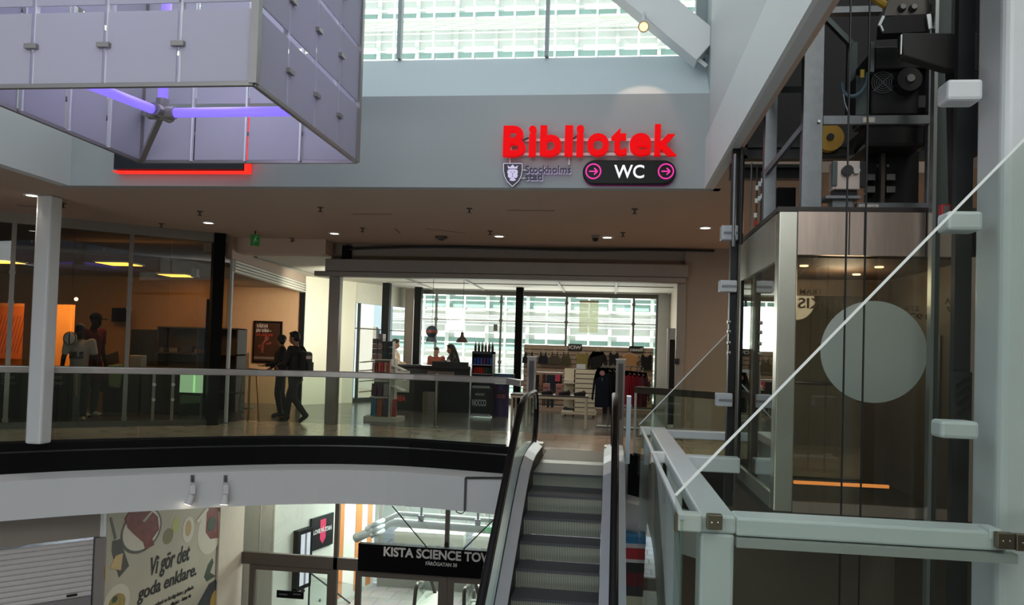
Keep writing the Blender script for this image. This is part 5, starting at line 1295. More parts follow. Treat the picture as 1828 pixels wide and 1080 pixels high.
# window poster and sticker
o = small('window_poster', 'blank pale poster hanging in the big shop window above the sports wear', 'poster', 1034, 540, 1068, 594, 23.0, .012, frosted('poster_pale', '#f1f1d6', .6, .35), .0)
MB().box(o.bound_box[0][0], o.bound_box[6][0], 23.0, 23.01, o.bound_box[6][2], o.bound_box[6][2]+.06).build('top_rail', mat('rail_tan', '#b59a7c', .6), o)
small('window_sticker', 'small square grey sticker on the middle shop window', 'sticker', 881, 579, 888, 591, 23.09, .004, mat('sticker_grey', '#6f6f68', .6), .0)

# slatted wall with sportswear
Ys = 21.0
t = thing('slatted_display_wall', 'wide beige slatted display wall carrying sportswear in front of the window', 'display wall', (-.55, Ys, 0))
x0, x1 = at(934, 680, Y=Ys).x, at(1165, 680, Y=Ys).x
def slats(mb, x0, x1, y, z0, z1, n, dep=.02):
    h = (z1-z0)/n
    for k in range(n): mb.box(x0, x1, y, y+dep, z0+k*h+.010, z0+(k+1)*h-.010)
    return mb
def grooves(x0, x1, y, z0, z1, par, m_, dep=.02):
    return MB().box(x0, x1, y+dep*.6, y+dep+.02, z0, z1).build('groove_backing', m_, par)
BEI = mat('slat_beige', '#b39a84', .6)
slats(MB(), x0, x1, Ys, .16, 1.74, 13).build('slat_panel', BEI, t); grooves(x0, x1, Ys, .16, 1.74, t, mat('groove_brown', '#4a3d33', .8))
MB().box(x0, x1, Ys-.3, Ys, .0, .12).build('plinth', mat('plinth_beige', '#a88f7e', .6), t)
def sign(label, s_, a, b, c_, d):
    l_ = fbox(a, b, c_, d, Ys-.05); t_ = thing('brand_sign', label, 'sign', ((l_[0]+l_[1])/2, Ys-.05, l_[2]), group=None)
    MB().box(l_[0], l_[1], Ys-.05, Ys-.002, l_[2], l_[3]).build('board', mat('sign_black', '#15100f', .4), t_)
    m_ = .12*(l_[3]-l_[2]); text('lettering', s_, (l_[0]+m_, l_[1]-m_, l_[2]+m_*2, l_[3]-m_*2), mat('sign_letters', '#d8d6d2', .5), t_, o=(0, Ys-.051, 0), depth=.004, bold=.03)
sign('black sign with thin capital letters at the middle of the slatted wall', 'ICIW', 1014, 614, 1039, 626)
sign('black sign with lower-case letters at the right of the slatted wall', 'casall', 1123, 618, 1149, 630)
def hanger(t_, x, y, z, w_=.2):
    mb = MB(); mb.tube([(x-w_, y, z-.1), (x, y, z), (x+w_, y, z-.1)], .008, 6); mb.tube([(x, y, z), (x, y, z+.05), (x+.02, y, z+.07)], .005, 6); mb.build('hanger', mat('hanger_white', '#cfc4b4', .5), t_)
SH = dict(bra=[(-.5, 0), (-.46, .45), (-.30, .72), (-.28, 1), (-.2, 1), (-.14, .68), (.14, .68), (.2, 1), (.28, 1), (.30, .72), (.46, .45), (.5, 0), (.2, -.03), (-.2, -.03)],
          tank=[(-.38, 0), (-.36, .55), (-.40, .7), (-.34, 1), (-.2, 1), (-.1, .85), (.1, .85), (.2, 1), (.34, 1), (.40, .7), (.36, .55), (.38, 0)],
          sweater=[(-.34, 0), (-.32, .6), (-.42, .15), (-.5, .2), (-.42, .7), (-.32, .92), (-.12, 1), (.12, 1), (.32, .92), (.42, .7), (.5, .2), (.42, .15), (.32, .6), (.34, 0)],
          top=[(-.4, 0), (-.38, .5), (-.5, .5), (-.42, .85), (-.14, 1), (.14, 1), (.42, .85), (.5, .5), (.38, .5), (.4, 0)],
          legs=[(-.5, 1), (.5, 1), (.46, .5), (.4, 0), (.1, 0), (.02, .6), (-.02, .6), (-.1, 0), (-.4, 0), (-.46, .5)])
def garment(name, label, cat, shape, a, b, c_, d, Y, m, group=None, hang=True, dep=.07, loc=None):
    l_ = fbox(a, b, c_, d, Y); cx_ = (l_[0]+l_[1])/2; t_ = thing(name, label, cat, (cx_, Y, l_[2]), group=group)
    poly = [(cx_+u*(l_[1]-l_[0]), l_[2]+v*(l_[3]-l_[2])) for u, v in SH[shape]]
    o_ = MB().prism(poly, dep, (0, Y, 0)).build('cloth', m, t_, bevel=dep*.42, seg=3)
    if hang: hanger(t_, cx_, Y+dep/2, l_[3]+.03, (l_[1]-l_[0])*.42)
    return t_
BK = mat('cloth_black', '#141416', .85); CAMO = mat('cloth_camouflage', '#4f4438', .85, var=.6, scale=18)
garment('crop_top', 'black strappy sports top at the far left of the slatted wall', 'clothing', 'bra', 932, 628, 956, 648, Ys-.2, BK, 'tops on the slatted wall')
garment('sports_bra', 'black sports bra, second garment from the left on the slatted wall', 'clothing', 'bra', 960, 628, 979, 649, Ys-.2, mat('cloth_ink', '#1c1f28', .85), 'tops on the slatted wall')
garment('sports_bra', 'brown patterned sports bra between the black and the olive ones', 'clothing', 'bra', 980, 628, 1000, 650, Ys-.2, CAMO, 'tops on the slatted wall')
garment('sports_bra', 'olive green sports bra left of the thin-lettered black sign', 'clothing', 'bra', 1001, 628, 1019, 651, Ys-.2, mat('cloth_olive', '#4a4630', .85), 'tops on the slatted wall')
garment('tank_top', 'mustard green tank top below the thin-lettered black sign', 'clothing', 'tank', 1026, 630, 1053, 660, Ys-.2, mat('cloth_mustard', '#8d7f45', .85), 'tops on the slatted wall')
garment('sweater', 'large black sweater hanging in the middle of the slatted wall', 'clothing', 'sweater', 1048, 628, 1086, 664, Ys-.2, BK, 'tops on the slatted wall')
garment('tank_top', 'black sleeveless top between the black sweater and the tan shirt', 'clothing', 'tank', 1084, 629, 1107, 653, Ys-.2, mat('cloth_black_grey', '#1b1b1f', .85), 'tops on the slatted wall')
garment('shirt', 'tan sleeved shirt left of the lower-case lettered sign', 'clothing', 'top', 1108, 631, 1141, 662, Ys-.2, mat('cloth_tan', '#b5875e', .85), 'tops on the slatted wall')
garment('tank_top', 'black top at the far right end of the slatted wall', 'clothing', 'tank', 1141, 633, 1167, 661, Ys-.2, BK, 'tops on the slatted wall')
# lower rail with leggings
t = thing('hanging_rail', 'short chrome hanging rail on the slatted wall holding leggings', 'rail', at(982, 664, Y=Ys-.25))
a, b = at(958, 664, Y=Ys-.25), at(1006, 664, Y=Ys-.25); MB().cyl(a, (b.x, a.y, a.z), .012, seg=8).bar((a.x, a.y, a.z), (a.x, Ys, a.z), .012, .012).bar((b.x, a.y, a.z), (b.x, Ys, a.z), .012, .012).build('bar', CHROME, t)
for a, b, c_, d, m_, lb in ((955, 669, 962, 705, BK, 'black leggings at the left end of the chrome rail'), (963, 668, 968, 690, mat('cloth_salmon', '#a06a55', .85), 'salmon leggings, second on the chrome rail'), (968, 668, 974, 725, mat('cloth_brown', '#3f2a26', .85), 'long brown leggings in the middle of the chrome rail'),
                            (975, 669, 990, 728, mat('cloth_navy', '#1d2633', .85), 'wide navy trousers on the chrome rail'), (990, 669, 1003, 700, mat('cloth_charcoal', '#221f24', .85), 'charcoal shorts with pink tag at the right of the chrome rail')):
    garment('leggings', lb, 'clothing', 'legs', a, b, c_, d, Ys-.3, m_, 'leggings on the chrome rail', hang=False, dep=.05)
small('price_card', 'bright pink price card hanging over the charcoal shorts', 'card', 991, 669, 1000, 681, Ys-.36, .008, mat('card_pink', '#c2415c', .6), .0)

# free-standing white slat gondola
p = floor_pt(1040, 745); Yk = p.y; l0, lm, l1 = at(1006, 700, Y=Yk+.4).x, at(1024, 700, Y=Yk).x, at(1064, 700, Y=Yk).x
zt = at(1040, 659, Y=Yk).z
t = thing('slat_gondola', 'white wheeled slat gondola with shoe shelves in the middle of the shop', 'shop stand', ((l0+l1)/2, Yk+.3, 0))
SWH = mat('gondola_cream', '#cfc6ae', .55)
slats(MB(), lm, l1, Yk, .12, zt, 9).build('slat_panel', SWH, t); grooves(lm, l1, Yk, .12, zt, t, mat('groove_brown', '#4a3d33')); MB().box(lm, lm+.03, Yk, Yk+.6, .12, zt).box(l0, lm, Yk+.55, Yk+.6, .12, zt).build('side_panel', SWH, t)
MB().box(l0-.02, l1+.02, Yk-.02, Yk+.62, .06, .12).build('base', SWH, t)
for z in (.45, .8): MB().box(l0, lm, Yk+.1, Yk+.55, z, z+.015).build('shelf', SWH, t)
for x, y in ((l0+.05, Yk+.5), (l1-.05, Yk+.05), (lm, Yk+.05)): MB().cyl((x-.015, y, .03), (x+.015, y, .03), .03, seg=12).build('castor', BLACK, t)
small('card_holder', 'white card standing on top of the white slat gondola', 'card', 1029, 650, 1045, 659, Yk+.1, .02, mat('paper_white', '#c5c8cc', .5), .0)
def shoe_mb(mb, c_, L=.26, ang=0.0, h=.1):
    c_ = Vector(c_); d = Vector((math.cos(ang), math.sin(ang), 0)); n = Vector((-d.y, d.x, 0))
    mb.capsule(c_-d*L*.3+Vector((0, 0, h*.55)), c_+Vector((0, 0, h*.5)), h*.46, h*.40, 10); mb.capsule(c_+Vector((0, 0, h*.42)), c_+d*L*.36+Vector((0, 0, h*.36)), h*.4, h*.34, 10)
    mb.capsule(c_-d*L*.36+Vector((0, 0, h*.6)), c_-d*L*.30+Vector((0, 0, h*.95)), h*.32, h*.22, 8)
def shoe(label, c_, m_, ang=0.0, group='shoes on display', L=.26, sole='#2a2a2a', par=None):
    t_ = thing('shoe', label, 'shoe', c_, group=group); mb = MB(); shoe_mb(mb, c_, L, ang); meld(mb, 'upper', m_, t_, .01, 2, local=False)
    d = Vector((math.cos(ang), math.sin(ang), 0)); c_ = Vector(c_); MB().bar(c_-d*L*.46+Vector((0, 0, .012)), c_+d*L*.48+Vector((0, 0, .012)), .085, .024).build('sole', mat('sole_'+sole[1:], sole, .6), t_, bevel=.01)
    return t_
SHK = mat('shoe_dark', '#1d191a', .6)
for z, m_, lb in ((.46, mat('shoe_mid', '#4d4a4a', .6), 'grey shoe on the lower shelf of the white gondola'), (.815, mat('shoe_light', '#b9b2a8', .6), 'pale shoe on the upper shelf of the white gondola'), (.12, SHK, 'dark shoe on the base of the white gondola')):
    shoe(lb, ((l0+lm)/2, Yk+.25, z), m_, .2, sole='#c9c9c9')
# long white table with shoes
Yt = 15.9; p = floor_pt(1044, 766); Yt = p.y
l0, l1 = at(910, 730, Y=Yt).x, at(1049, 730, Y=Yt).x
t = thing('display_table', 'long white display table with dark top holding shoes and pink boxes', 'table', ((l0+l1)/2, Yt+.35, 0))
zt = .66; MB().box(l0, l1, Yt, Yt+.7, zt-.03, zt).build('table_top', mat('table_top_dark', '#4b413b', .5), t)
MB().box(l0+.01, l1-.01, Yt-.005, Yt+.02, zt-.075, zt-.03).build('apron', SWH, t)
for x in (l0+.02, l1-.06):
    for y in (Yt+.01, Yt+.65): MB().box(x, x+.04, y, y+.04, 0, zt-.03).build('leg', SWH, t)
for (a, lb) in ((977, 'dark trainer on the long table in front of the left pink box'), (1008, 'dark trainer in the middle of the long table'), (1035, 'dark trainer near the right end of the long table')):
    c_ = at(a, 705, Y=Yt+.2); shoe(lb, (c_.x, Yt+.2, zt), SHK, PI, 'trainers on the long table')
for a, b, lb in ((969, 981, 'pink shoe box standing at the left of the long table'), (992, 1003, 'pink shoe box standing right of the other pink box on the long table')):
    u, v = at(a, 695, Y=Yt+.4).x, at(b, 695, Y=Yt+.4).x
    t_ = thing('shoe_box', lb, 'box', ((u+v)/2, Yt+.45, zt), group='pink shoe boxes'); MB().box(u, v, Yt+.4, Yt+.5, zt, zt+.22).build('box', mat('box_pink', '#c0837a', .6), t_, bevel=.004)
    MB().box(u+.02, v-.02, Yt+.396, Yt+.4, zt+.12, zt+.14).build('dark_band', mat('band_dark', '#4a3531', .6), t_)
# clothes rails
def clothes_rail(label, pxs, ybase, ytop, px_stand, name='clothes_rail'):
    p = floor_pt(px_stand, ybase); Y = p.y
    x0, x1 = at(pxs[0], 700, Y=Y).x, at(pxs[1], 700, Y=Y).x; zt = at((pxs[0]+pxs[1])/2, ytop, Y=Y).z
    t_ = thing(name, label, 'clothes rail', (p.x, Y, 0), group=None)
    MB().cyl((p.x, Y, .02), (p.x, Y, zt), .016, seg=10).build('pole', ALUD, t_); MB().box(p.x-.24, p.x+.22, Y-.2, Y+.2, 0, .022).build('base', mat('base_plate', '#77736e', .35, .7), t_, bevel=.006)
    MB().cyl((x0, Y, zt), (x1, Y, zt), .014, seg=10).build('bar', ALUD, t_); return Y, x0, x1, zt
Yj, x0, x1, zt = clothes_rail('clothes rail with dark navy jackets in front of the right slatted wall', (1075, 1102), 762, 654, 1085)
NAVY = [mat('cloth_deep_navy', '#101b29', .85), mat('cloth_blue_black', '#0f151d', .85)]
for k, lb in enumerate(('navy jacket hanging at the front of the rail with a round pink tag', 'blue-black jacket right behind the tagged navy jacket', 'navy jacket, third from the front of the dark jackets rail', 'blue-black jacket at the back of the dark jackets rail')):
    tt = garment('jacket', lb, 'clothing', 'sweater', 1056+k*9, 657+k*.6, 1094+k*9, 727-k*1.5, Yj-.16+.11*k, NAVY[k % 2], 'dark jackets on the rail', dep=.09)
    if k == 0:
        c_ = at(1075, 666, Y=Yj-.165); MB().prism(disc(c_.x, c_.z, .055, n=18), .006, (0, Yj-.167, 0)).build('round_tag', mat('tag_pink', '#c9948c', .6), tt)
        c_ = at(1075, 677, Y=Yj-.165); MB().box(c_.x-.006, c_.x+.006, Yj-.168, Yj-.16, c_.z-.03, c_.z+.03).build('zip', CHROME, tt)
Yj, x0, x1, zt = clothes_rail('clothes rail with red jackets right of the steel guard post', (1100, 1145), 765, 654, 1122)
for k, (lb, c_) in enumerate((('bright red jacket nearest the guard post on the red jackets rail', '#a0162c'), ('bright red jacket, second on the red jackets rail', '#a0162c'), ('red jacket, third on the red jackets rail', '#8c1830'), ('dusky rose jacket, fourth on the red jackets rail', '#7d3a45'), ('dark rose jacket at the right end of the red jackets rail', '#5a2731'))):
    garment('jacket', lb, 'clothing', 'sweater', 1101+k*8, 662+k*.8, 1128+k*8, 722+(k > 2)*5, Yj-.2+.09*k, mat('cloth_red_%d' % (k if k > 1 else 0), c_, .8), 'red jackets on the rail', dep=.08)
garment('leggings', 'black leggings hanging low behind the dark jackets', 'clothing', 'legs', 1074, 705, 1098, 742, Ys-.5, BK, hang=False)
garment('tank_top', 'black top hanging on the wall right of the red jackets', 'clothing', 'tank', 1150, 680, 1162, 708, Ys-.25, mat('cloth_charcoal', '#221f24'))
# fitting-room doorway at the right of the shop
Yc = 17.4
t = thing('fitting_room', 'white-topped fitting room frame with grey curtain at the right side of the shop', 'fitting room', (at(1197, 700, Y=Yc).x, Yc, 0))
u, v = at(1194, 640, Y=Yc).x, at(1205, 640, Y=Yc).x; z1 = at(1199, 586, Y=Yc).z; z2 = at(1199, 606, Y=Yc).z
MB().box(u, v+.15, Yc, Yc+.1, z2, z1).build('header', WHITE, t); mb = MB()
pts_ = [(u+.02+(v-u)*k/12, Yc+.05+.02*(-1)**k) for k in range(13)]
for a, b in zip(pts_, pts_[1:]): mb.wallbox(a, b, .05, z2, .012)
mb.build('curtain', mat('curtain_grey', '#4a4744', .9), t); MB().box(u-.04, u+.01, Yc, Yc+.1, 0, z1).build('jamb', WHITE, t)
small('wall_reader', 'small dark card reader on the right portal post of the shop', 'reader', 1204, 640, 1213, 650, 14.68, .03, BLACK, .004)
# ================================================================== OUTLET THINGS
def inner(px, py, dep):
    """point standing behind the storefront glass at camera depth dep"""
    return at(px, py, D=dep)
MSK = mat('mannequin_dark', '#141211', .6, spec=.1)
m1 = at(158, 738, D=15.0); m1.z = 0.012
t, j, H = figure('mannequin', 'tall dark mannequin in cap and maroon polo behind the outlet glass', 'mannequin', m1, R(-12),
    dict(elR=(.0, -.26, 1.14), wrR=(.16, -.22, .92), head=(.07, 0, 1.63), neck=(.02, 0, 1.47)),
    dict(skin=MSK, top=mat('maroon_polo', '#430d17', .9, spec=.1), legs=mat('green_grey_trousers', '#26302c', .85), shoes=mat('white_shoe', '#c9c9c6', .5), hair=mat('cap_black', '#0a0a0b', .9, spec=.05)), hair='cap', sleeves='short', scale=1.14, nod=.05)
mb = MB()
for s_ in (1, -1): mb.capsule((0, s_*.07, .93), (.01, s_*.10, .66), .125, .12)
meld(mb, 'maroon_shorts', mat('maroon_polo', '#5a1420'), t, .016, 4)
m2 = at(137, 738, D=14.2); m2.z = .012
t, j, H = figure('mannequin', 'shorter dark mannequin in white lettered shirt, left of the capped one', 'mannequin', m2, R(-62),
    dict(elL=(.0, .27, 1.14), wrL=(.08, .27, .92), elR=(-.05, -.26, 1.14), wrR=(.05, -.27, .9)),
    dict(skin=MSK, top=mat('white_shirt', '#a9a4a0', .8), legs=mat('dark_leggings', '#1b2320', .85), shoes=mat('white_shoe', '#c9c9c6'), hair=HAIRK), hair='short', sleeves='short', scale=1.0)
l_ = (-.13, .09, 1.14, 1.27)
text('lettering', 'ELS', l_, mat('shirt_letter', '#34302f', .7), t, o=(.165, 0, 0), ux=(0, 1, 0), depth=.05, bold=.03, local=True)
b_ = at(125, 604, D=13.9); t = thing('sports_ball', 'white and dark sports ball held at the left side of the white shirt', 'ball', b_)
MB().sphere(b_, .11, seg=20, rings=14).build('ball', mat('ball_white', '#c4c2c0', .5), t, smooth=True)
mb = MB()
for k in range(3):
    a = k*PI/3; mb.tube([b_+Vector((math.cos(q)*math.cos(a), math.cos(q)*math.sin(a), math.sin(q)))*.108 for q in [2*PI*i/20 for i in range(20)]], .012, 6, closed=True)
mb.build('dark_bands', mat('ball_dark', '#1c2030', .5), t)
def obox(name, label, cat, x0, y0, x1, y1, dep, th, m, bevel=.005, foot=None):
    c_ = at((x0+x1)/2, (y0+y1)/2, D=dep); l_ = fbox(x0, y0, x1, y1, c_.y); z0 = l_[2] if foot is None else foot
    o_ = MB().box(l_[0], l_[1], c_.y, c_.y+th, z0, l_[3]).build(name, m, bevel=bevel); return tag(o_, label, cat)
OD = mat('outlet_dark', '#1c1a19', .5)
# totem by the black pillar
c_ = sf(376, 750)+Vector((-.1, .30, 0)); l_ = fbox(364, 534, 389, 748, c_.y)
t = thing('info_totem', 'tall black information totem just inside the glass beside the black pillar', 'totem', (c_.x, c_.y, .012)); MB().box(l_[0], l_[1], c_.y, c_.y+.12, .012, l_[3]).build('housing', BLACKP, t, bevel=.01)
MB().box(l_[0]+.02, l_[1]-.02, c_.y-.004, c_.y, .9, l_[3]-.04).build('screen', mat('screen_black', '#050506', .1), t)
# wall television, shelf unit, cabinets, desk
t = thing('television', 'wall television on a bracket above the outlet desk', 'television', at(212, 562, Y=16.7))
c_ = at(212, 562, Y=16.7); MB().bar(c_+Vector((-.22, .1, 0)), c_+Vector((.28, -.1, 0)), .06, .32).build('screen', mat('screen_black', '#050506'), t, bevel=.01); MB().bar(c_+Vector((0, .05, 0)), (c_.x, YB, c_.z), .06, .06).build('bracket', OD, t)
DW = mat('dark_wood', '#3a2c24', .6)
t = thing('dark_cabinet', 'dark wooden cabinet left of the open shelf unit in the outlet', 'cabinet', at(256, 740, D=16.2)); l_ = fbox(233, 588, 278, 735, 16.5)
MB().box(l_[0], l_[1], 16.45, 16.9, .012, l_[3]).build('body', DW, t); MB().box(l_[0]+.02, (l_[0]+l_[1])/2-.01, 16.43, 16.45, .1, l_[3]-.03).build('door', OD, t); MB().box((l_[0]+l_[1])/2+.01, l_[1]-.02, 16.43, 16.45, .1, l_[3]-.03).build('door', OD, t)
t = thing('shelf_unit', 'wide dark shelf unit with goods along the outlet back wall', 'shelf', at(340, 740, D=16.2)); l_ = fbox(280, 585, 424, 735, 16.5)
MB().box(l_[0], l_[1], 16.85, 16.9, .012, l_[3]).build('back', DW, t)
for z in (.4, .8, 1.25, l_[3]-.02): MB().box(l_[0], l_[1], 16.45, 16.85, z, z+.03).build('shelf', DW, t)
for x in (l_[0], (l_[0]+l_[1])/2, l_[1]-.03): MB().box(x, x+.03, 16.45, 16.85, .012, l_[3]).build('upright', DW, t)
for a, b, c2, d, col, nm, lb in ((303, 592, 318, 600, '#6a6058', 'goods_box', 'pale box on the upper left of the outlet shelf unit'), (322, 594, 343, 606, '#241f1d', 'goods_box', 'black goods in the middle of the outlet shelf unit'), (348, 609, 358, 616, '#8f5a4a', 'goods_box', 'pinkish item at the right of the outlet shelf unit'), (285, 598, 293, 606, '#4a433e', 'goods_box', 'grey box at the left end of the outlet shelf unit')):
    l2 = fbox(a, b, c2, d, 16.5); z0 = 1.283; o_ = MB().box(l2[0], l2[1], 16.5, 16.7, z0, z0+(l2[3]-l2[2])).build(nm, mat('shelf_goods_'+col[1:], col, .6), bevel=.004); tag(o_, lb, 'box', 'goods on the outlet shelf')
t = thing('outlet_desk', 'long dark outlet desk with pale top edge behind the mannequins', 'desk', at(270, 740, D=15.2)); l_ = fbox(183, 655, 372, 740, 15.4)
MB().box(l_[0], l_[1], 15.2, 15.8, .012, .93).build('body', mat('desk_dark', '#171514', .5), t); MB().box(l_[0]-.02, l_[1]+.02, 15.15, 15.85, .93, .965).build('desk_top', mat('desk_top_grey', '#6d675f', .4), t)
t = thing('laptop', 'open laptop tilted on the left end of the outlet desk', 'laptop', at(205, 640, D=15.2)); c_ = at(204, 641, Y=15.4); c_.z = .965
MB().box(c_.x-.16, c_.x+.16, 15.3, 15.52, .965, .985).build('keyboard', OD, t, bevel=.004); MB().bar((c_.x-.02, 15.36, .99), (c_.x-.10, 15.42, 1.22), .34, .015, (0, 1, 0)).build('lid', mat('laptop_lid', '#2a2624', .4), t)
mb = MB(); q0 = at(209, 655, Y=15.14); mb.hexa([(q0.x-.14, 15.08, .55), (q0.x+.12, 15.08, .50), (q0.x+.10, 15.14, .55), (q0.x-.12, 15.14, .52)], [(q0.x-.18, 15.10, 1.0), (q0.x+.16, 15.08, 1.02), (q0.x+.16, 15.16, 1.02), (q0.x-.18, 15.16, .98)])
o = mb.build('towel', mat('mint_cloth', '#5d7f6e', .85), bevel=.03, seg=3); tag(o, 'mint green cloth hanging over the front edge of the outlet desk', 'cloth')
o = obox('papers', 'loose white papers and bag heap on the outlet desk beside the mullion', 'papers', 231, 634, 252, 642, 15.3, .2, mat('paper_heap', '#8a8178', .7), .02, .965)
# shoe cover dispensers
for a, b, c2, d, lb, tx in ((78, 655, 130, 745, 'black box labelled for shoe covers, right of the white column', (85, 668, 115, 687)), (-8, 655, 40, 745, 'black box labelled for shoe covers at the left picture edge', (3, 668, 30, 687))):
    c_ = at((a+c2)/2, 740, D=13.7); l_ = fbox(a, b, c2, d, c_.y); t = thing('shoe_cover_bin', lb, 'box', (c_.x, c_.y, .012), group='shoe cover boxes')
    MB().box(l_[0], l_[1], c_.y, c_.y+.2, .012, l_[3]).build('body', mat('bin_black', '#100f0f', .5), t, bevel=.01)
    e_ = fbox(*tx, c_.y); zm = (e_[2]+e_[3])/2; WL = mat('faint_white_letter', '#8d8984', .5)
    text('lettering', 'Shoe', (e_[0], e_[0]+(e_[1]-e_[0])*.86, zm+.01, e_[3]), WL, t, o=(0, c_.y-.001, 0), depth=.003, bold=.01); text('lettering', 'Cover', (e_[0], e_[1], e_[2], zm-.01), WL, t, o=(0, c_.y-.001, 0), depth=.003, bold=.01)
    if a > 0: MB().bar((l_[1]+.06, c_.y, .5), (l_[1]+.05, c_.y, .95), .02, .03).build('yellow_tab', mat('tab_orange', '#b0702a', .5), t)
o = obox('cardboard_box', 'tall brown cardboard piece standing behind the mannequins feet', 'box', 157, 700, 172, 742, 15.9, .2, mat('cardboard', '#8a5a28', .7), .004, .012)
t = thing('red_notice', 'red wall notice between the doorway and the television', 'notice', at(182, 600, D=16.4)); c_ = bx(182, 600)
for y0, y1 in ((593, 604), (606, 612)): e_ = fbox(177, y0, 186, y1, YB-.02); MB().box(e_[0], e_[1], YB-.02, YB-.002, e_[2], e_[3]).build('panel', mat('notice_red2', '#a52a1c', .5), t)
o = obox('sale_card', 'dark red card with lettering on the outlet desk front', 'card', 177, 668, 193, 676, 15.1, .01, mat('card_red', '#5a1a1c', .6), .0)
# orange wall art left, ceiling lights
t = thing('wall_graphic', 'orange striped wall graphic seen through the left opening', 'picture', at(10, 600, Y=18.9)); e_ = fbox(-40, 546, 44, 640, 18.95)
MB().box(e_[0], e_[1], 18.95, 19.0, e_[2], e_[3]).build('board', mat('graphic_orange', '#c8742c', .6), t); mb = MB()
for k in range(13): mb.bar((e_[0]+.1+k*.09, 18.945, e_[2]+.15), (e_[0]+.35+k*.09, 18.945, e_[3]-.25), .006, .018, (0, 1, 0))
mb.build('stripes', mat('graphic_stripe', '#6d2f16', .6), t)
for px, py, w_, lb in ((2, 466, .34, 'glowing yellow ceiling panel at the left picture edge'), (213, 470, .34, 'glowing yellow ceiling panel nearest the glass, over the desk'), (318, 491, .34, 'glowing yellow ceiling panel over the outlet shelf unit')):
    p = at(px, py, Z=2.99); t = thing('ceiling_panel_light', lb, 'light', p, group='outlet ceiling panels')
    MB().box(p.x-w_, p.x+w_, p.y-.3, p.y+.3, 2.975, 3.0).build('frame', WHITE, t); MB().box(p.x-w_+.03, p.x+w_-.03, p.y-.27, p.y+.27, 2.968, 2.974).build('diffuser', mat('panel_glow', '#ffd27a', .5, emit='#ffb845', strength=3.5), t)
p = at(348, 487, D=14.9); t = thing('wall_speaker', 'small white speaker hanging near the right outlet ceiling panel', 'speaker', p); MB().cbox(p, (.12, .12, .17)).build('case', mat('speaker_white', '#9f9b95', .5), t, bevel=.02); MB().cyl(p, (p.x, p.y, 3.0), .012, seg=6).build('rod', STEEL, t)
p = at(136, 534, D=15.5); o = MB().sphere(p, .035).build('ceiling_spot', mat('small_lamp', '#fff0d8', .4, emit='#ffdcae', strength=6)); tag(o, 'tiny glowing spot on the outlet wall above the mannequins', 'lamp')
# glass swing doors of the outlet, silver frames with round fittings
da, db = sf(272, 745), sf(306, 745)
for q, lb in ((da, 'slim silver glass-door stile with two round fittings, left of pair, in the storefront'), (db, 'slim silver glass-door stile with two round fittings, right of pair, in the storefront')):
    t = thing('door_stile', lb, 'door part', (q.x, q.y, .1), group='outlet door stiles'); n_ = Vector((sd.y, -sd.x, 0))
    MB().bar((q.x, q.y, .1), (q.x, q.y, 1.0), .035, .05, sd).build('stile', mat('mullion_grey', '#8c877f'), t); mb = MB()
    for z in (.47, .74): c_ = Vector((q.x, q.y, z))+n_*.02; mb.cyl(c_, c_+n_*.05, .03, seg=12)
    mb.build('fitting', mat('fitting_bright', '#dcdcd8', .3, .5), t)
t = thing('daylight_box', 'glowing pale green box standing in for daylight low behind the storefront glass', 'display', at(340, 745, D=15.0)); c_ = at(340, 740, D=14.9); e_ = fbox(321, 668, 358, 701, c_.y)
GL = mat('daylight_green', '#bfe3b8', .5, emit='#c8f0c0', strength=.55)  # glow added to stand in for daylight behind the glass
MB().box(e_[0], (e_[0]+e_[1])/2+.06, c_.y, c_.y+.2, e_[2], e_[3]).build('daylight_panel', GL, t); MB().box((e_[0]+e_[1])/2+.1, e_[1], c_.y, c_.y+.2, e_[2], e_[3]).build('daylight_panel', GL, t)
MB().box(e_[0], e_[1], c_.y, c_.y+.3, .012, e_[2]).build('base', mat('base_dark_green', '#2b332d', .5), t); e2 = fbox(321, 706, 357, 722, c_.y-.01); MB().hexa([(e2[0], c_.y-.01, e2[2]), (e2[1], c_.y-.01, e2[2]+.04), (e2[1], c_.y, e2[2]+.04), (e2[0], c_.y, e2[2])], [(e2[0], c_.y-.01, e2[3]), (e2[1], c_.y-.01, e2[3]), (e2[1], c_.y, e2[3]), (e2[0], c_.y, e2[3])]).build('lower_panel', mat('pale_green_dim', '#6d8a6c', .5), t)

# louvred shutter, framed poster and notice stand in the side room
sdir = (PB-PA).normalized(); sn = Vector((sdir.y, -sdir.x, 0)); t = thing('louvred_shutter', 'rolled-up pale louvred shutter under the soffit right of the black pillar', 'shutter', (PA.x, PA.y, 2.6))
z1 = zl1; z0 = on_wall(425, 489, PA, PB).z
A_, B_ = PA+sdir*.15, PB-sdir*.06
MB().wallbox(A_, B_, z0, z1, .06).build('backing', mat('shutter_cream', '#bdb6a6', .5), t)
mb = MB()
for k in range(4):
    z = z0+(z1-z0)*(k+.5)/4; h = (z1-z0)/4; mb.bar(A_+sn*.05+Vector((0, 0, z)), B_+sn*.05+Vector((0, 0, z)), .06, h*.72)
mb.build('slats', mat('shutter_pale', '#d6d2c6', .45), t, bevel=.01)
YP = 19.3; e_ = fbox(451, 573, 502, 648, YP); t = thing('framed_poster', 'black framed poster with slanted lettering on the warm wall', 'poster', ((e_[0]+e_[1])/2, YP, e_[2]))
MB().box(e_[0], e_[1], YP, YP+.048, e_[2], e_[3]).build('frame', BLACKP, t); MB().box(e_[0]+.05, e_[1]-.05, YP-.004, YP, e_[2]+.05, e_[3]-.05).build('print', mat('poster_dark', '#2a1512', .3, var=.5, scale=5), t)
LTN = mat('poster_letter', '#a79c94', .6); YQ = YP-.0045
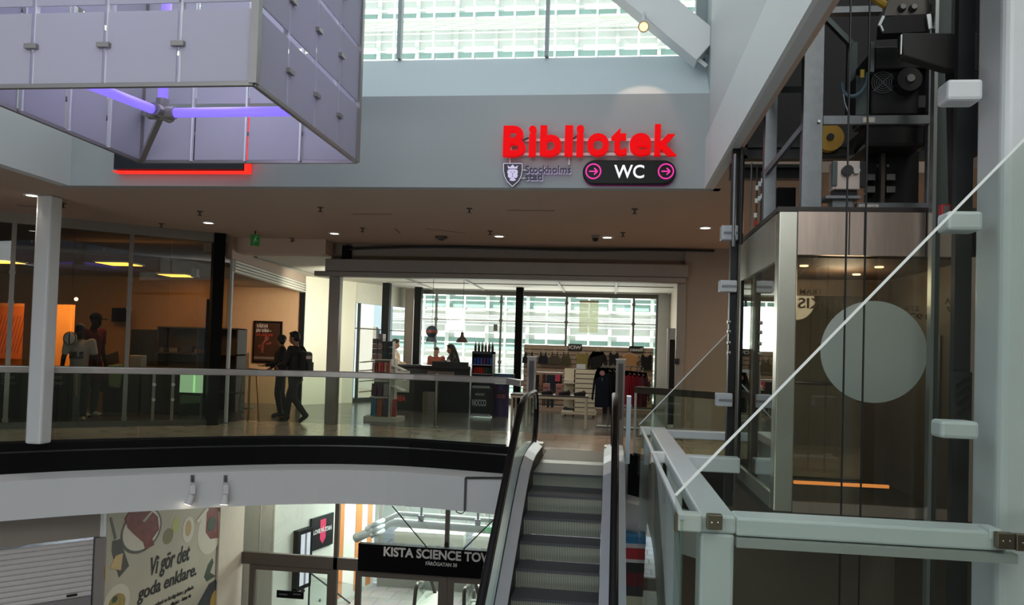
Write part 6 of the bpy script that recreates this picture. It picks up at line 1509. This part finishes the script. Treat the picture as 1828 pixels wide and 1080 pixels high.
text('lettering', 'VÄRVA', fbox(457, 577, 478, 585, YQ), LTN, t, o=(0, YQ, 0), depth=.003, bold=.03, slant=.25); text('lettering', 'EN VÄN –', fbox(457, 586, 484, 593, YQ), LTN, t, o=(0, YQ, 0), depth=.003, bold=.03, slant=.25)
text('lettering', 'FÅ 500 KR', fbox(457, 594, 487, 600, YQ), mat('poster_letter_red', '#7d1d18', .6), t, o=(0, YQ, 0), depth=.003, bold=.03, slant=.25)
mb = MB()
for a, b in (((463, 622), (470, 614)), ((470, 614), (476, 605)), ((476, 614), (484, 612)), ((470, 614), (468, 630)), ((462, 616), (466, 622))): mb.bar(at(*a, Y=YQ), at(*b, Y=YQ), .05, .05)
mb.sphere(at(476, 604, Y=YQ), .06, (1, .1, 1)); mb.build('printed_figures', mat('poster_figures', '#6a2c20', .6), t)
mb = MB(); e2 = fbox(453, 637, 498, 641, YQ); mb.box(e2[0], e2[1], YQ-.001, YQ, e2[2], e2[3]); mb.build('printed_strip', mat('poster_strip', '#5a4a44', .6), t)
p = at(440, 728, Z=.012); t = thing('notice_stand', 'slim stand holding a pale printed notice left of the framed poster', 'stand', (p.x, p.y, .012)); Yn = p.y; e_ = fbox(426, 629, 445, 657, Yn)
MB().box(e_[0], e_[1], Yn, Yn+.02, e_[2], e_[3]).build('board', mat('notice_paper', '#a8876a', .7), t, bevel=.004); c_ = (e_[0]+e_[1])/2
MB().box(c_-.02, c_+.02, Yn+.02, Yn+.05, .012, e_[2]+.1).box(c_-.2, c_+.2, Yn-.15, Yn+.2, .012, .03).build('post', ALUD, t); mb = MB()
for y in (634, 639, 643, 647): f_ = fbox(430, y, 441, y+1.5, Yn); mb.box(f_[0], f_[1], Yn-.003, Yn, f_[2], f_[3])
mb.build('printed_lines', mat('print_brown', '#6a5140', .7), t)
p = at(446, 664, D=15.6); t = thing('round_stool', 'dark round-topped stool in front of the warm poster wall', 'stool', (p.x, p.y, .012)); MB().lathe([(.16, .95), (.18, .97), (.18, 1.02), (.0, 1.04)], (p.x, p.y, 0), 20, cap=False).build('seat', OD, t)
for a in range(4): MB().cyl((p.x+.12*math.cos(a*PI/2+.4), p.y+.12*math.sin(a*PI/2+.4), .96), (p.x+.2*math.cos(a*PI/2+.4), p.y+.2*math.sin(a*PI/2+.4), .0), .014, seg=8).build('leg', mat('stool_leg', '#7a6030', .5, .4), t)

# ================================================================== LOWER STOREY THINGS
def wall_spot(px, py0, py1, lb, first=None, ang=0.0):
    q = at(px, py0, Y=11.6)
    for k in range(40):
        pass
    return q
fa = offset(EDGE, .21)
def on_fascia(px, py):
    best = None
    for a, b in zip(fa, fa[1:]):
        q = on_wall(px, py, a, b); s_ = (Vector((q.x, q.y, 0))-Vector((a.x, a.y, 0))).dot((b-a).normalized())
        if -.02 <= s_ <= (b-a).length+.02: best = q; dd = (b-a).normalized()
    return best, Vector((dd.y, -dd.x, 0))
s0 = None
for px, lb, tilt in ((343, 'left small white spotlight on the curved white fascia, angled left', -.35), (402, 'right small white spotlight on the curved white fascia, pointing down', -.05)):
    q, n_ = on_fascia(px, 862); q2, _ = on_fascia(px, 895); sc_ = (q-q2).length
    t = thing('fascia_spotlight', lb, 'lamp', q, group='fascia spotlights')
    MB().bar(q+n_*.01, q+n_*.01+Vector((0, 0, .12)), .05, .02).build('bracket', GALV, t); MB().bar(q+n_*.02+Vector((0, 0, .09)), q+n_*.05+Vector((0, 0, -.02)), .012, .012).build('slot', BLACK, t)
    c_ = q+n_*.12+Vector((0, 0, -.03)); MB().bar(q+n_*.01, c_, .05, .04).bar(c_+Vector((0, 0, .02)), c_+Vector((0, 0, -.12)), .08, .07, n_).build('gear_box', mat('spot_white', '#d5d5d8', .4), t, bevel=.008)
    d = Vector((tilt, -.15, -1)).normalized(); a = c_+Vector((0, 0, -.13)); MB().cyl(a, a+d*.15, .035, .065, 18).build('shade', mat('spot_white', '#d5d5d8'), t); MB().cyl(a+d*.145, a+d*.155, .055, seg=18).build('bulb', mat('spot_bulb', '#fff4e0', .3, emit='#fff0d8', strength=9), t)
# black cable frame on the fascia near the escalator
u0, n_ = on_fascia(832, 853); 
t = thing('cable_trunking', 'thin black cable run bending down the white fascia beside the escalator', 'cable', u0); mb = MB()
c0, _ = on_fascia(831, 911); q1, _ = on_fascia(902, 853)
mb.bar(u0+n_*.012, Vector((u0.x, u0.y, c0.z))+n_*.012, .035, .025).bar(u0+n_*.012, q1+n_*.012, .025, .035); mb.build('trunking', BLACK, t)
MB().tube(smooth_curve([at(*a, Y=u0.y) for a in ((831, 911), (824, 917), (815, 914), (815, 911))], 4), .008, 6).build('loose_cable', BLACK, t)

# food poster on the angled wall
PDIR = (P1-P0).normalized(); PN = Vector((PDIR.y, -PDIR.x, 0)); PO = Vector((P0.x, P0.y, 0))-Vector((.05, 0, 0))+PN*.05
L = (P1-P0).length
def pp(px, py):
    q = on_wall(px, py, PO, PO+PDIR); return ((Vector((q.x, q.y, 0))-PO).dot(PDIR), q.z)
t = thing('food_poster', 'large poster of plated food with black slogan on the lower left wall', 'poster', (PO.x, PO.y, -4.9))
def lay(poly, m_, name, k): return MB().prism(poly, .006, PO+PN*(.012+.003*k), PDIR, (0, 0, 1)).build(name, m_, t)
lay([(.0, -4.8), (L-.06, -4.8), (L-.06, -1.09), (.0, -1.09)], mat('poster_sand', '#b5ad99', .6, var=.14, scale=1.5), 'print', 0)
def ell(px, py, rx, ry, n=26):
    c_ = pp(px, py); a, b = pp(px+rx, py), pp(px, py+ry); w_ = abs(a[0]-c_[0]); h_ = abs(b[1]-c_[1]); return disc(c_[0], c_[1], w_, h_, n)
DKR = mat('tray_rim', '#5b5650', .5); PLT = mat('plate_ivory', '#cfc6b4', .5); MEAT = mat('meat_red', '#7c3a34', .6, var=.55, scale=9); GRN = mat('herb_green', '#3f4a38', .6, var=.4, scale=12); LIME = mat('lime', '#b3b56a', .6)
lay(ell(252, 946, 35, 40), DKR, 'plate', 1); lay(ell(252, 945, 32, 36), PLT, 'plate', 2)
lay([pp(*a) for a in ((222, 925), (232, 910), (262, 906), (280, 922), (282, 945), (270, 962), (274, 972), (258, 982), (254, 968), (236, 952), (226, 942))], MEAT, 'meat', 3)
lay([pp(*a) for a in ((252, 930), (268, 912), (271, 914), (256, 932))], mat('fork_silver', '#8f8a84', .4, .5), 'fork', 4)
lay(ell(374, 948, 21, 40), PLT, 'plate', 1); lay([pp(*a) for a in ((368, 915), (374, 905), (388, 903), (388, 960), (374, 962), (366, 950))], MEAT, 'meat', 2); lay(ell(376, 935, 7, 13, 14), GRN, 'herbs', 3)
lay([pp(*a) for a in ((348, 930), (368, 906), (371, 910), (353, 933))], PLT, 'knife', 3)
lay(ell(313, 936, 6, 14, 16), LIME, 'lime', 1); lay(ell(299, 957, 9, 14, 14), mat('lime_shade', '#7d7a55', .6), 'lime', 1)
lay(ell(335, 945, 10, 23, 20), PLT, 'bowl', 1); lay(ell(335, 943, 5, 14, 16), mat('sauce', '#b79a68', .5), 'sauce', 2)
lay([pp(*a) for a in ((196, 932), (194, 925), (198, 923), (207, 960), (203, 964))], DKR, 'grater', 1); lay([pp(*a) for a in ((199, 966), (213, 962), (229, 1010), (211, 1031), (198, 985))], mat('grater_dark', '#4d4a45', .5), 'grater', 1)
lay([pp(*a) for a in ((195, 1014), (205, 992), (218, 987), (214, 1018))], mat('cheese', '#c8ad78', .6), 'cheese', 2)
lay([pp(*a) for a in ((186, 1012), (190, 1010), (188, 1036), (186, 1036))], mat('cheese', '#c8ad78'), 'cheese', 2)
lay(ell(207, 1076, 23, 32), PLT, 'plate', 1); lay(ell(207, 1078, 15, 18), mat('salad', '#a08a4a', .6, var=.6, scale=14), 'salad', 2); lay(ell(203, 1070, 5, 6, 12), GRN, 'herbs', 3)
lay([pp(*a) for a in ((351, 1080), (372, 1042), (384, 1034), (387, 1046), (387, 1080))], mat('pan_navy', '#2b3038', .4), 'pan', 1); lay(ell(382, 1072, 8, 18, 16), mat('pan_food', '#b08d42', .6), 'food', 2)
lay([pp(*a) for a in ((363, 1030), (370, 1008), (378, 996), (380, 1004), (374, 1022), (384, 1028), (368, 1038))], GRN, 'herbs', 1)
TXT = mat('slogan_black', '#1c1a1b', .6)
def pt2(s_, xa, xb, lo, hi, sl=0.0, b_=.0):
    u, v = pp(xa, lo[1])[0], pp(xb, lo[1])[0]; text('slogan', s_, (u, v, pp(*lo)[1], pp(*hi)[1]), TXT, t, o=PO+PN*.014, ux=PDIR, depth=.006, bold=b_, slant=sl)
def ptext(s_, corners, sl=0.0, b_=.03):
    (a, b2) = corners; u, v = pp(*a), pp(*b2); text('slogan', s_, (u[0], v[0], min(u[1], v[1]), max(u[1], v[1])), TXT, t, o=PO+PN*.014, ux=PDIR, depth=.006, bold=b_, slant=sl)
pt2('Vi gör det', 262, 333, (262, 1040), (262, 998), .16, .016); pt2('goda enklare.', 243, 346, (248, 1079), (243, 1049), .16, .016)
pt2('ett utbud av färdigrätter, grillade', 268, 344, (344, 1053), (344, 1044)); pt2('kycklingar, tillbehör – hittar du', 282, 339, (339, 1068), (339, 1059))
# roller shutter
RS = (S1-S0).normalized(); RN = Vector((RS.y, -RS.x, 0))
a0 = on_wall(-30, 1000, S0, S1); a1 = on_wall(163, 1000, S0, S1); zt = on_wall(165, 962, S0, S1).z; zb_ = on_wall(158, 1062, S0, S1).z
t = thing('roller_shutter', 'grey roller shutter half lowered at the lower left corner', 'shutter', (a1.x, a1.y, -4.9))
mb = MB(); h = .0
n_s = 11; hs = (zt-zb_)/n_s
for k in range(n_s):
    z = zt-(k+.5)*hs; A_, B_ = Vector((a0.x, a0.y, z))+RN*.06, Vector((a1.x, a1.y, z))+RN*.06; up_ = Vector((0, 0, 1))
    mb.hexa([A_-up_*hs*.48, A_+RN*.022-up_*hs*.2, A_+RN*.022+up_*hs*.2, A_+up_*hs*.48, A_-RN*.02+up_*hs*.48, A_-RN*.02-up_*hs*.48], [B_-up_*hs*.48, B_+RN*.022-up_*hs*.2, B_+RN*.022+up_*hs*.2, B_+up_*hs*.48, B_-RN*.02+up_*hs*.48, B_-RN*.02-up_*hs*.48])
mb.build('curtain', mat('shutter_grey', '#c9c6c4', .5, .1), t)
A_, B_ = Vector((a0.x, a0.y, zb_-.07))+RN*.06, Vector((a1.x, a1.y, zb_-.07))+RN*.06; MB().bar(A_, B_, .05, .14).build('bottom_bar', mat('shutter_bar', '#8f8c8c', .45, .3), t)
q = on_wall(126, 1060, S0, S1); MB().bar(q+RN*.09-RS*.07, q+RN*.09+RS*.07, .02, .03).build('handle_slot', BLACK, t)
for e, w_ in ((a1, .16),): MB().bar(Vector((e.x, e.y, -4.9))+RS*.09+RN*.06, Vector((e.x, e.y, zt+.03))+RS*.09+RN*.06, .15, .14, RS).build('guide_rail', mat('shutter_rail', '#8d8783', .5, .2), t)
MB().wallbox(a0+RN*.3*0, a1, zb_-2.2, zb_-.3, .02)
o = MB().wallbox(Vector((a0.x, a0.y, 0))-RN*.4, Vector((a1.x, a1.y, 0))-RN*.4, -4.9, zb_+.3, .04).build('shelving', mat('shop_interior_red', '#3a1c16', .7, var=.6, scale=5)); tag(o, 'dark reddish goods shelving glimpsed below the roller shutter', 'shelving')

# hanging name sign with cables
Yk = 14.75; e_ = fbox(639, 970, 955, 1022, Yk); sl_ = .03
t = thing('hanging_sign', 'long black hanging sign with grey capital lettering over the lower doors', 'sign', ((e_[0]+e_[1])/2, Yk, e_[2]))
zA_ = at(640, 970, Y=Yk).z; zB2 = at(640, 1019, Y=Yk).z
MB().box(e_[0], e_[1], Yk, Yk+.12, zB2, zA_).build('board', mat('sign_board_black', '#030304', .6, spec=.08), t)
u = at(685, 990, Y=Yk).x; v = at(905, 990, Y=Yk).x; zz0 = at(780, 998.5, Y=Yk).z; zz1 = at(780, 981.5, Y=Yk).z
GLT = mat('sign_letter_grey', '#cfccc8', .5)
text('lettering', 'KISTA SCIENCE TOWER', (u, v, zz0, zz1), GLT, t, o=(0, Yk-.001, 0), depth=.012, bold=.028)
u = at(760, 1007, Y=Yk).x; v = at(816, 1007, Y=Yk).x; text('lettering', 'FÄRÖGATAN 30', (u, v, at(788, 1010.5, Y=Yk).z, at(788, 1002.5, Y=Yk).z), GLT, t, o=(0, Yk-.001, 0), depth=.01, bold=.02)
for a, b in (((762, 977), (700, 903)), ((826, 982), (888, 921))):
    MB().cyl(at(*a, Y=Yk+.06), at(*b, Y=Yk+.06), .012, seg=8).build('cable', BLACK, t)
# lobby screens and posters on the left wall
def lw(px, py): return on_wall(px, py, LA, LB)
def lbox(px0, px1, z0, z1, f0, f1, inset=0.0):
    u, v = lwp(px0, 1000)[0]+inset, lwp(px1, 1000)[0]-inset
    return MB().prism([(u, z0+inset), (v, z0+inset), (v, z1-inset), (u, z1-inset)], f1-f0, LA+LN*f1, LD, (0, 0, 1))
z0, z1 = lw(535, 1049).z, lw(535, 944).z
t = thing('wall_screen', 'tall black wall screen showing pale bands behind the lower glass doors', 'screen', LA+LN*.1+Vector((0, 0, z0)))
lbox(522, 548, z0, z1, 0, .14).build('case', BLACKP, t, bevel=.01); lbox(522, 548, z0, z1, .14, .146, .10).build('display', mat('screen_pale', '#c6c6d2', .3, emit='#d0d2e0', strength=.35, var=.3, scale=3), t); lbox(534, 537, z0+.1, z1-.1, .141, .15).build('display_bar', mat('screen_bar', '#77757f', .4), t)
z0, z1 = lw(570, 978).z, lw(570, 921).z; ua, ub = lwp(551, 950)[0], lwp(590, 950)[0]
t = thing('wall_poster', 'black poster with pink badge and pale lettering right of the wall screen', 'poster', LA+LN*.05+LD*ua+Vector((0, 0, z0)))
lbox(551, 590, z0, z1, 0, .05).build('board', mat('poster_black', '#15151a', .3), t)
uc, zc = ua+(ub-ua)*.55, z0+(z1-z0)*.55; bw = (ub-ua)*.13
MB().prism([(uc-bw, zc-.2), (uc, zc-.32), (uc+bw, zc-.2), (uc+bw, zc+.26), (uc-bw, zc+.26)], .006, LA+LN*.058, LD, (0, 0, 1)).build('pink_badge', mat('badge_pink', '#d0325c', .5), t)
text('lettering', 'LOVE PÅ STAN', (ua+(ub-ua)*.12, ub-(ub-ua)*.06, zc-.05, zc+.09), mat('poster_white', '#d5d5d5', .5), t, o=LA+LN*.06, ux=LD, depth=.004, bold=.03)
# handrail of the lobby stair
t = thing('stair_handrail', 'thin dark stair handrail sloping down along the lobby wall', 'handrail', lw(556, 1020)); Xh = Xl+.95
a, b, c_ = at(553, 1022, X=Xh), at(582, 1044, X=Xh), at(650, 1096, X=Xh); MB().tube([at(551, 1080, X=Xh), a, b, c_], .02, 8).build('rail', BLACKM, t)
MB().prism([(a.y, a.z-.05), (c_.y, c_.z-.05), (c_.y, -4.85), (a.y, -4.85)], .012, (Xh, 0, 0), (0, 1, 0), (0, 0, 1)).build('glass_panel', GLASS, t); mb = MB()
for q in (.15, .3): p = a.lerp(c_, q); mb.cyl((Xh+.01, p.y, p.z-.45), (Xh+.04, p.y, p.z-.45), .035, seg=12)
mb.build('glass_fitting', GALV, t)
e_ = fbox(494, 1055, 542, 1068, YL-.06); t = thing('opening_hours_sign', 'small black strip sign with faint lettering on the lower left glass door', 'sign', ((e_[0]+e_[1])/2, YL-.06, e_[2])); MB().box(e_[0], e_[1], YL-.07, YL-.05, e_[2], e_[3]).build('board', BLACKP, t)
mb = MB()
for a, b in ((498, 513), (523, 537)): f_ = fbox(a, 1060, b, 1062, YL-.07); mb.box(f_[0], f_[1], YL-.073, YL-.07, f_[2], f_[3])
mb.build('faint_lines', mat('faint_grey', '#55555a', .5), t)
c_ = at(541, 1054, Y=YL-.06); o = MB().prism(disc(c_.x, c_.z, .042, n=20), .012, (0, YL-.075, 0)).build('door_sticker', mat('sticker_dark', '#33302e', .5)); tag(o, 'round dark sticker at the corner of the small black strip sign', 'sticker')
# white pipes under the lobby ceiling
pm = mat('pipe_white', '#cfd6d4', .4)
for (pts_, r_, lb) in ((((690, 925), (712, 917), (905, 931)), .06, 'upper white pipe across the lower lobby'), (((672, 940), (700, 932), (905, 948)), .10, 'thick white pipe across the lower lobby, below the thin one')):
    Yp = 18.2; P_ = [at(*a, Y=Yp) for a in pts_]; P_[0] = P_[0]+Vector((-.1, -1.2, 0)); o = MB().tube(P_, r_, 12).build('pipe', pm, smooth=True); tag(o, lb, 'pipe', 'lobby pipes')
for px, py, lb in ((752, 925, 'left pipe hanger under the lobby ceiling'), (853, 932, 'right pipe hanger under the lobby ceiling')):
    p = at(px, py, Y=18.1); o = MB().cyl((p.x, p.y, p.z-.05), (p.x, p.y, -1.06), .03, seg=8).cbox(p, (.12, .1, .14)).build('pipe_hanger', GALV); tag(o, lb, 'hanger', 'pipe hangers')
for k, (py, lb) in enumerate(((938, 'topmost of the stacked white pipe ends left of the lobby pipes'), (947, 'middle of the stacked white pipe ends left of the lobby pipes'), (956, 'lowest of the stacked white pipe ends left of the lobby pipes'))):
    a, b = at(664, py, Y=16.6), at(684, py-9, Y=17.6); o = MB().cyl(a, b, .052, seg=12).build('pipe', pm, smooth=True); tag(o, lb, 'pipe', 'lobby pipes')
p = at(873, 946, Y=17.9); t = thing('exit_sign', 'green exit sign hanging in the lower lobby beside the escalator', 'sign', p); MB().cbox(p, (.16, .03, .12)).build('panel', mat('exit_green_bright', '#2fae55', .4, emit='#38d070', strength=.35), t); MB().cbox(p+Vector((0, -.017, 0)), (.05, .004, .07)).build('pictogram', mat('exit_white', '#b9d9b5'), t)
MB().cyl(p+Vector((0, 0, .06)), (p.x, p.y, -1.06), .008, seg=6).build('rod', STEEL, t)
# escalator heads in the lobby
RB = mat('rail_bronze', '#3a302a', .3, .3); RP = mat('rail_pale_top', '#c5c2b2', .3, .4)
for (a, b, c_, d, lb) in (((739, 1075), (743, 1048), (766, 1024), (790, 1080), 'left escalator head with glass side beyond the lower doors'), ((829, 1076), (829, 1056), (846, 1030), (858, 1052), 'middle escalator head beyond the lower doors, partly behind the sign'), ((846, 1076), (846, 1058), (863, 1032), (880, 1060), 'right escalator head beyond the lower doors, beside the near escalator')):
    Yq = 17.8 if 'left' in lb else 17.2 if 'middle' in lb else 18.9; t = thing('lobby_escalator', lb, 'escalator', (at(*a, Y=Yq).x, Yq, -4.9), group='lobby escalator heads')
    A_, B_, C_, D_ = [at(*q, Y=Yq+dy) for q, dy in ((a, 0), (b, 0), (c_, 1.3), (d, 1.3))]
    A_.z -= .3; D_.z -= .3
    MB().tube(smooth_curve([A_, B_, B_.lerp(C_, .3)], 4), .045, 8).build('handrail', RB, t, smooth=True); MB().tube([B_.lerp(C_, .3), B_.lerp(C_, .9), C_], .045, 8).build('handrail_top', RP, t, smooth=True); MB().tube(smooth_curve([C_, C_.lerp(D_, .2), D_], 3), .045, 8).build('handrail_return', RB, t, smooth=True)
    MB().hexa([A_, B_, C_, D_], [q+Vector((.012, 0, 0)) for q in (A_, B_, C_, D_)]).build('glass_panel', GLASS, t)
    MB().box(min(A_.x, D_.x)-.05, max(A_.x, D_.x)+.05, Yq-.2, Yq+1.4, -4.9, -4.45).build('base', mat('base_pale', '#b5b3aa', .4, .3), t)
# bright stand seen below, right of the escalator
t = thing('promotion_stand', 'blue, white and red promotion stand glimpsed below right of the escalator', 'display', at(1124, 1000, Y=11.6)); Yv = 11.6
for k, (y0, y1, c_, nm) in enumerate(((958, 970, '#2f86c0', 'blue_panel'), (970, 978, '#d8d8de', 'white_panel'), (978, 998, '#b8323a', 'red_panel'), (998, 1004, '#d8d8de', 'white_panel'), (1004, 1022, '#2a2d2b', 'dark_panel'), (1022, 1046, '#6a2028', 'maroon_panel'), (1046, 1064, '#3a3a3c', 'dark_panel'), (1064, 1100, '#c9cbb0', 'pale_panel'))):
    e_ = fbox(1108, y0, 1140, y1, Yv); MB().box(e_[0], e_[1], Yv, Yv+.4, e_[2], e_[3]).build(nm, mat('stand_'+c_[1:], c_, .5), t)
